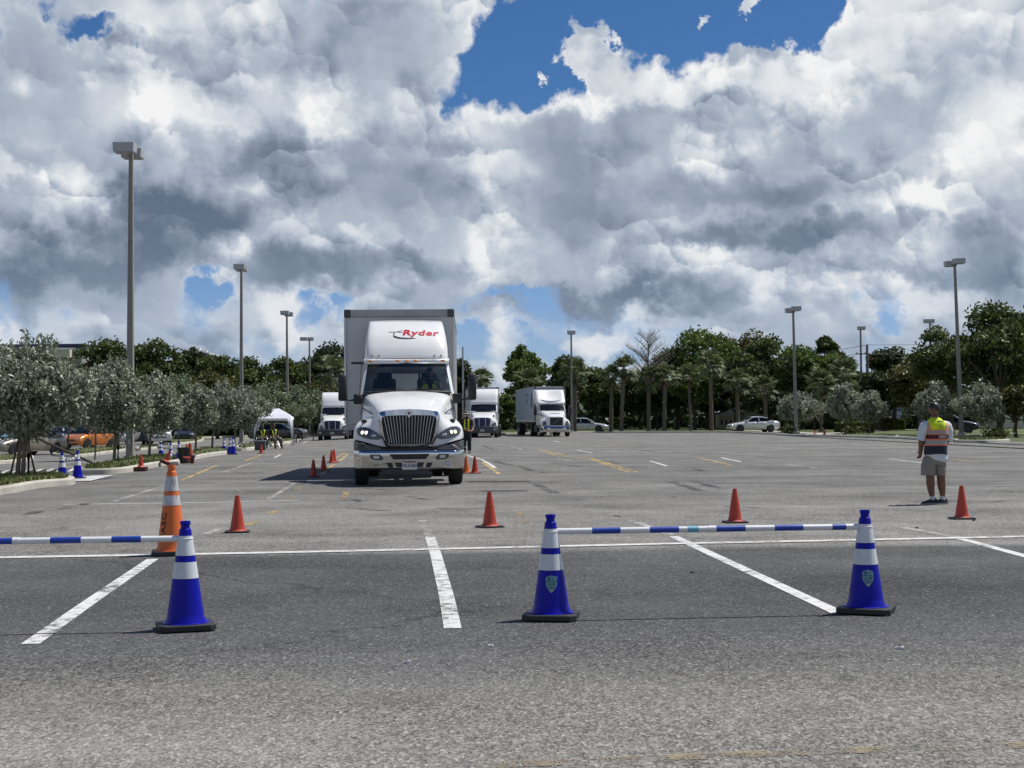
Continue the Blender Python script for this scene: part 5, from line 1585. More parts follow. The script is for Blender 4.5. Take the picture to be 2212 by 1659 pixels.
def cap_hair(c, r, Mx, front=.35, low=-.25, grow=1.05):
    b = MB(); nu, nv = 28, 14; vs = []
    for j in range(nv + 1):
        for i in range(nu):
            ph = 2 * math.pi * i / nu
            fr = .5 + .5 * math.cos(ph)        # 1 at the face
            thmax = math.acos(max(-1, min(1, low + (front - low) * fr ** 1.5)))
            th = thmax * j / nv
            x, y, z = math.sin(th) * math.sin(ph) * .80, -math.sin(th) * math.cos(ph) * .98, math.cos(th) * 1.15
            vs.append(Vector(c) + Mx @ (Vector((x, y, z)) * r * grow))
    fs = [(j * nu + i, (j + 1) * nu + i, (j + 1) * nu + (i + 1) % nu, j * nu + (i + 1) % nu) for j in range(nv) for i in range(nu)]
    b.add(vs, fs); return b
def join_into(o, b):
    """add a collected mesh to an object's mesh so the figure stays one mesh"""
    me = o.data
    bm = bmesh.new(); bm.from_mesh(me)
    vs = [bm.verts.new(p) for p in b.v]
    for f in b.f:
        try:
            ff = bm.faces.new([vs[i] for i in f]); ff.smooth = True
        except ValueError: pass
    bm.to_mesh(me); bm.free()
def shoe(parent, c, ang, s=1.0):
    """trainer pointing along ang (0 = -y)"""
    d = Vector((math.sin(ang), -math.cos(ang), 0)); sd = Vector((math.cos(ang), math.sin(ang), 0)); c = Vector(c)
    prof = [(-.09, .034, .085), (-.06, .040, .10), (-.01, .042, .095), (.05, .044, .075), (.11, .046, .055), (.155, .040, .045), (.18, .022, .032)]
    rows = []
    for y, w, h in prof:
        row = []
        for k in range(9):
            a = math.pi * k / 8
            row.append(c + d * y * s + sd * (math.cos(a) * w * s) + Vector((0, 0, .018 + (h - .018) * math.sin(a) ** .7 * s)))
        rows.append(row)
    b = MB(); b.grid(rows); b.add([rows[0][i] for i in range(9)], [tuple(range(9))]); b.add([rows[-1][i] for i in range(9)], [tuple(range(9))])
    sh = b.build('shoe', M['shoe'], parent, smooth=True, angle=70)
    b = MB(); po = [c + d * y * s + sd * w * 1.06 * s for y, w, h in prof] + [c + d * y * s - sd * w * 1.06 * s for y, w, h in prof[::-1]]
    n = len(po); b.add([p + Vector((0, 0, .0)) for p in po] + [p + Vector((0, 0, .022)) for p in po], [tuple(range(n)), tuple(range(2 * n - 1, n - 1, -1))] + [(i, (i + 1) % n, n + (i + 1) % n, n + i) for i in range(n)])
    b.build('sole', M['sole'], sh)
def vest_mat(name, style):
    """safety vest: zones by height and side in the vest's own coordinates"""
    m, N, out = newmat(name)
    co = N.new('ShaderNodeTexCoord').outputs['Object']
    x, y, z = N.sep(co)
    ax = N.m('ABSOLUTE', N.m('SUBTRACT', x, N.m('MULTIPLY', z, 0.0)))
    nz = N.noise(co, 9.0, 3, 0.6)
    zz = N.m('ADD', z, N.m('MULTIPLY', N.m('SUBTRACT', nz, .5), .012))
    L, Or, Si, Ma = (0.66, 0.80, 0.02), (0.80, 0.19, 0.09), (0.36, 0.33, 0.31), (0.07, 0.008, 0.012)
    def band(lo, hi): return N.m('MULTIPLY', N.m('GREATER_THAN', zz, lo), N.m('LESS_THAN', zz, hi))
    if style == 'man':
        # centre line of the turned back
        xc = N.m('ABSOLUTE', N.m('SUBTRACT', x, 0.012))
        c = N.mix(N.m('GREATER_THAN', zz, 1.02), Or, L)
        th = N.m('ADD', 0.100, N.m('MULTIPLY', N.m('SUBTRACT', zz, 1.14), 0.30))
        st = N.m('MULTIPLY', N.m('GREATER_THAN', xc, th), N.m('GREATER_THAN', zz, 1.0))
        c = N.mix(st, c, Or)
        st2 = N.m('MULTIPLY', st, N.m('MULTIPLY', N.m('GREATER_THAN', xc, N.m('ADD', th, 0.015)), N.m('LESS_THAN', xc, N.m('ADD', th, 0.040))))
        c = N.mix(st2, c, Si)
        edge = N.m('MULTIPLY', N.m('GREATER_THAN', xc, 0.160), N.m('GREATER_THAN', zz, 1.12))
        c = N.mix(edge, c, (0.80, 0.55, 0.10))
        c = N.mix(band(1.062, 1.14), c, Or); c = N.mix(band(1.074, 1.126), c, Si)
        c = N.mix(band(1.00, 1.062), c, Ma)
        c = N.mix(band(0.895, 1.00), c, Or); c = N.mix(band(0.914, 0.980), c, Si)
        c = N.mix(band(0.0, 0.895), c, (0.018, 0.018, 0.032))
    else:
        c = N.mix(N.m('MULTIPLY', N.m('GREATER_THAN', ax, 0.05), N.m('LESS_THAN', ax, 0.105)), (0.02, 0.02, 0.02), L)
    principled(N, out, c, 0.75)
    return m

def standing_man():
    p = G(2023, 1089.5)
    t = thing('person', 'man in white shirt, khaki shorts and yellow and orange safety vest, seen from behind', 'person', (p.x, p.y, 0), 0)
    H = 1.0
    sd = M['skin_dark']
    hipL, hipR = (-.075, 0, .74), (.075, .01, .74)
    pel = (0.0, 0, .80, .105, .085)
    # body (one continuous mesh)
    ch = [
        [pel, (0.01, .0, .93, .115, .085), (.02, .0, 1.08, .125, .09), (.025, .01, 1.20, .115, .08), (.02, .01, 1.275, .06, .06), (.0, -.0, 1.32, .055), (-.005, -.005, 1.375, .052)],
        [pel, (-.085, 0, .70, .095), (-.092, -.01, .42, .066), (-.086, .01, .30, .070), (-.062, .015, .12, .040), (-.060, .01, .06, .030), (-.13, .03, .04, .026)],
        [pel, (.080, .01, .70, .09), (.075, .0, .42, .066), (.086, .02, .30, .070), (.103, .025, .12, .040), (.108, .02, .06, .030), (.045, .05, .04, .026)],
        [(.025, .01, 1.20, .115, .08), (-.09, .01, 1.225, .065), (-.160, .01, 1.19, .055), (-.200, .02, 1.03, .056), (-.205, .04, .94, .052), (-.205, .085, .83, .034)],
        [(.025, .01, 1.20, .115, .08), (.13, .03, 1.205, .065), (.185, .035, 1.17, .055), (.205, .05, 1.0, .054), (.180, .13, .92, .046), (.06, .22, .88, .032)],
    ]
    ch += hand((-.205, .085, .83), (.05, .35, -.75), (.2, -.8, -.3), 0.9)
    ch += hand((.06, .22, .88), (-.85, .2, -.2), (0, .2, 1), 0.8)
    body = skin('body', ch, sd, t)
    b, Mx = head_mesh(t, (-.012, -.005, 1.452), .090, R(-112), sd, tilt=R(8))
    join_into(body, b)
    cap_hair((-.012, -.005, 1.452), .090, Mx, front=.42, low=-.42, grow=1.06).build('hair', M['hair'], t, smooth=True)
    # shirt: torso, sleeves and the long tail
    b = loft([(.035, -.01, .625, .04, .04), (.035, -.012, .64, .095, .09), (.03, -.012, .68, .14, .125), (.01, -.005, .74, .160, .135), (.0, 0, .80, .165, .135), (.005, .0, .93, .160, .130), (.03, .0, 1.08, .158, .128), (.02, .01, 1.17, .185, .128), (.015, .01, 1.235, .165, .115), (.01, .01, 1.28, .10, .085), (.005, .01, 1.315, .056, .056)])
    limb(b, [(-.08, .01, 1.20, .075), (-.15, .01, 1.19, .078), (-.188, .015, 1.12, .074), (-.205, .03, 1.04, .070), (-.215, .04, .985, .074)])
    limb(b, [(.10, .02, 1.20, .075), (.175, .03, 1.19, .078), (.205, .035, 1.12, .074), (.212, .045, 1.04, .070), (.205, .06, .985, .072)])
    b.build('shirt', M['shirt_white'], t, smooth=True, angle=80)
    b = loft([(-.03, .005, .60, .155, .12), (-.01, .005, .66, .162, .128), (-.005, .005, .74, .158, .128), (.0, .005, .79, .150, .12)], cap=False)
    limb(b, [(-.085, 0, .70, .10), (-.110, -.005, .60, .112), (-.118, -.005, .52, .112), (-.120, -.005, .445, .112)], 16)
    limb(b, [(.070, .01, .70, .10), (.065, .01, .60, .095), (.068, .005, .52, .088), (.070, .005, .445, .086)], 16)
    b.build('shorts', M['khaki'], t, smooth=True, angle=80)
    b = loft([(.0, -.002, .765, .174, .145), (.0, -.002, .80, .173, .144), (.005, -.002, .93, .168, .139), (.025, -.002, 1.06, .166, .137), (.022, .008, 1.15, .180, .138), (.015, .008, 1.205, .184, .134), (.012, .008, 1.25, .152, .118), (.01, .008, 1.29, .10, .092), (.008, .008, 1.32, .066, .066)], cap=False)
    v = b.build('safety_vest', vest_mat('vest_back', 'man'), t, smooth=True, angle=80)
    # label and print on the vest, laid on its surface
    dg = bpy.context.evaluated_depsgraph_get()
    def on(x, z):
        ok, loc, nrm, _ = v.ray_cast(Vector((x, -1, z)), Vector((0, 1, 0)))
        return (x, (loc.y if ok else -.14) - .004, z)
    def patch(name, x0, x1, z0, z1, m, parent=v):
        b = MB(); b.grid([[on(x0 + (x1 - x0) * i / 8, z0 + (z1 - z0) * j / 4) for i in range(9)] for j in range(5)])
        return b.build(name, m, parent, fix=False, smooth=True)
    patch('vest_print', .0, .115, 1.262, 1.275, M['black_cloth'])
    patch('vest_pocket', .02, .115, 1.145, 1.255, mat('lime', (.42, .62, .015), .7, var=.15, scale=40))
    lb = patch('vest_label', .012, .128, 1.012, 1.052, mat('label_white', (.55, .55, .55), .6))
    b = MB()
    for x0, x1 in ((.018, .024), (.030, .036), (.044, .050), (.058, .061), (.070, .078), (.086, .089), (.096, .104), (.112, .117)):
        b.grid([[(q[0], q[1] - .002, q[2]) for q in (on(x0, z), on(x1, z))] for z in (1.018, 1.032, 1.046)])
    b.build('label_print', M['black_cloth'], lb, fix=False)
    for c, a in (((-.075, .0, 0), R(-70)), ((.085, .02, 0), R(-72))):
        shoe(t, c, a)
        b = MB(); b.lathe([(.038, .07), (.037, .10), (.036, .125)], 14, (c[0] + .012, c[1], 0), cap=False); b.build('sock', M['sock'], t, smooth=True)
    return t
standing_man()

def hat_man():
    p = G(1011.5, 1010)
    Y = 60.0; q = AT(1008, 900, Y)
    t = thing('person', 'man in a light bucket hat and dark vest with yellow stripes beside the truck fender', 'person', (q.x, Y, 0), 0)
    ch = [
        [(0, 0, .90, .13, .10), (0, 0, 1.10, .13, .10), (0, 0, 1.28, .14, .10), (0, 0, 1.38, .10, .08), (0, -.01, 1.44, .058), (0, -.02, 1.50, .055)],
        [(0, 0, .90, .13, .10), (-.09, 0, .82, .085), (-.10, -.02, .48, .058), (-.10, .0, .10, .036), (-.10, -.12, .05, .03)],
        [(0, 0, .90, .13, .10), (.09, 0, .82, .085), (.10, .0, .48, .058), (.11, .02, .10, .036), (.11, -.10, .05, .03)],
        [(0, 0, 1.28, .14, .10), (-.14, 0, 1.32, .065), (-.20, .0, 1.28, .058), (-.24, -.02, 1.05, .045), (-.16, -.16, .95, .034), (-.05, -.22, .98, .026)],
        [(0, 0, 1.28, .14, .10), (.14, 0, 1.32, .065), (.20, .0, 1.28, .058), (.26, -.02, 1.05, .045), (.24, -.14, .92, .034), (.14, -.22, .90, .026)]]
    ch += hand((-.05, -.22, .98), (.6, -.2, -.1), (0, 0, 1), 0.8) + hand((.14, -.22, .90), (-.6, -.2, .1), (0, 0, 1), 0.8)
    body = skin('body', ch, M['skin_tan'], t)
    b, Mx = head_mesh(t, (0, -.02, 1.575), .098, R(8), M['skin_tan']); join_into(body, b)
    b = MB(); b.lathe([(.165, 1.595), (.13, 1.62), (.105, 1.635), (.098, 1.69), (.085, 1.715), (.01, 1.722)], 24, (0, -.02, 0), cap=False); b.build('bucket_hat', mat('hat_grey', (.30, .29, .27), .9), t, smooth=True)
    b = MB(); b.lathe([(.107, 1.638), (.105, 1.66)], 24, (0, -.02, 0), cap=False); b.build('hat_band', M['black_cloth'], t, smooth=True)
    b = loft([(0, 0, .84, .165, .13), (0, 0, 1.0, .165, .135), (0, 0, 1.15, .17, .132), (0, 0, 1.30, .195, .125), (0, 0, 1.38, .165, .11), (0, 0, 1.43, .10, .08), (0, -.01, 1.47, .06, .06)])
    limb(b, [(-.10, 0, 1.34, .075), (-.175, 0, 1.32, .078), (-.212, 0, 1.23, .072), (-.228, -.02, 1.12, .070)])
    limb(b, [(.10, 0, 1.34, .075), (.175, 0, 1.32, .078), (.212, 0, 1.23, .072), (.235, -.02, 1.12, .070)])
    b.build('shirt', mat('maroon_shirt', (.055, .02, .022), .9), t, smooth=True, angle=80)
    b = loft([(0, -.002, .92, .175, .145), (0, -.002, 1.10, .178, .142), (0, -.002, 1.28, .170, .135), (0, -.002, 1.37, .14, .118), (0, -.002, 1.42, .10, .09)], cap=False)
    b.build('safety_vest', vest_mat('vest_front', 'hat'), t, smooth=True, angle=80)
    b = loft([(0, 0, .76, .165, .13), (0, 0, .86, .165, .13), (0, 0, .93, .155, .12)], cap=False)
    limb(b, [(-.085, 0, .82, .095), (-.095, 0, .60, .10), (-.10, 0, .35, .08), (-.10, 0, .10, .075)], 16)
    limb(b, [(.085, 0, .82, .095), (.095, 0, .60, .10), (.10, 0, .35, .08), (.105, .02, .10, .075)], 16)
    b.build('trousers', M['navy'], t, smooth=True, angle=80)
    shoe(t, (-.10, -.04, 0), R(-8)); shoe(t, (.11, -.02, 0), R(8))
hat_man()

def seated(label, loc, rz, name_group=None, vest=True, chair_label=None, hi=0.0, legs=(0, 0)):
    t = thing('person', label, 'person', loc, rz, name_group)
    ch = [
        [(0, 0, .50, .13, .10), (0, -.02, .68, .125, .10), (0, -.04, .86, .14, .10), (0, -.05, .96, .09, .08), (0, -.06, 1.03, .05), (0, -.08, 1.09, .048)],
        [(0, 0, .50, .13, .10), (-.10, -.08, .50, .085), (-.14, -.42, .50, .06), (-.14 + legs[0], -.44, .10, .038), (-.14 + legs[0], -.55, .05, .03)],
        [(0, 0, .50, .13, .10), (.10, -.08, .50, .085), (.14, -.42, .50, .06), (.14 + legs[1], -.44, .10, .038), (.14 + legs[1], -.55, .05, .03)],
        [(0, -.04, .86, .14, .10), (-.14, -.04, .90, .065), (-.20, -.05, .86, .055), (-.24, -.08, .68, .044), (-.15, -.28, .60, .034), (-.08, -.34, .60, .026)],
        [(0, -.04, .86, .14, .10), (.14, -.04, .90, .065), (.20, -.05, .86, .055), (.24, -.08, .68, .044), (.15, -.28, .60, .034), (.08, -.34, .60, .026)]]
    ch += hand((-.08, -.34, .60), (.4, -.5, -.1), (0, 0, 1), .6) + hand((.08, -.34, .60), (-.4, -.5, -.1), (0, 0, 1), .6)
    body = skin('body', ch, M['skin_dark'], t)
    b, Mx = head_mesh(t, (0, -.08, 1.17), .10, R(10), M['skin_dark']); join_into(body, b)
    cap_hair((0, -.08, 1.17), .10, Mx, .35, -.3, 1.07).build('hair', M['hair'], t, smooth=True)
    b = loft([(0, 0, .44, .17, .13), (0, -.01, .60, .17, .135), (0, -.03, .80, .185, .13), (0, -.05, .90, .18, .12), (0, -.05, .97, .10, .09), (0, -.06, 1.01, .06, .06)])
    limb(b, [(-.10, -.04, .88, .07), (-.18, -.04, .87, .075), (-.215, -.05, .80, .07), (-.235, -.07, .72, .066)])
    limb(b, [(.10, -.04, .88, .07), (.18, -.04, .87, .075), (.215, -.05, .80, .07), (.235, -.07, .72, .066)])
    b.build('shirt', M['black_cloth'], t, smooth=True)
    b = MB()
    for s in (-1, 1):
        lx = legs[0] if s < 0 else legs[1]
        limb(b, [(s * .06, .05, .49, .10), (s * .10, -.12, .51, .105), (s * .13, -.32, .51, .09), (s * .14 + lx * .5, -.43, .47, .085), (s * .14 + lx, -.45, .32, .075), (s * .14 + lx, -.45, .10, .07)], 14)
    b.build('trousers', M['grey_shirt'], t, smooth=True)
    if vest:
        b = MB()
        for s in (-1, 1):
            b.grid([[(s * .115 - .02, -.04 - .02, 1.0), (s * .115 + .025, -.04 - .02, 1.0)], [(s * .10 - .025, -.165, .93), (s * .10 + .03, -.165, .93)], [(s * .06 - .03, -.175, .75), (s * .06 + .035, -.175, .75)], [(s * .02 - .035, -.15, .56), (s * .02 + .035, -.15, .56)]])
        b.build('vest_stripe', M['hivis'], t, solid=.008)
    shoe(t, (-.14 + legs[0], -.46, 0), R(-5)); shoe(t, (.14 + legs[1], -.46, 0), R(5))
    return t
def driver():
    tr = bpy.data.objects['box_truck']
    Mt = Matrix.Translation(tr.location) @ Euler(tr.rotation_euler).to_matrix().to_4x4()
    q = Mt @ Vector((.52, 3.15, 1.15))
    t = thing('person', 'driver in a yellow vest behind the steering wheel of the near truck', 'person', tuple(q), R(4.9))
    ch = [[(0, 0, .58, .13, .10), (0, 0, .75, .13, .10), (0, 0, .95, .145, .10), (0, 0, 1.05, .10, .08), (0, -.02, 1.13, .05), (0, -.03, 1.18, .05)],
          [(0, 0, .95, .145, .10), (-.15, 0, 1.0, .065), (-.22, -.06, .90, .05), (-.24, -.30, .90, .038), (-.18, -.48, 1.02, .028)],
          [(0, 0, .95, .145, .10), (.15, 0, 1.0, .065), (.22, -.06, .90, .05), (.22, -.30, .92, .038), (.16, -.48, 1.04, .028)],
          [(0, 0, .58, .13, .10), (-.12, -.40, .58, .07)], [(0, 0, .58, .13, .10), (.12, -.40, .58, .07)]]
    ch += hand((-.18, -.48, 1.02), (.2, -.2, .8), (1, 0, 0), .8) + hand((.16, -.48, 1.04), (-.2, -.2, .8), (1, 0, 0), .8)
    body = skin('body', ch, M['skin_dark'], t)
    b, Mx = head_mesh(t, (0, -.04, 1.27), .10, R(-5), M['skin_dark']); join_into(body, b)
    cap_hair((0, -.04, 1.27), .10, Mx, .35, -.3, 1.07).build('hair', M['hair'], t, smooth=True)
    b = loft([(0, 0, .55, .17, .13), (0, 0, .75, .17, .13), (0, 0, .95, .19, .13), (0, 0, 1.04, .16, .11), (0, 0, 1.09, .09, .08), (0, -.01, 1.12, .06, .06)])
    limb(b, [(-.10, 0, 1.0, .07), (-.18, 0, .98, .075), (-.225, -.06, .90, .07), (-.235, -.15, .87, .065)])
    limb(b, [(.10, 0, 1.0, .07), (.18, 0, .98, .075), (.225, -.06, .90, .07), (.23, -.15, .87, .065)])
    b.build('shirt', M['black_cloth'], t, smooth=True)
    b = MB()
    for s in (-1, 1): b.grid([[(s * .13 - .05, -.05, 1.08), (s * .13 + .05, -.05, 1.06)], [(s * .12 - .07, -.16, 1.0), (s * .12 + .08, -.15, .98)], [(s * .10 - .06, -.17, .75), (s * .10 + .07, -.16, .75)]])
    b.build('vest_front', M['hivis'], t, solid=.01)
driver()
# ------------------------------------------------------------------ parked cars
def paint(name, col, metal=0.3): return mat(name, col, 0.28, metal, var=.04, scale=3, dirt=.04, Coat_Weight=0.8)
def car(label, loc, rz, color, kind='sedan', name=None, group='cars parked beyond the kerbs', L=4.6, W=1.8, H=1.45, shade=False):
    t = thing(name or 'parked_car', label, 'car', loc, rz, group)
    hw = W / 2
    P = paint('car_paint', color)
    # y from the front (negative) to the back, body height at the shoulder line
    if kind == 'sedan':
        st = [(-.50, .60, .78), (-.49, .66, .86), (-.45, .74, .93), (-.36, .84, .97), (-.22, .93, 1.0), (-.05, .97, 1.0), (.20, .98, 1.0), (.34, 1.0, .99), (.44, .98, .95), (.49, .90, .86), (.50, .72, .80)]
        roof = [(-.22, .93), (-.09, H * .94), (.02, H), (.14, H * .99), (.25, H * .90), (.38, 1.0)]
    elif kind == 'hatch':
        st = [(-.50, .60, .80), (-.49, .68, .88), (-.44, .80, .94), (-.34, .92, .98), (-.22, .99, 1.0), (.0, 1.0, 1.0), (.25, 1.02, 1.0), (.42, 1.02, .97), (.49, .95, .90), (.50, .75, .86)]
        roof = [(-.29, .95), (-.12, H * .95), (.02, H), (.25, H * .98), (.40, H * .92), (.48, 1.0)]
    else:   # suv
        st = [(-.50, .62, .82), (-.49, .80, .90), (-.45, .98, .96), (-.30, 1.05, .99), (-.20, 1.08, 1.0), (.0, 1.08, 1.0), (.30, 1.08, 1.0), (.46, 1.06, .98), (.49, 1.0, .94), (.50, .80, .90)]
        roof = [(-.24, 1.04), (-.12, H * .96), (.0, H), (.30, H * .99), (.44, H * .95), (.49, 1.06)]
    rows = []
    for y, zt, wf in st:
        w = hw * wf
        zb = .22 if abs(y) < .48 else .30
        half = [(0, zt + .015), (w * .55, zt + .01), (w * .86, zt - .02), (w * .965, zt - .10), (w, zt * .5 + .18), (w * .97, zb + .12), (w * .90, zb)]
        yy = y * L
        rows.append([(-x, yy, z) for x, z in half[::-1][:-1]] + [(x, yy, z) for x, z in half])
    g = smooth_grid(rows, 3, 2)
    b = MB(); b.grid(g); n = len(g[0])
    b.add(g[0], [tuple(range(n))]); b.add(g[-1], [tuple(range(n))])
    body = b.build('body', P, t, smooth=True, angle=50)
    # glasshouse
    R_ = catmull(roof, 5); y0, y1 = R_[0][0], R_[-1][0]
    def belt(y):
        for i in range(len(st) - 1):
            if st[i][0] <= y <= st[i + 1][0]:
                u = (y - st[i][0]) / (st[i + 1][0] - st[i][0]); return st[i][1] + (st[i + 1][1] - st[i][1]) * u
        return st[-1][1]
    rows = []
    for y, z in R_:
        zb = belt(y) - .04; z = max(z, zb + .02)
        k = (z - zb) / (H - .9)
        wt = hw * (.93 - .17 * min(1, k))
        rows.append([(-hw * .93, y * L, zb), (-wt - .01, y * L, zb + (z - zb) * .90), (-wt * .86, y * L, z), (0, y * L, z + .02), (wt * .86, y * L, z), (wt + .01, y * L, zb + (z - zb) * .90), (hw * .93, y * L, zb)])
    b = MB(); b.grid(rows); b.build('window_glass', M['car_glass'], t, smooth=True, angle=35)
    # roof skin and pillars
    yr0, yr1 = (-.085, .27) if kind == 'sedan' else (-.11, .43)
    rr = [r for r, (y, z) in zip(rows, R_) if yr0 <= y <= yr1]
    b = MB(); b.grid([[(x * 1.01, y, z + .012) for x, y, z in r[1:6]] for r in rr]); b.build('roof', P, t, smooth=True, angle=60)
    b = MB()
    for s in (-1, 1):
        for (ya, yb, w) in ((roof[0][0] + .01, yr0 + .01, .045), (.06, .07, .05), (yr1 - .02, roof[-1][0] - .03, .07)):
            za = belt(ya) - .02
            pa = Vector((s * hw * .935, ya * L, za)); i = min(range(len(R_)), key=lambda q: abs(R_[q][0] - yb)); pb = Vector(rows[i][5 if s > 0 else 1]) + Vector((s * .012, 0, .0))
            if w == .05: za = belt(.07); pa = Vector((s * hw * .94, .065 * L, za))
            b.tube([pa, pa.lerp(pb, .5) + Vector((s * .01, 0, 0)), pb], w * .8, 6)
    b.build('pillar', P, t, smooth=True)
    # wheels in dark arches
    for s in (-1, 1):
        for yy in (-.315 * L, .295 * L):
            r = .325 if kind != 'suv' else .36
            b = MB(); b.lathe([(.001, 0), (r + .05, 0), (r + .05, .03), (.001, .03)], 24, (s * (hw - .005) - (.03 if s > 0 else 0), yy, r + .01), cap=False, axis='X'); b.build('wheel_arch', M['black_plastic'], t)
            wheel(t, (s * (hw - .10), yy, r), r, .22, side=s, rim='alloy', n=20)
    # front and rear details
    zf = .62 if kind != 'suv' else .78
    for s in (-1, 1):
        b = MB(); b.rbox((s * hw * .66, -.475 * L, zf), (.40, .16, .13), .05, rz=s * .28); b.build('headlight', M['lens'], t, smooth=True)
        b = MB(); b.rbox((s * hw * .70, .482 * L, zf + .14), (.34, .12, .14), .04, rz=-s * .28); b.build('tail_light', M['red_lens'], t, smooth=True)
        b = MB(); b.rbox((s * (hw + .09), -.17 * L, .98), (.18, .10, .12), .04); b.build('door_mirror', P, t, smooth=True)
    b = MB(); b.rbox((0, -.497 * L, .55), (W * .52, .05, .09), .02); b.rbox((0, -.492 * L, .33), (W * .66, .07, .13), .02); b.build('grille', M['black_plastic'], t, smooth=True)
    b = MB(); b.rbox((0, .495 * L, .34), (W * .8, .07, .16), .02); b.build('rear_bumper', M['dark_trim'], t, smooth=True)
    b = MB(); b.box((0, .503 * L, .66), (.31, .02, .15)); b.build('licence_plate', M['pole_white'], t)
    b = MB()
    for s in (-1, 1):
        for yy in (-.06, .13): b.box((s * (hw * .985), yy * L, .62), (.012, .012, .62))
        b.box((s * hw, .10 * L, .80), (.03, .14, .03))
    b.build('door_trim', M['black_plastic'], t)
    if shade:
        b = MB(); b.add([(-.62, -.215 * L - .015, .98), (.62, -.215 * L - .015, .98), (.52, -.11 * L - .02, H * .90), (-.52, -.11 * L - .02, H * .90)], [(0, 1, 2, 3)]); b.build('sunshade', mat('foil', (.35, .62, .66), .3, .6, scale=20, var=.3), t)
    return t
def place(px, Y, zdrop=True):
    q = AT(px, 950, Y); return (q.x, Y, gz(q.x, Y))
car('beige sedan with a foil windscreen shade facing the lot behind the first silver tree', place(52, 77), R(-28), (.30, .27, .22), 'sedan', shade=True, H=1.42)
car('slate blue sedan seen from behind between the beige and the orange car', place(139, 103), R(176), (.055, .075, .10), 'sedan', H=1.47)
car('orange copper hatchback facing the lot under the silver trees', place(193, 95), R(-22), (.62, .20, .035), 'hatch', L=3.9, W=1.7, H=1.52)
car('bright red car right of the orange hatchback', place(245, 116), R(172), (.42, .015, .018), 'sedan')
car('dark red car peeking out right behind the beige sedan', place(107, 112), R(-30), (.16, .012, .016), 'hatch')
car('black suv cut by the left edge of the photo', place(2, 98), R(-25), (.012, .012, .015), 'suv', H=1.72)
car('dark navy suv behind the blue sedan and orange hatchback', place(170, 122), R(178), (.012, .014, .024), 'suv', H=1.8)
car('silver sedan just right of the near lamp pole', place(282, 112), R(-20), (.34, .35, .36), 'sedan')
car('white suv under the silver trees left of the black bin', place(338, 112), R(20), (.62, .62, .62), 'suv', H=1.7)
car('dark sedan in deep shade left of the tent', place(400, 128), R(10), (.03, .03, .035), 'sedan')
car('dark grey car behind the open side of the tent', place(602, 122), R(80), (.03, .035, .04), 'suv')
car('white sedan at the far kerb, side on, below the right lamp', place(1627, 137), R(-82), (.74, .74, .73), 'sedan', L=4.7, H=1.40, group='cars beyond the far kerb')
car('silver sedan half hidden behind the truck with the diagonal grille bar', place(1264, 149), R(78), (.50, .52, .56), 'sedan', L=4.8, H=1.42, group='cars beyond the far kerb')
car('black car beyond the man in the safety vest', place(2051, 118), R(70), (.014, .015, .028), 'sedan', group='cars beyond the far kerb')
car('distant silver car between the palm trunks on the shaded verge', place(1760 - 205, 215), R(-70), (.45, .46, .48), 'hatch', group='cars beyond the far kerb')
car('distant white van between the middle and right trucks', place(1105, 230), R(80), (.55, .57, .58), 'suv', group='cars beyond the far kerb')
car('distant white pickup right of the silver sedan under the trees', place(1292, 235), R(85), (.6, .6, .6), 'suv', group='cars beyond the far kerb')
car('teal car in the distance left of the turned grey blue trailer', place(1122 - 6, 210), R(85), (.05, .30, .36), 'sedan', group='cars beyond the far kerb')

# ------------------------------------------------------------------ tent and the seated people
M['tent_cloth'] = mat('tent_cloth', (.72, .72, .78), .85, var=.06, scale=2, bump=.3)
def tent():
    Y = 85; q = AT(592.5, 950, Y); x0, y0 = q.x, Y; z0 = gz(x0, y0)
    t = thing('canopy_tent', 'white pop-up canopy tent with curved corner curtains', 'tent', (x0, y0, z0), R(6))
    h = 1.07; ze = 1.35 + (910 - 902) / PPM(Y) - z0; zp = 1.35 + (910 - 882) / PPM(Y) - z0
    rows = []
    for u in (1.0, .8, .6, .42, .24):
        k = h * u; z = ze + (zp - ze) * ((1 - u) / .76) ** .85
        rows.append([(-k, -k, z), (0, -k * .98, z - .02), (k, -k, z), (k * .98, 0, z - .02), (k, k, z), (0, k * .98, z - .02), (-k, k, z), (-k * .98, 0, z - .02), (-k, -k, z)])
    b = MB(); b.grid(rows); r = rows[-1][:-1]; b.add(r, [tuple(range(8))]); b.build('roof_cloth', M['tent_cloth'], t, smooth=True, angle=25)
    b = MB()
    for (ax, ay, bx, by_) in ((-1, -1, 1, -1), (1, -1, 1, 1), (1, 1, -1, 1), (-1, 1, -1, -1)):
        up, lo = [], []
        for i in range(17):
            u = i / 16; x = (ax + (bx - ax) * u) * h; y = (ay + (by_ - ay) * u) * h
            e = min(u, 1 - u)
            d = .17 + 1.25 * max(0, 1 - e / .16) ** 2.2
            up.append((x, y, ze)); lo.append((x * 1.01, y * 1.01, max(.15, ze - d)))
        b.grid([up, lo])
    b.build('valance', M['tent_cloth'], t, smooth=True, solid=.01)
    for sx in (-1, 1):
        for sy in (-1, 1):
            b = MB(); b.box((sx * h * .98, sy * h * .98, ze / 2), (.04, .04, ze)); b.box((sx * h * .98, sy * h * .98, .01), (.12, .12, .02)); b.build('tent_leg', M['steel'], t)
    return x0, y0, z0
tx, ty, tz = tent()
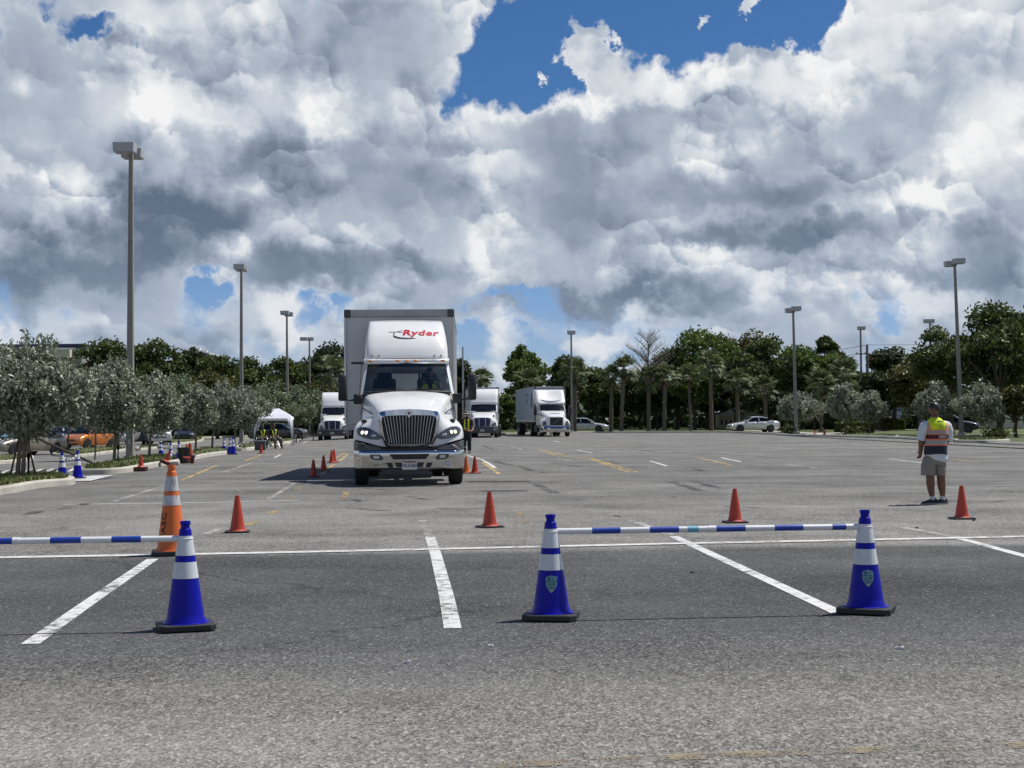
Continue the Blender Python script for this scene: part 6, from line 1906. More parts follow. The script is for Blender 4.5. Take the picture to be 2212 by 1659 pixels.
def camp(px, py, rz, label, chair_label, vest=True, legs=(0, 0)):
    p = G(px, py)
    s = seated(label, tuple(p), R(rz), 'people sitting in front of the tent', vest, legs=legs)
    c = thing('folding_chair', chair_label, 'chair', tuple(p), R(rz), 'folding chairs in front of the tent')
    b = MB(); b.box((0, -.08, .40), (.50, .48, .03)); b.build('seat', M['black_cloth'], c)
    b = MB(); b.box((0, .20, .70), (.50, .03, .48), rx=-.15); b.build('backrest', M['black_cloth'], c)
    for sx in (-1, 1):
        b = MB(); b.tube([(sx * .26, -.32, 0), (sx * .26, .22, .62)], .014, 6); b.tube([(sx * .26, .24, 0), (sx * .26, -.30, .58)], .014, 6); b.tube([(sx * .26, -.30, .58), (sx * .26, .22, .60)], .02, 6); b.build('side_frame', M['steel'], c)
camp(566, 968, 28, 'person in a lime striped vest seated at the left front of the tent', 'folding chair under the person with the brighter lime stripes')
camp(590, 969, 35, 'person in dark clothes seated with legs stretched towards the lot by the tent', 'folding chair under the person in dark clothes by the tent', True, (.05, .12))
def cooler():
    p = G(562, 974)
    t = thing('storage_crate', 'grey plastic crate table left of the seated people', 'crate', tuple(p), .1)
    b = MB(); b.rbox((0, 0, .24), (.50, .36, .42), .03); b.build('crate_body', M['dark_trim'], t, smooth=True, angle=50)
    b = MB(); b.rbox((0, 0, .47), (.56, .40, .05), .02); b.build('lid', M['steel'], t, smooth=True, angle=50)
cooler()
# ------------------------------------------------------------------ trees and plants
M['bark'] = mat('bark', (0.075, 0.06, 0.05), 0.95, var=.35, scale=8, bump=.6)
M['bark_pale'] = mat('bark_pale', (0.20, 0.165, 0.125), 0.95, var=.3, scale=8, bump=.6)
M['palm_bark'] = mat('palm_bark', (0.13, 0.11, 0.085), 0.95, var=.3, scale=12, bump=.6)
M['leaf_oak'] = leafmat('leaf_oak', (0.050, 0.078, 0.020), (0.090, 0.120, 0.030), (0.13, 0.165, 0.045), trans=.32, scale=.5)
M['leaf_bright'] = leafmat('leaf_bright', (0.060, 0.108, 0.020), (0.110, 0.168, 0.030), (0.17, 0.22, 0.05), trans=.36, scale=.5)
M['leaf_olive'] = leafmat('leaf_olive', (0.080, 0.085, 0.024), (0.120, 0.118, 0.034), (0.17, 0.15, 0.055), trans=.3, scale=.5)
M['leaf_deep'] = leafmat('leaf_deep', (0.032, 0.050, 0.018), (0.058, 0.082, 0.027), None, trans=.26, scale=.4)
M['leaf_silver'] = leafmat('leaf_silver', (0.205, 0.235, 0.165), (0.30, 0.335, 0.245), (0.46, 0.48, 0.36), rough=.5, trans=.22, scale=1.6)
M['leaf_silver_green'] = leafmat('leaf_silver_green', (0.15, 0.20, 0.11), (0.235, 0.285, 0.175), (0.34, 0.37, 0.22), rough=.5, trans=.22, scale=1.6)
M['leaf_palm'] = leafmat('leaf_palm', (0.085, 0.115, 0.045), (0.15, 0.185, 0.080), (0.25, 0.27, 0.14), trans=.2, scale=1.0)
M['leaf_dead'] = leafmat('leaf_dead', (0.085, 0.050, 0.030), (0.14, 0.09, 0.055), None, trans=.1)
M['twig_pale'] = mat('twig_pale', (0.20, 0.18, 0.165), .9, var=.2)
M['hedge_leaf'] = leafmat('hedge_leaf', (0.055, 0.070, 0.015), (0.10, 0.105, 0.025), (0.16, 0.15, 0.04), trans=.2, scale=2)

rng = np.random.default_rng(11)
def leaf_mesh(name, P, size, material, aspect=1.6, up_bias=0.0, jitter=.5, dirs=None):
    """one mesh of leaf-shaped quads centred on the points P"""
    n = len(P)
    nrm = rng.normal(size=(n, 3)); nrm[:, 2] += up_bias * 1.5
    nrm /= np.linalg.norm(nrm, axis=1)[:, None]
    a = dirs if dirs is not None else rng.normal(size=(n, 3))
    a = a - (a * nrm).sum(1)[:, None] * nrm
    a /= np.linalg.norm(a, axis=1)[:, None] + 1e-9
    b = np.cross(nrm, a)
    s = size * (1 - jitter / 2 + jitter * rng.random(n))[:, None]
    V = np.empty((n, 4, 3))
    V[:, 0] = P - a * s * aspect * .5
    V[:, 1] = P - b * s * .42 + nrm * s * .10
    V[:, 2] = P + a * s * aspect * .5
    V[:, 3] = P + b * s * .42 + nrm * s * .10
    me = bpy.data.meshes.new(name)
    me.vertices.add(n * 4); me.loops.add(n * 4); me.polygons.add(n)
    me.vertices.foreach_set("co", V.reshape(-1).astype(np.float32))
    me.loops.foreach_set("vertex_index", np.arange(n * 4, dtype=np.int32))
    me.polygons.foreach_set("loop_start", np.arange(0, n * 4, 4, dtype=np.int32))
    me.polygons.foreach_set("loop_total", np.full(n, 4, dtype=np.int32))
    me.materials.append(material)
    me.update(calc_edges=True)
    return me
def meshobj(name, me, parent):
    o = bpy.data.objects.new(name, me); COL.objects.link(o); o.parent = parent; return o

def crown_points(n, H, W, z0, lobes, rs, fill=.25, D=None):
    """points on the skins of many overlapping lobes of a crown H high and W wide whose foot is at z0"""
    D = D or W
    r_ = np.random.default_rng(rs)
    C = []
    while len(C) < lobes:
        u = r_.uniform(-1, 1, 3)
        if u @ u > 1: continue
        # heavier towards the skin and the upper half
        if r_.random() > .25 + .75 * (u @ u): continue
        k = .30 * r_.uniform(.55, 1.25)
        taper = 1.0 - .35 * max(0, u[2]) ** 1.5
        C.append((u[0] * W / 2 * .78 * taper, u[1] * D / 2 * .78 * taper, z0 + H / 2 + u[2] * H / 2 * .80, k * min(W, H) * .55))
    C = np.array(C)
    w = C[:, 3] ** 2; idx = r_.choice(len(C), n, p=w / w.sum())
    d = r_.normal(size=(n, 3)); d /= np.linalg.norm(d, axis=1)[:, None]
    d[:, 2] = np.where(d[:, 2] < -.3, -d[:, 2] * .4, d[:, 2])
    rad = C[idx, 3] * np.where(r_.random(n) < fill, r_.random(n) ** .5, 1 + r_.normal(size=n) * .16)
    P = C[idx, :3] + d * rad[:, None] * np.array([1, 1, .85])
    return P, C
def limbs(b, C, base, H, r0, k=14, seed=1):
    r_ = random.Random(seed)
    fork = Vector(base) + Vector((r_.uniform(-.2, .2), r_.uniform(-.2, .2), H))
    b.tube([Vector(base), Vector(base).lerp(fork, .5) + Vector((r_.uniform(-.08, .08), 0, 0)), fork], [r0, r0 * .82, r0 * .7], 9)
    idx = list(range(len(C))); r_.shuffle(idx)
    for i in idx[:k]:
        c = Vector(C[i][:3]); mid = fork.lerp(c, .5) + Vector((r_.uniform(-.3, .3), r_.uniform(-.3, .3), -.2))
        b.tube([fork, mid, c], [r0 * .42, r0 * .25, r0 * .08], 6, cap=False)

TREE_CACHE = {}
def broadleaf(kind, label, px, py_top, Y, W, base_frac=.22, group='trees behind the lot', n=5200, leaf=.34, seed=0, material='leaf_oak', depth=None, z_base=None, variant=None, trunk_mat='bark', lobes=34):
    q = AT(px, 930, Y); zt = AT(px, py_top, Y).z
    zg = gz(q.x, Y) if z_base is None else z_base
    H = zt - zg
    t = thing(kind, label, 'tree', (q.x, Y, zg), 0, group)
    key = variant
    z0 = H * base_frac
    P, C = crown_points(n, H - z0, W, z0, lobes, 100 + seed, D=depth)
    P = P[P[:, 2] > z0 * .5]
    meshobj('crown', leaf_mesh('crown', P, leaf, M[material], up_bias=.25), t)
    b = MB(); limbs(b, C, (0, 0, -.1), max(z0 * 1.15, .8), .025 * H + .06, 12, seed)
    b.build('trunk', M[trunk_mat], t, smooth=True, fix=False)
    return t
# the row behind the left parking rows
gl = 'dark oaks behind the left side of the lot'
for i, (px, py, Y, W, mt, lab) in enumerate((
    (165, 768, 150, 6.0, 'leaf_olive', 'yellowish bushy tree in front of the flat roofed store on the left'),
    (232, 722, 152, 7.5, 'leaf_oak', 'round dark oak directly left of the tallest lamp pole'),
    (335, 718, 155, 7.0, 'leaf_oak', 'pointed dark oak directly right of the tallest lamp pole'),
    (292, 742, 160, 6.0, 'leaf_oak', 'dark oak whose crown passes behind the tallest lamp pole'),
    (408, 752, 158, 6.5, 'leaf_deep', 'dark oak in front of the white rooftop units'),
    (468, 760, 156, 7.0, 'leaf_oak', 'low broad oak left of the second lamp pole'),
    (540, 768, 158, 7.0, 'leaf_oak', 'dark oak crossing the second lamp pole'),
    (470, 800, 146, 7.0, 'leaf_olive', 'olive green lower tree in front of the oaks, left of the second lamp'),
    (390, 800, 146, 6.5, 'leaf_olive', 'olive green lower tree between the tallest and second lamp'),
    (300, 800, 146, 6.5, 'leaf_oak', 'lower dark tree at the foot of the tallest lamp oaks'),
    (588, 800, 165, 5.0, 'leaf_deep', 'small dark tree in the dip between the two oak groups'),
    (622, 766, 172, 6.5, 'leaf_oak', 'left shoulder oak of the group behind the tent lamps'),
    (668, 738, 176, 7.5, 'leaf_deep', 'oak behind the short armed lamp'),
    (722, 722, 176, 8.0, 'leaf_deep', 'tallest oak of the group, left of the truck box'),
    (778, 740, 178, 7.5, 'leaf_deep', 'oak hidden behind the upper left corner of the truck box'),
    (640, 830, 160, 6.0, 'leaf_olive', 'olive bush tree right of the tent lamp'),
    (700, 822, 160, 7.0, 'leaf_olive', 'yellow green tree behind the left sleeper truck'),
    (752, 830, 165, 7.0, 'leaf_bright', 'green tree between the left sleeper truck and the truck box'),
    (992, 762, 180, 5.0, 'leaf_deep', 'narrow dark tree just right of the truck box'),
    (60, 800, 150, 8.0, 'leaf_oak', 'dark tree below the store roof at the far left'),
    (-10, 790, 150, 7.0, 'leaf_oak', 'dark tree cut by the left edge below the store roof'))):
    broadleaf('oak_tree', lab, px, py, Y, W, .12, gl, 9000, .27, i, mt)
gr = 'broadleaf trees beyond the far kerb'
for i, (px, py, Y, W, mt, lab, bf) in enumerate((
    (1128, 740, 168, 5.6, 'leaf_bright', 'pointed green tree above the gap between the middle and right trucks', .3),
    (1232, 770, 176, 6.0, 'leaf_oak', 'small round tree behind the lamp near the right truck', .3),
    (1290, 800, 180, 5.5, 'leaf_oak', 'low dark tree left of the palm row', .25),
    (1080, 842, 176, 7.0, 'leaf_bright', 'low bright green tree right of the middle sleeper truck', .2),
    (1180, 842, 180, 7.5, 'leaf_oak', 'low dark tree behind the right truck box', .2),
    (1385, 800, 182, 6.0, 'leaf_oak', 'dark tree below the bare grey tree', .2),
    (1462, 740, 178, 6.5, 'leaf_oak', 'dark left shoulder of the great clump right of the bare tree', .25),
    (1530, 694, 176, 8.5, 'leaf_bright', 'highest bright green crown of the great clump behind the palms', .25),
    (1500, 770, 168, 8.0, 'leaf_bright', 'mid green tree in front of the great clump, behind the tallest palm', .25),
    (1612, 706, 180, 8.5, 'leaf_olive', 'brownish broad crown in the middle of the great clump', .25),
    (1590, 760, 168, 8.5, 'leaf_oak', 'dark crown below the brownish crown of the clump', .2),
    (1665, 722, 176, 7.0, 'leaf_oak', 'dark green crown left of the lamp above the white car', .25),
    (1735, 742, 168, 8.0, 'leaf_bright', 'bright green crown right of the lamp above the white car', .25),
    (1790, 722, 180, 3.6, 'leaf_oak', 'thin tree with two tufts against the sky', .5),
    (1800, 770, 165, 8.0, 'leaf_bright', 'bright green tree under the two tufted tree', .25),
    (1862, 778, 166, 7.0, 'leaf_oak', 'dark tree around the wooden utility pole', .2),
    (1930, 738, 150, 6.5, 'leaf_deep', 'domed dark tree with a twiggy top right of the utility pole', .2),
    (1900, 800, 145, 6.5, 'leaf_deep', 'very dark tree above the blue sign', .2),
    (1985, 762, 140, 6.0, 'leaf_olive', 'olive tree left of the tall right lamp', .25),
    (1988, 850, 165, 5.0, 'leaf_olive', 'small olive tree right of the blue sign', .15),
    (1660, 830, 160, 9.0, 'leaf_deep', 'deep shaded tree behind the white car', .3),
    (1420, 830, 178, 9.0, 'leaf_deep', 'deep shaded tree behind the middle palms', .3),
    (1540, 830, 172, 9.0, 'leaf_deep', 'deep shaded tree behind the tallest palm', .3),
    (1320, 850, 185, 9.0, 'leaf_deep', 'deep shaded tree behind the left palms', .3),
    (1760, 850, 150, 8.0, 'leaf_deep', 'deep shaded tree behind the right silver bushes', .2))):
    broadleaf('broadleaf_tree', lab, px, py, Y, W, bf, gr, 9000, .27, 40 + i, mt)
gb = 'big spreading trees at the right edge'
broadleaf('spreading_tree', 'big spreading tree at the right edge with gaps of sky in its crown', 2160, 662, 100, 7.6, .30, gb, 13000, .20, 81, 'leaf_oak', lobes=40)
broadleaf('spreading_tree', 'spreading tree behind the tall right lamp pole', 2055, 694, 108, 5.6, .32, gb, 9000, .20, 82, 'leaf_oak', lobes=30)
broadleaf('spreading_tree', 'tree cut off by the right edge of the photo', 2240, 690, 104, 6.0, .30, gb, 5200, .27, 83, 'leaf_oak')
broadleaf('spreading_tree', 'lower olive tree under the big spreading tree', 2195, 830, 92, 3.6, .30, gb, 3200, .20, 84, 'leaf_olive')
# bare grey tree
def bare():
    Y = 174; q = AT(1401, 930, Y); H = AT(1401, 722, Y).z
    t = thing('bare_tree', 'leafless pale grey tree rising above the palms', 'tree', (q.x, Y, 0))
    r_ = random.Random(5)
    b = MB()
    b.tube([(0, 0, 0), (.1, 0, H * .5), (0, 0, H)], [.22, .12, .02], 7)
    b.build('trunk', M['twig_pale'], t, smooth=True)
    b = MB()
    for k in range(60):
        z = H * r_.uniform(.45, .96); a = r_.uniform(0, 6.28); ln = (H - z) * .55 + .9
        e = Vector((math.cos(a) * ln, math.sin(a) * ln, z + ln * .75))
        s = Vector((0, 0, z)); m = s.lerp(e, .5) + Vector((0, 0, .15))
        b.tube([s, m, e], [.045, .03, .012], 4, cap=False)
        for _ in range(7):
            u = r_.uniform(.25, 1); p = s.lerp(e, u); d = Vector((r_.uniform(-.7, .7), r_.uniform(-.7, .7), r_.uniform(.2, .8)))
            b.tube([p, p + d], [.018, .008], 3, cap=False)
    b.build('branches', M['twig_pale'], t, fix=False)
bare()

# ---- sabal palms
def palm_crown(seed, fronds=34, r=1.35):
    r_ = random.Random(seed); vs, fs = [], []; ds, dfs = [], []
    for k in range(fronds):
        el = r_.uniform(-.75, 1.35) if k > 5 else r_.uniform(.9, 1.4)
        a = r_.uniform(0, 6.28); L = r * r_.uniform(.75, 1.1)
        d = Vector((math.cos(a) * math.cos(el), math.sin(a) * math.cos(el), math.sin(el)))
        side = d.cross(Vector((0, 0, 1))); side.normalize(); up = side.cross(d).normalized()
        hub = d * L * .55 + Vector((0, 0, -.06))
        # stalk
        o = len(vs); w = .02
        vs += [tuple(-side * w), tuple(side * w), tuple(hub + side * w), tuple(hub - side * w)]; fs.append((o, o + 1, o + 2, o + 3))
        nb = 15
        for i in range(nb):
            th = -1.55 + 3.1 * i / (nb - 1)
            dd = (d * math.cos(th) + side * math.sin(th)); ln = L * .62 * (1 - .22 * abs(th) / 1.55) * r_.uniform(.85, 1.1)
            m = hub + dd * ln * .6 + up * .03; e = hub + dd * ln + Vector((0, 0, -.22 * ln * r_.uniform(.6, 1.5)))
            wd = (dd.cross(up)).normalized() * .055
            o = len(vs); vs += [tuple(hub), tuple(m - wd + up * .02), tuple(e), tuple(m + wd)]; fs.append((o, o + 1, o + 2, o + 3))
    for k in range(16):
        a = r_.uniform(0, 6.28); L = r_.uniform(.6, 1.1)
        d = Vector((math.cos(a) * .45, math.sin(a) * .45, -1)).normalized(); sd = Vector((-math.sin(a), math.cos(a), 0))
        for i in range(5):
            th = (i - 2) * .16; dd = (d + sd * th).normalized(); p0 = d * .15
            o = len(ds); ds += [tuple(p0), tuple(p0 + dd * L * .6 - sd * .06), tuple(p0 + dd * L), tuple(p0 + dd * L * .6 + sd * .06)]; dfs.append((o, o + 1, o + 2, o + 3))
    b = MB(); b.add(vs, fs); g = b.build('fronds', M['leaf_palm'], None, fix=False)
    b = MB(); b.add(ds, dfs); dd_ = b.build('dead_fronds', M['leaf_dead'], None, fix=False)
    return g.data, dd_.data, (g, dd_)
PALMS = [palm_crown(s, 40, 1.5) for s in (1, 2, 3)]
for _, _, oo in PALMS:
    for o in oo: bpy.data.objects.remove(o)
def palm(i, px, py_top, Y, label, sc=1.0, lean=0.0, base_px=None, tr=.16):
    bx = base_px if base_px is not None else px
    q = AT(bx, 930, Y); top = AT(px, py_top, Y)
    t = thing('sabal_palm', label, 'palm tree', (q.x, Y, 0), 0, 'sabal palms beyond the far kerb')
    hx = top.x - q.x; hz = top.z - 1.25 * sc
    b = MB(); m = 12
    pts = [(hx * (k / m) ** 1.3, 0, hz * k / m) for k in range(m + 1)]
    b.tube(pts, [tr * (1.25 if k == 0 else 1.0) * (1 + .04 * (k % 2)) + (.07 if k > m - 2 else 0) for k in range(m + 1)], 10)
    b.build('trunk', M['palm_bark'], t, smooth=True)
    g, d, _ = PALMS[i % 3]
    for nm, me in (('fronds', g), ('dead_fronds', d)):
        o = meshobj(nm, me, t); o.location = (hx, 0, hz); o.scale = (sc, sc, sc); o.rotation_euler = (0, lean, i * 1.3)
for i, (px, py, Y, lab, sc, bp) in enumerate((
    (1038, 795, 165, 'palm just right of the near truck mirror', .95, 1034),
    (1137, 795, 150, 'stout palm behind the gap left of the right truck', 1.35, 1137),
    (1243, 773, 142, 'palm at the lamp behind the right truck', 1.15, 1241),
    (1322, 790, 143, 'first palm of the row, its crown touching the next', .95, 1320),
    (1348, 768, 142, 'second palm of the row, with a high crown', 1.0, 1342),
    (1401, 790, 143, 'third palm of the row, below the bare tree', 1.1, 1401),
    (1437, 785, 142, 'fourth palm of the row with a reddish crown base', 1.0, 1435),
    (1487, 787, 144, 'slender leaning palm left of the tallest palm', .95, 1492),
    (1534, 756, 141, 'tallest palm of the row', 1.15, 1537),
    (1592, 795, 146, 'dark palm behind the hood of the white car', 1.1, 1594),
    (1772, 796, 135, 'palm left of the lamp beside the utility pole', 1.15, 1774),
    (1824, 772, 138, 'palm above the silver bushes near the utility pole', 1.25, 1822),
    (1050, 800, 172, 'small palm with a low crown behind the middle sleeper truck', .8, 1052),
    (716, 766, 150, 'palm in front of the oaks left of the truck box', 1.35, 716),
    (1652, 812, 150, 'low dark palm behind the lamp above the white car', 1.0, 1655))):
    palm(i, px, py, Y, lab, sc, 0.0, bp, .19 if i != 7 else .13)

# ---- silver buttonwoods: crowns made of leafy shoots
def silver(i, label, px, py_base, py_top, py_low, half_w, shoots, per, leaf, material='leaf_silver', Y=None, trunks=1, seed=0, spikes=5, stakes=0, group='silver leaved trees on the islands', cx=None):
    if Y is None: p = G(px, py_base, .15)
    else:
        q = AT(px, 900, Y); p = Vector((q.x, Y, gz(q.x, Y)))
    Y = p.y; z0 = p.z; pp = PPM(Y)
    t = thing('silver_tree', label, 'tree', tuple(p), 0, group)
    c0 = 0 if cx is None else (cx - px) / pp
    zt = AT(px, py_top, Y).z - z0; zl = AT(px, py_low, Y).z - z0
    W = half_w / pp * 1.12; r_ = np.random.default_rng(500 + seed)
    zc = (zt + zl) / 2; Hh = (zt - zl) / 2
    P, D = [], []
    b = MB(); fork = Vector((c0 * .5, 0, max(zl * .95, .5)))
    for s in range(shoots):
        u = r_.normal(size=3); u /= np.linalg.norm(u)
        k = r_.uniform(.35, 1.0) ** .6 * (1 + .16 * math.sin(3.1 * math.atan2(u[2], u[0]) + seed) + .10 * math.sin(5.3 * math.atan2(u[2], u[0]) + 2 * seed))
        if s < spikes: u = np.array([r_.normal() * .30, r_.normal() * .30, 1.0]); u /= np.linalg.norm(u); k = 1.02
        wf = 1.0 - .25 * max(0, u[2])
        tip = np.array([c0 + u[0] * W * k * wf, u[1] * W * k * wf, zc + u[2] * Hh * k])
        out = tip - np.array([c0, 0, zl + .2]); out /= np.linalg.norm(out)
        out = out + np.array([0, 0, .55]) + r_.normal(size=3) * .28; out /= np.linalg.norm(out)
        ln = r_.uniform(.40, .90) * (1.35 if s < spikes else 1) * min(1.0, W / 1.3)
        if s < spikes: tip = tip + out * .22
        tip[2] = max(tip[2], zl + .15 * r_.random())
        st = tip - out * ln
        st[2] = max(st[2], zl - .12)
        f = r_.random(per) ** .8
        pos = st + (tip - st) * f[:, None] + r_.normal(size=(per, 3)) * (.045 + .06 * (1 - f))[:, None] * min(1.3, W / 1.1 + .3)
        P.append(pos); D.append(np.tile(out, (per, 1)) + r_.normal(size=(per, 3)) * .7)
        if s % 7 == 0:
            b.tube([fork, fork.lerp(Vector(st), .6) + Vector((0, 0, .1)), Vector(st)], [.035, .022, .010], 5, cap=False)
    P = np.vstack(P); D = np.vstack(D)
    meshobj('crown', leaf_mesh('crown', P, leaf, M[material], aspect=1.9, up_bias=.3, dirs=D), t)
    for k in range(trunks):
        dx = (k - (trunks - 1) / 2) * .13
        b.tube([(dx, 0, -.1), (dx * .8 + .03, 0, fork.z * .5), fork + Vector((dx * .3, 0, .35))], [.060, .048, .038], 8)
    b.build('trunk', M['bark_pale'], t, smooth=True, fix=False)
    for k in range(stakes):
        b = MB(); sx = (-.24, .30, .12)[k]; b.tube([(sx, .15 * (k - 1), 0), (sx * .25, 0, fork.z * .92)], .022, 6); b.build('stake', M['bark'], t)
    return t
gs_ = 'silver leaved trees on the islands'
silver(0, 'nearest silver tree with a staked double trunk at the far left', 49, 1032, 742, 921, 108, 620, 71, 0.071, 'leaf_silver', trunks=3, seed=1, spikes=7, stakes=2, cx=60)
silver(1, 'silver tree with a thin pale trunk behind the first one', 146, 975, 790, 918, 62, 300, 54, 0.082, 'leaf_silver_green', seed=2, trunks=1, cx=160)
silver(2, 'leaning silver tree left of the tallest lamp pole, propped by a bar', 250, 998, 792, 921, 66, 420, 58, 0.071, 'leaf_silver', seed=3, trunks=2, spikes=8, cx=255)
silver(3, 'silver tree right of the tallest lamp pole', 322, 989, 812, 926, 62, 360, 58, 0.071, 'leaf_silver', seed=4, cx=330)
silver(4, 'silver tree above the black bin', 422, 975, 838, 924, 45, 300, 54, 0.082, 'leaf_silver', seed=5, cx=428)
silver(5, 'silver tree right of the one above the bin', 458, 971, 834, 916, 52, 320, 54, 0.082, 'leaf_silver', seed=6, cx=478)
silver(6, 'silver tree crossing the second lamp pole', 506, 966, 842, 916, 48, 300, 54, 0.082, 'leaf_silver', seed=7, cx=528)
silver(7, 'greener silver tree rising above the tent', 585, 950, 834, 911, 55, 300, 54, 0.095, 'leaf_silver_green', seed=8, Y=104)
silver(8, 'silver tree right of the tent', 640, 947, 838, 911, 40, 240, 50, 0.095, 'leaf_silver_green', seed=9, Y=108)
silver(9, 'greenish silver tree between the tent and the left sleeper truck', 676, 944, 846, 911, 34, 220, 50, 0.102, 'leaf_silver_green', seed=10, Y=118)
silver(10, 'silver tree behind the white suv and the bin', 385, 950, 812, 916, 45, 240, 50, 0.102, 'leaf_silver_green', seed=11, Y=95)
silver(11, 'silver tree cut by the left edge of the photo', -18, 990, 800, 916, 60, 300, 54, 0.082, 'leaf_silver', seed=12, Y=66)
silver(12, 'silver tree between the nearest one and the leaning one', 205, 985, 800, 918, 48, 260, 54, 0.088, 'leaf_silver', seed=13, Y=64)
silver(13, 'small silver tree left of the tent behind the blue cones', 548, 955, 845, 916, 34, 200, 50, 0.095, 'leaf_silver_green', seed=14, Y=98)
g2 = 'silver leaved trees at the far right kerb'
silver(20, 'spiky silver bush tree in front of the lamp above the white car', 1726, 940, 853, 902, 52, 330, 54, 0.109, 'leaf_silver', Y=121, seed=20, spikes=10, group=g2)
silver(21, 'left half of the wide silver pair above the clipped hedge', 1828, 940, 834, 902, 46, 330, 54, 0.102, 'leaf_silver', Y=112, seed=21, spikes=12, group=g2)
silver(22, 'right half of the wide silver pair, beside the blue sign', 1878, 940, 850, 904, 36, 300, 54, 0.102, 'leaf_silver', Y=108, seed=22, spikes=8, group=g2)
silver(23, 'silver tree directly behind the head of the man in the vest', 2020, 946, 830, 900, 42, 300, 54, 0.095, 'leaf_silver', Y=98, seed=23, spikes=8, group=g2)
silver(24, 'silver tree with three long shoots right of the tall lamp', 2122, 946, 835, 905, 50, 360, 58, 0.088, 'leaf_silver', Y=92, seed=24, spikes=6, group=g2)
# prop and stakes
def prop():
    a, b_ = G(206, 1003, .15), G(250, 985, .15); 
    b = MB(); b.tube([a, Vector((b_.x + .6, a.y + .4, a.z + 1.45))], .04, 8)
    tag(b.build('prop_bar', M['bark'], smooth=True), 'slanted dark prop bar leaning towards the tallest lamp pole', 'bar')
prop()

# ---- clipped hedges, low dark wood
def hedge(label, pts, w, h):
    P = []; r_ = np.random.default_rng(9)
    a, c = G(*pts[0]), G(*pts[1]); L = (c - a).length; d = (c - a).normalized(); nn = Vector((-d.y, d.x, 0))
    n = int(2600 * max(1, L * h / 6))
    for _ in range(n):
        f = r_.integers(0, 3); u = r_.random() * L; v = r_.random(); s = r_.uniform(-.5, .5)
        if f == 0: p = a + d * u + nn * (-w / 2) + Vector((0, 0, v * h))
        elif f == 1: p = a + d * u + nn * s * w + Vector((0, 0, h))
        else: p = (a if v < .5 else c) + nn * s * w + Vector((0, 0, r_.random() * h))
        p = p + Vector(r_.normal(size=3) * .06)
        P.append((p.x - a.x, p.y - a.y, p.z))
    t = thing('hedge', label, 'hedge', tuple(a), 0, 'clipped hedges by the blue sign')
    meshobj('foliage', leaf_mesh('foliage', np.array(P), .17, M['hedge_leaf'], up_bias=.3), t)
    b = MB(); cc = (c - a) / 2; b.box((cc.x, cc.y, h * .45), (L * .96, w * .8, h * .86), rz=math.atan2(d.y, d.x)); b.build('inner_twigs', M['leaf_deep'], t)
hedge('front clipped hedge left of the blue sign', [(1815, 934), (1877, 934.5)], 1.0, .80)
hedge('rear clipped hedge under the blue sign', [(1882, 928.5), (1952, 928)], 1.0, .98)
def low_wood():
    """undergrowth and far wood that read as one dark mass"""
    P = []
    r_ = np.random.default_rng(77)
    def run(x0, x1, Y0, Y1, h0, h1, n):
        px = r_.uniform(x0, x1, n); Y = r_.uniform(Y0, Y1, n)
        X = (px - 1106) / 3200 * Y
        hh = h0 + (h1 - h0) * (0.5 + 0.5 * np.sin(px * .035 + Y * .2)) * r_.random(n) ** .35
        zg = np.array([gz(a, b) for a, b in zip(X, Y)])
        P.append(np.stack([X, Y, zg + hh * r_.random(n) ** .7], 1))
    run(-120, 800, 178, 215, 2.5, 6.0, 16000)
    run(960, 1340, 186, 260, 2.2, 5.5, 7000)
    run(1340, 2330, 186, 235, 3.0, 7.0, 18000)
    run(1880, 2330, 156, 175, 1.2, 3.0, 4000)
    run(1690, 1900, 158, 172, 1.0, 3.0, 3500)
    A = np.vstack(P)
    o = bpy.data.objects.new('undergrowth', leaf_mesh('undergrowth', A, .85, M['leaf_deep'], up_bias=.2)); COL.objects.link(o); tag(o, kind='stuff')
low_wood()
def small_plants():
    r_ = random.Random(3)
    for px, py, h, lab in ((1705, 938, .6, 'low shrub at the foot of the lamp above the white car'), (1842, 936, .5, 'small pale shrub in front of the clipped hedge'), (2150, 947, .5, 'small ground shrub right of the tall lamp pole')):
        p = G(px, py); n = 500
        P = np.random.default_rng(int(px)).normal(size=(n, 3)) * np.array([.35, .35, h * .35]) + np.array([0, 0, h * .5])
        P[:, 2] = np.abs(P[:, 2])
        t = thing('shrub', lab, 'shrub', tuple(p), 0, 'low shrubs at the far right kerb')
        meshobj('foliage', leaf_mesh('foliage', P, .14, M['hedge_leaf'], up_bias=.3), t)
        b = MB(); b.tube([(0, 0, 0), (0, 0, h * .6)], .04, 6); b.build('stem', M['bark'], t)
small_plants()
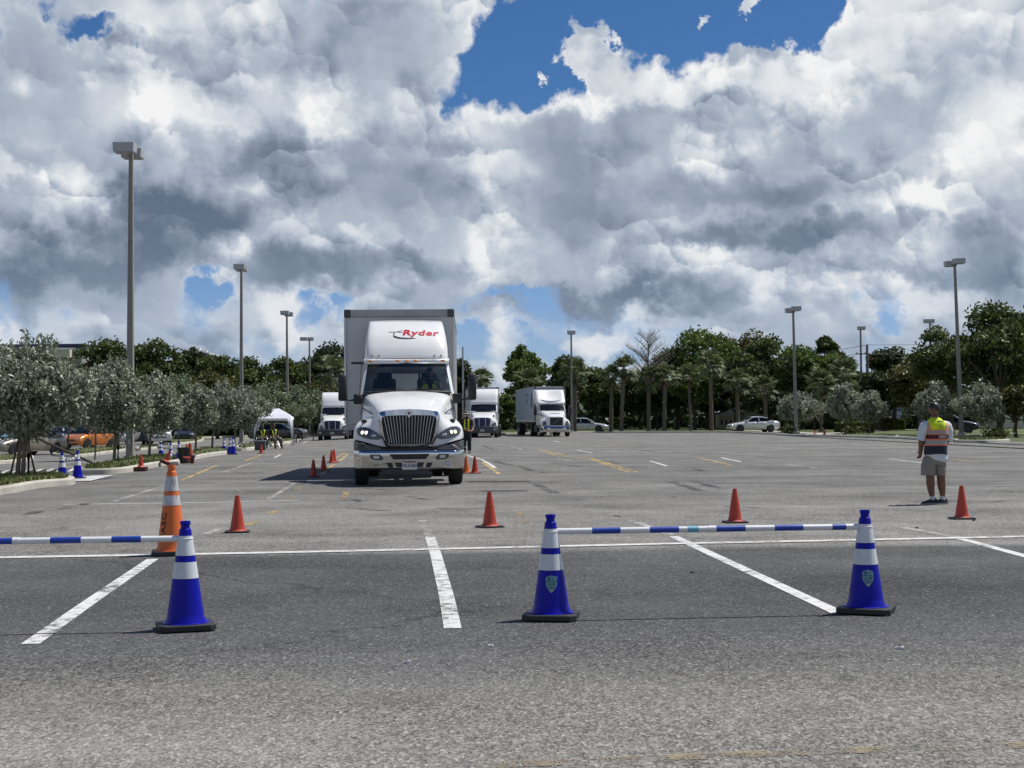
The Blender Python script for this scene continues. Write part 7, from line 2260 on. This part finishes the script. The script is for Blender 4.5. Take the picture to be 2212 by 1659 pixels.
# ------------------------------------------------------------------ buildings, sign, utility pole
M['stucco_grey'] = mat('stucco_grey', (.30, .30, .28), .9, var=.08, scale=1)
M['stucco_cream'] = mat('stucco_cream', (.62, .57, .44), .9, var=.05, scale=1)
M['stucco_tan'] = mat('stucco_tan', (.30, .16, .09), .9, var=.12, scale=1)
M['navy_trim'] = mat('navy_trim', (.012, .022, .09), .5)
M['roof_white'] = mat('roof_white', (.62, .63, .64), .7, dirt=.1)
def store():
    Y = 175; a = AT(-160, 900, Y); c = AT(186, 900, Y); z = lambda py: AT(60, py, Y).z
    t = thing('store_building', 'flat roofed store with a navy roof band at the far left', 'building', (a.x, Y, 0))
    w = c.x - a.x; zt = z(744); zb = z(750)
    b = MB(); b.box((w / 2, 12, zb / 2), (w - 1.0, 24, zb)); b.build('wall', M['stucco_grey'], t, bevel=.05)
    b = MB(); b.box((w / 2, 11.9, (zt + zb) / 2), (w, 25, zt - zb)); b.build('roof_band', M['navy_trim'], t)
    b = MB(); b.box((w * .60, -.25, zb - .35), (w * .78, .6, .45)); b.build('cornice', M['roof_white'], t)
    cx0, cx1 = AT(107, 900, Y).x - a.x, AT(160, 900, Y).x - a.x
    b = MB(); b.box(((cx0 + cx1) / 2, -.9, (z(757) + z(774)) / 2), (cx1 - cx0, 1.6, z(757) - z(774))); b.build('cream_panel', M['stucco_cream'], t)
    b = MB(); b.box((w / 2, -.3, 1.9), (w - 1.2, .4, 3.8)); b.build('storefront', M['stucco_tan'], t)
    for k in range(9):
        f = MB(); f.box((w * (.08 + .104 * k), -.56, 1.3), (1.5, .08, 2.2)); g = f.build('window', M['roof_white'], t)
        f = MB(); f.box((w * (.08 + .104 * k), -.62, 1.3), (1.35, .05, 2.05)); f.build('pane', M['car_glass'], g)
    Y = 190; a = AT(372, 900, Y); c = AT(450, 900, Y); zz = AT(410, 757, Y).z
    t = thing('rooftop_building', 'white flat roofed building showing just above the oaks', 'building', (a.x, Y, 0))
    w = c.x - a.x
    b = MB(); b.box((w / 2, 6, (zz - .5) / 2), (w, 12, zz - .5)); b.build('wall', M['stucco_grey'], t)
    b = MB(); b.box((w / 2, 6, zz - .40), (w + .3, 12.3, .22)); b.build('roof', M['roof_white'], t)
    for u, s in ((.35, .5), (.6, .7), (.8, .35)):
        b = MB(); b.box((w * u, 2, zz + s / 2 - .25), (.9, .9, s)); b.build('rooftop_unit', M['roof_white'], t, bevel=.03)
store()
def house(px0, px1, Y, py_top, label, m='stucco_cream'):
    a, c = AT(px0, 900, Y), AT(px1, 900, Y); zt = AT(px0, py_top, Y).z; w = c.x - a.x
    t = thing('house', label, 'house', (a.x, Y, 0), 0, 'houses glimpsed between the trunks')
    b = MB(); b.box((w / 2, 4, zt * .36), (w, 8, zt * .72)); b.build('wall', M[m], t)
    b = MB(); b.prism([(-.4, zt * .72), (w + .4, zt * .72), (w * .8, zt), (w * .2, zt)], -.5, 8.5); b.build('roof', M['roof_white'], t)
    for k in range(3):
        f = MB(); f.box((w * (.2 + .3 * k), -.03, zt * .36), (w * .12, .08, zt * .3)); g = f.build('window', M['roof_white'], t)
        f = MB(); f.box((w * (.2 + .3 * k), -.08, zt * .36), (w * .10, .04, zt * .26)); f.build('pane', M['car_glass'], g)
house(1608, 1650, 172, 874, 'pale grey house between the trunks behind the white car', 'stucco_grey')
house(1552, 1585, 182, 888, 'cream house glimpsed between the trunks left of the white car')
house(1322, 1352, 240, 893, 'cream house glimpsed behind the first palms')
house(1448, 1472, 240, 893, 'cream house glimpsed behind the fourth palm')
house(2150, 2230, 150, 872, 'tan house behind the big spreading tree')
def sign():
    Y = 153; q = AT(1937.5, 900, Y); zt = AT(1937, 878, Y).z; zb = 0; w = 21 / PPM(Y) 
    t = thing('monument_sign', 'blue and white monument sign beside the silver bushes', 'sign', (q.x, Y, zb))
    b = MB(); b.box((0, .1, zt * .47), (w, .22, zt * .94)); b.box((0, .1, zt * .97), (w * .84, .22, zt * .06)); b.build('panel', mat('sign_blue', (.03, .10, .36), .5), t, bevel=.03)
    b = MB(); b.box((0, -.02, zt * .70), (w * .94, .03, zt * .20)); up = b.build('upper_panel', mat('sign_pale', (.30, .40, .52), .5), t)
    b = MB(); b.box((0, -.02, zt * .91), (w * .7, .03, zt * .10)); b.build('cap_panel', mat('sign_cap', (.18, .24, .30), .5), t)
    b = MB(); b.add(*(lambda v, f: ([(x, -.045, y + zt * .70) for x, y, _ in v], f))(*text_mesh("YCL", .30))); b.build('lettering', M['pole_white'], up, fix=False)
    b = MB()
    for k in range(3): b.box((-.03, -.02, zt * (.55 - .06 * k)), (w * .7, .02, .05))
    b.build('small_print', M['pole_white'], t)
sign()
def utility():
    Y = 148; q = AT(1875.5, 930, Y); zt = AT(1875, 745, Y).z
    t = thing('utility_pole', 'slim wooden utility pole with a small crossarm right of the lamp', 'utility pole', (q.x, Y, 0))
    b = MB(); b.tube([(0, 0, 0), (0, 0, zt)], [.20, .12], 10); b.build('pole', M['bark_pale'], t, smooth=True)
    b = MB(); b.box((-.5, 0, zt - .9), (1.3, .10, .10)); b.build('crossarm', M['bark'], t)
    for x in (-1.05, -.2, .06):
        b = MB(); b.lathe([(.05, 0), (.06, .05), (.03, .12)], 8, (x, 0, zt - .85 if x < 0 else zt)); b.build('insulator', M['steel'], t)
    n = 0
    for (x1, y1, z1, x2, y2, z2, sag, lab) in ((0, 0, zt, 38, 5, zt + 1.8, .5, 'upper power line running right from the utility pole'), (0, 0, zt, -26, 4, zt - 2.6, .5, 'upper power line running left from the utility pole'),
                                     (-.2, 0, zt - .9, 38, 5, zt + .6, .6, 'lower power line running right from the utility pole'), (-1.05, 0, zt - .9, -26, 4, zt - 3.4, .6, 'lower power line running left from the utility pole')):
        b = MB(); b.tube([(x1 + (x2 - x1) * u, y1 + (y2 - y1) * u, z1 + (z2 - z1) * u - 4 * sag * u * (1 - u)) for u in [i / 16 for i in range(17)]], .022, 5)
        w = b.build('power_line', M['black_plastic'], loc=(q.x, Y, 0)); tag(w, lab, 'power line', 'power lines at the utility pole')
    # the thin mast right of the truck box
    Y = 120; q = AT(1001, 930, Y); zt = AT(1001, 749, Y).z
    b = MB(); b.tube([(0, 0, 0), (0, 0, zt)], [.10, .06], 10); b.tube([(0, 0, zt * .8), (.5, 0, zt * .82)], .03, 6)
    o = b.build('slim_mast', M['steel'], loc=(q.x, Y, 0)); tag(o, 'slim dark mast just right of the truck box', 'mast')
utility()
def signs():
    for px, Y, h, lab in ((116, 118, 2.1, 'blue round topped parking sign above the red car'), (253, 118, 2.1, 'blue parking sign above the bright red car')):
        q = AT(px, 930, Y); z0 = gz(q.x, Y); zt = AT(px, 922, Y).z
        t = thing('parking_sign', lab, 'sign', (q.x, Y, z0), 0, 'blue parking signs on the left')
        b = MB(); b.tube([(0, 0, 0), (0, 0, zt - z0)], .03, 6); b.build('post', M['steel'], t)
        b = MB(); b.rbox((0, -.05, zt - z0 - .25), (.5, .04, .8), .018); b.build('panel', mat('blue_sign', (.02, .07, .40), .5), t)
    q = AT(1415, 900, 200); t = thing('warning_sign', 'yellow diamond road sign far behind the third palm', 'sign', (q.x, 200, 0))
    b = MB(); b.tube([(0, 0, 0), (0, 0, 2)], .04, 6); b.build('post', M['steel'], t)
    b = MB(); b.prism([(0, 1.3), (.55, 1.9), (0, 2.5), (-.55, 1.9)], -.08, -.04); b.build('panel', mat('sign_yellow', (.55, .36, .02), .5), t)
signs()
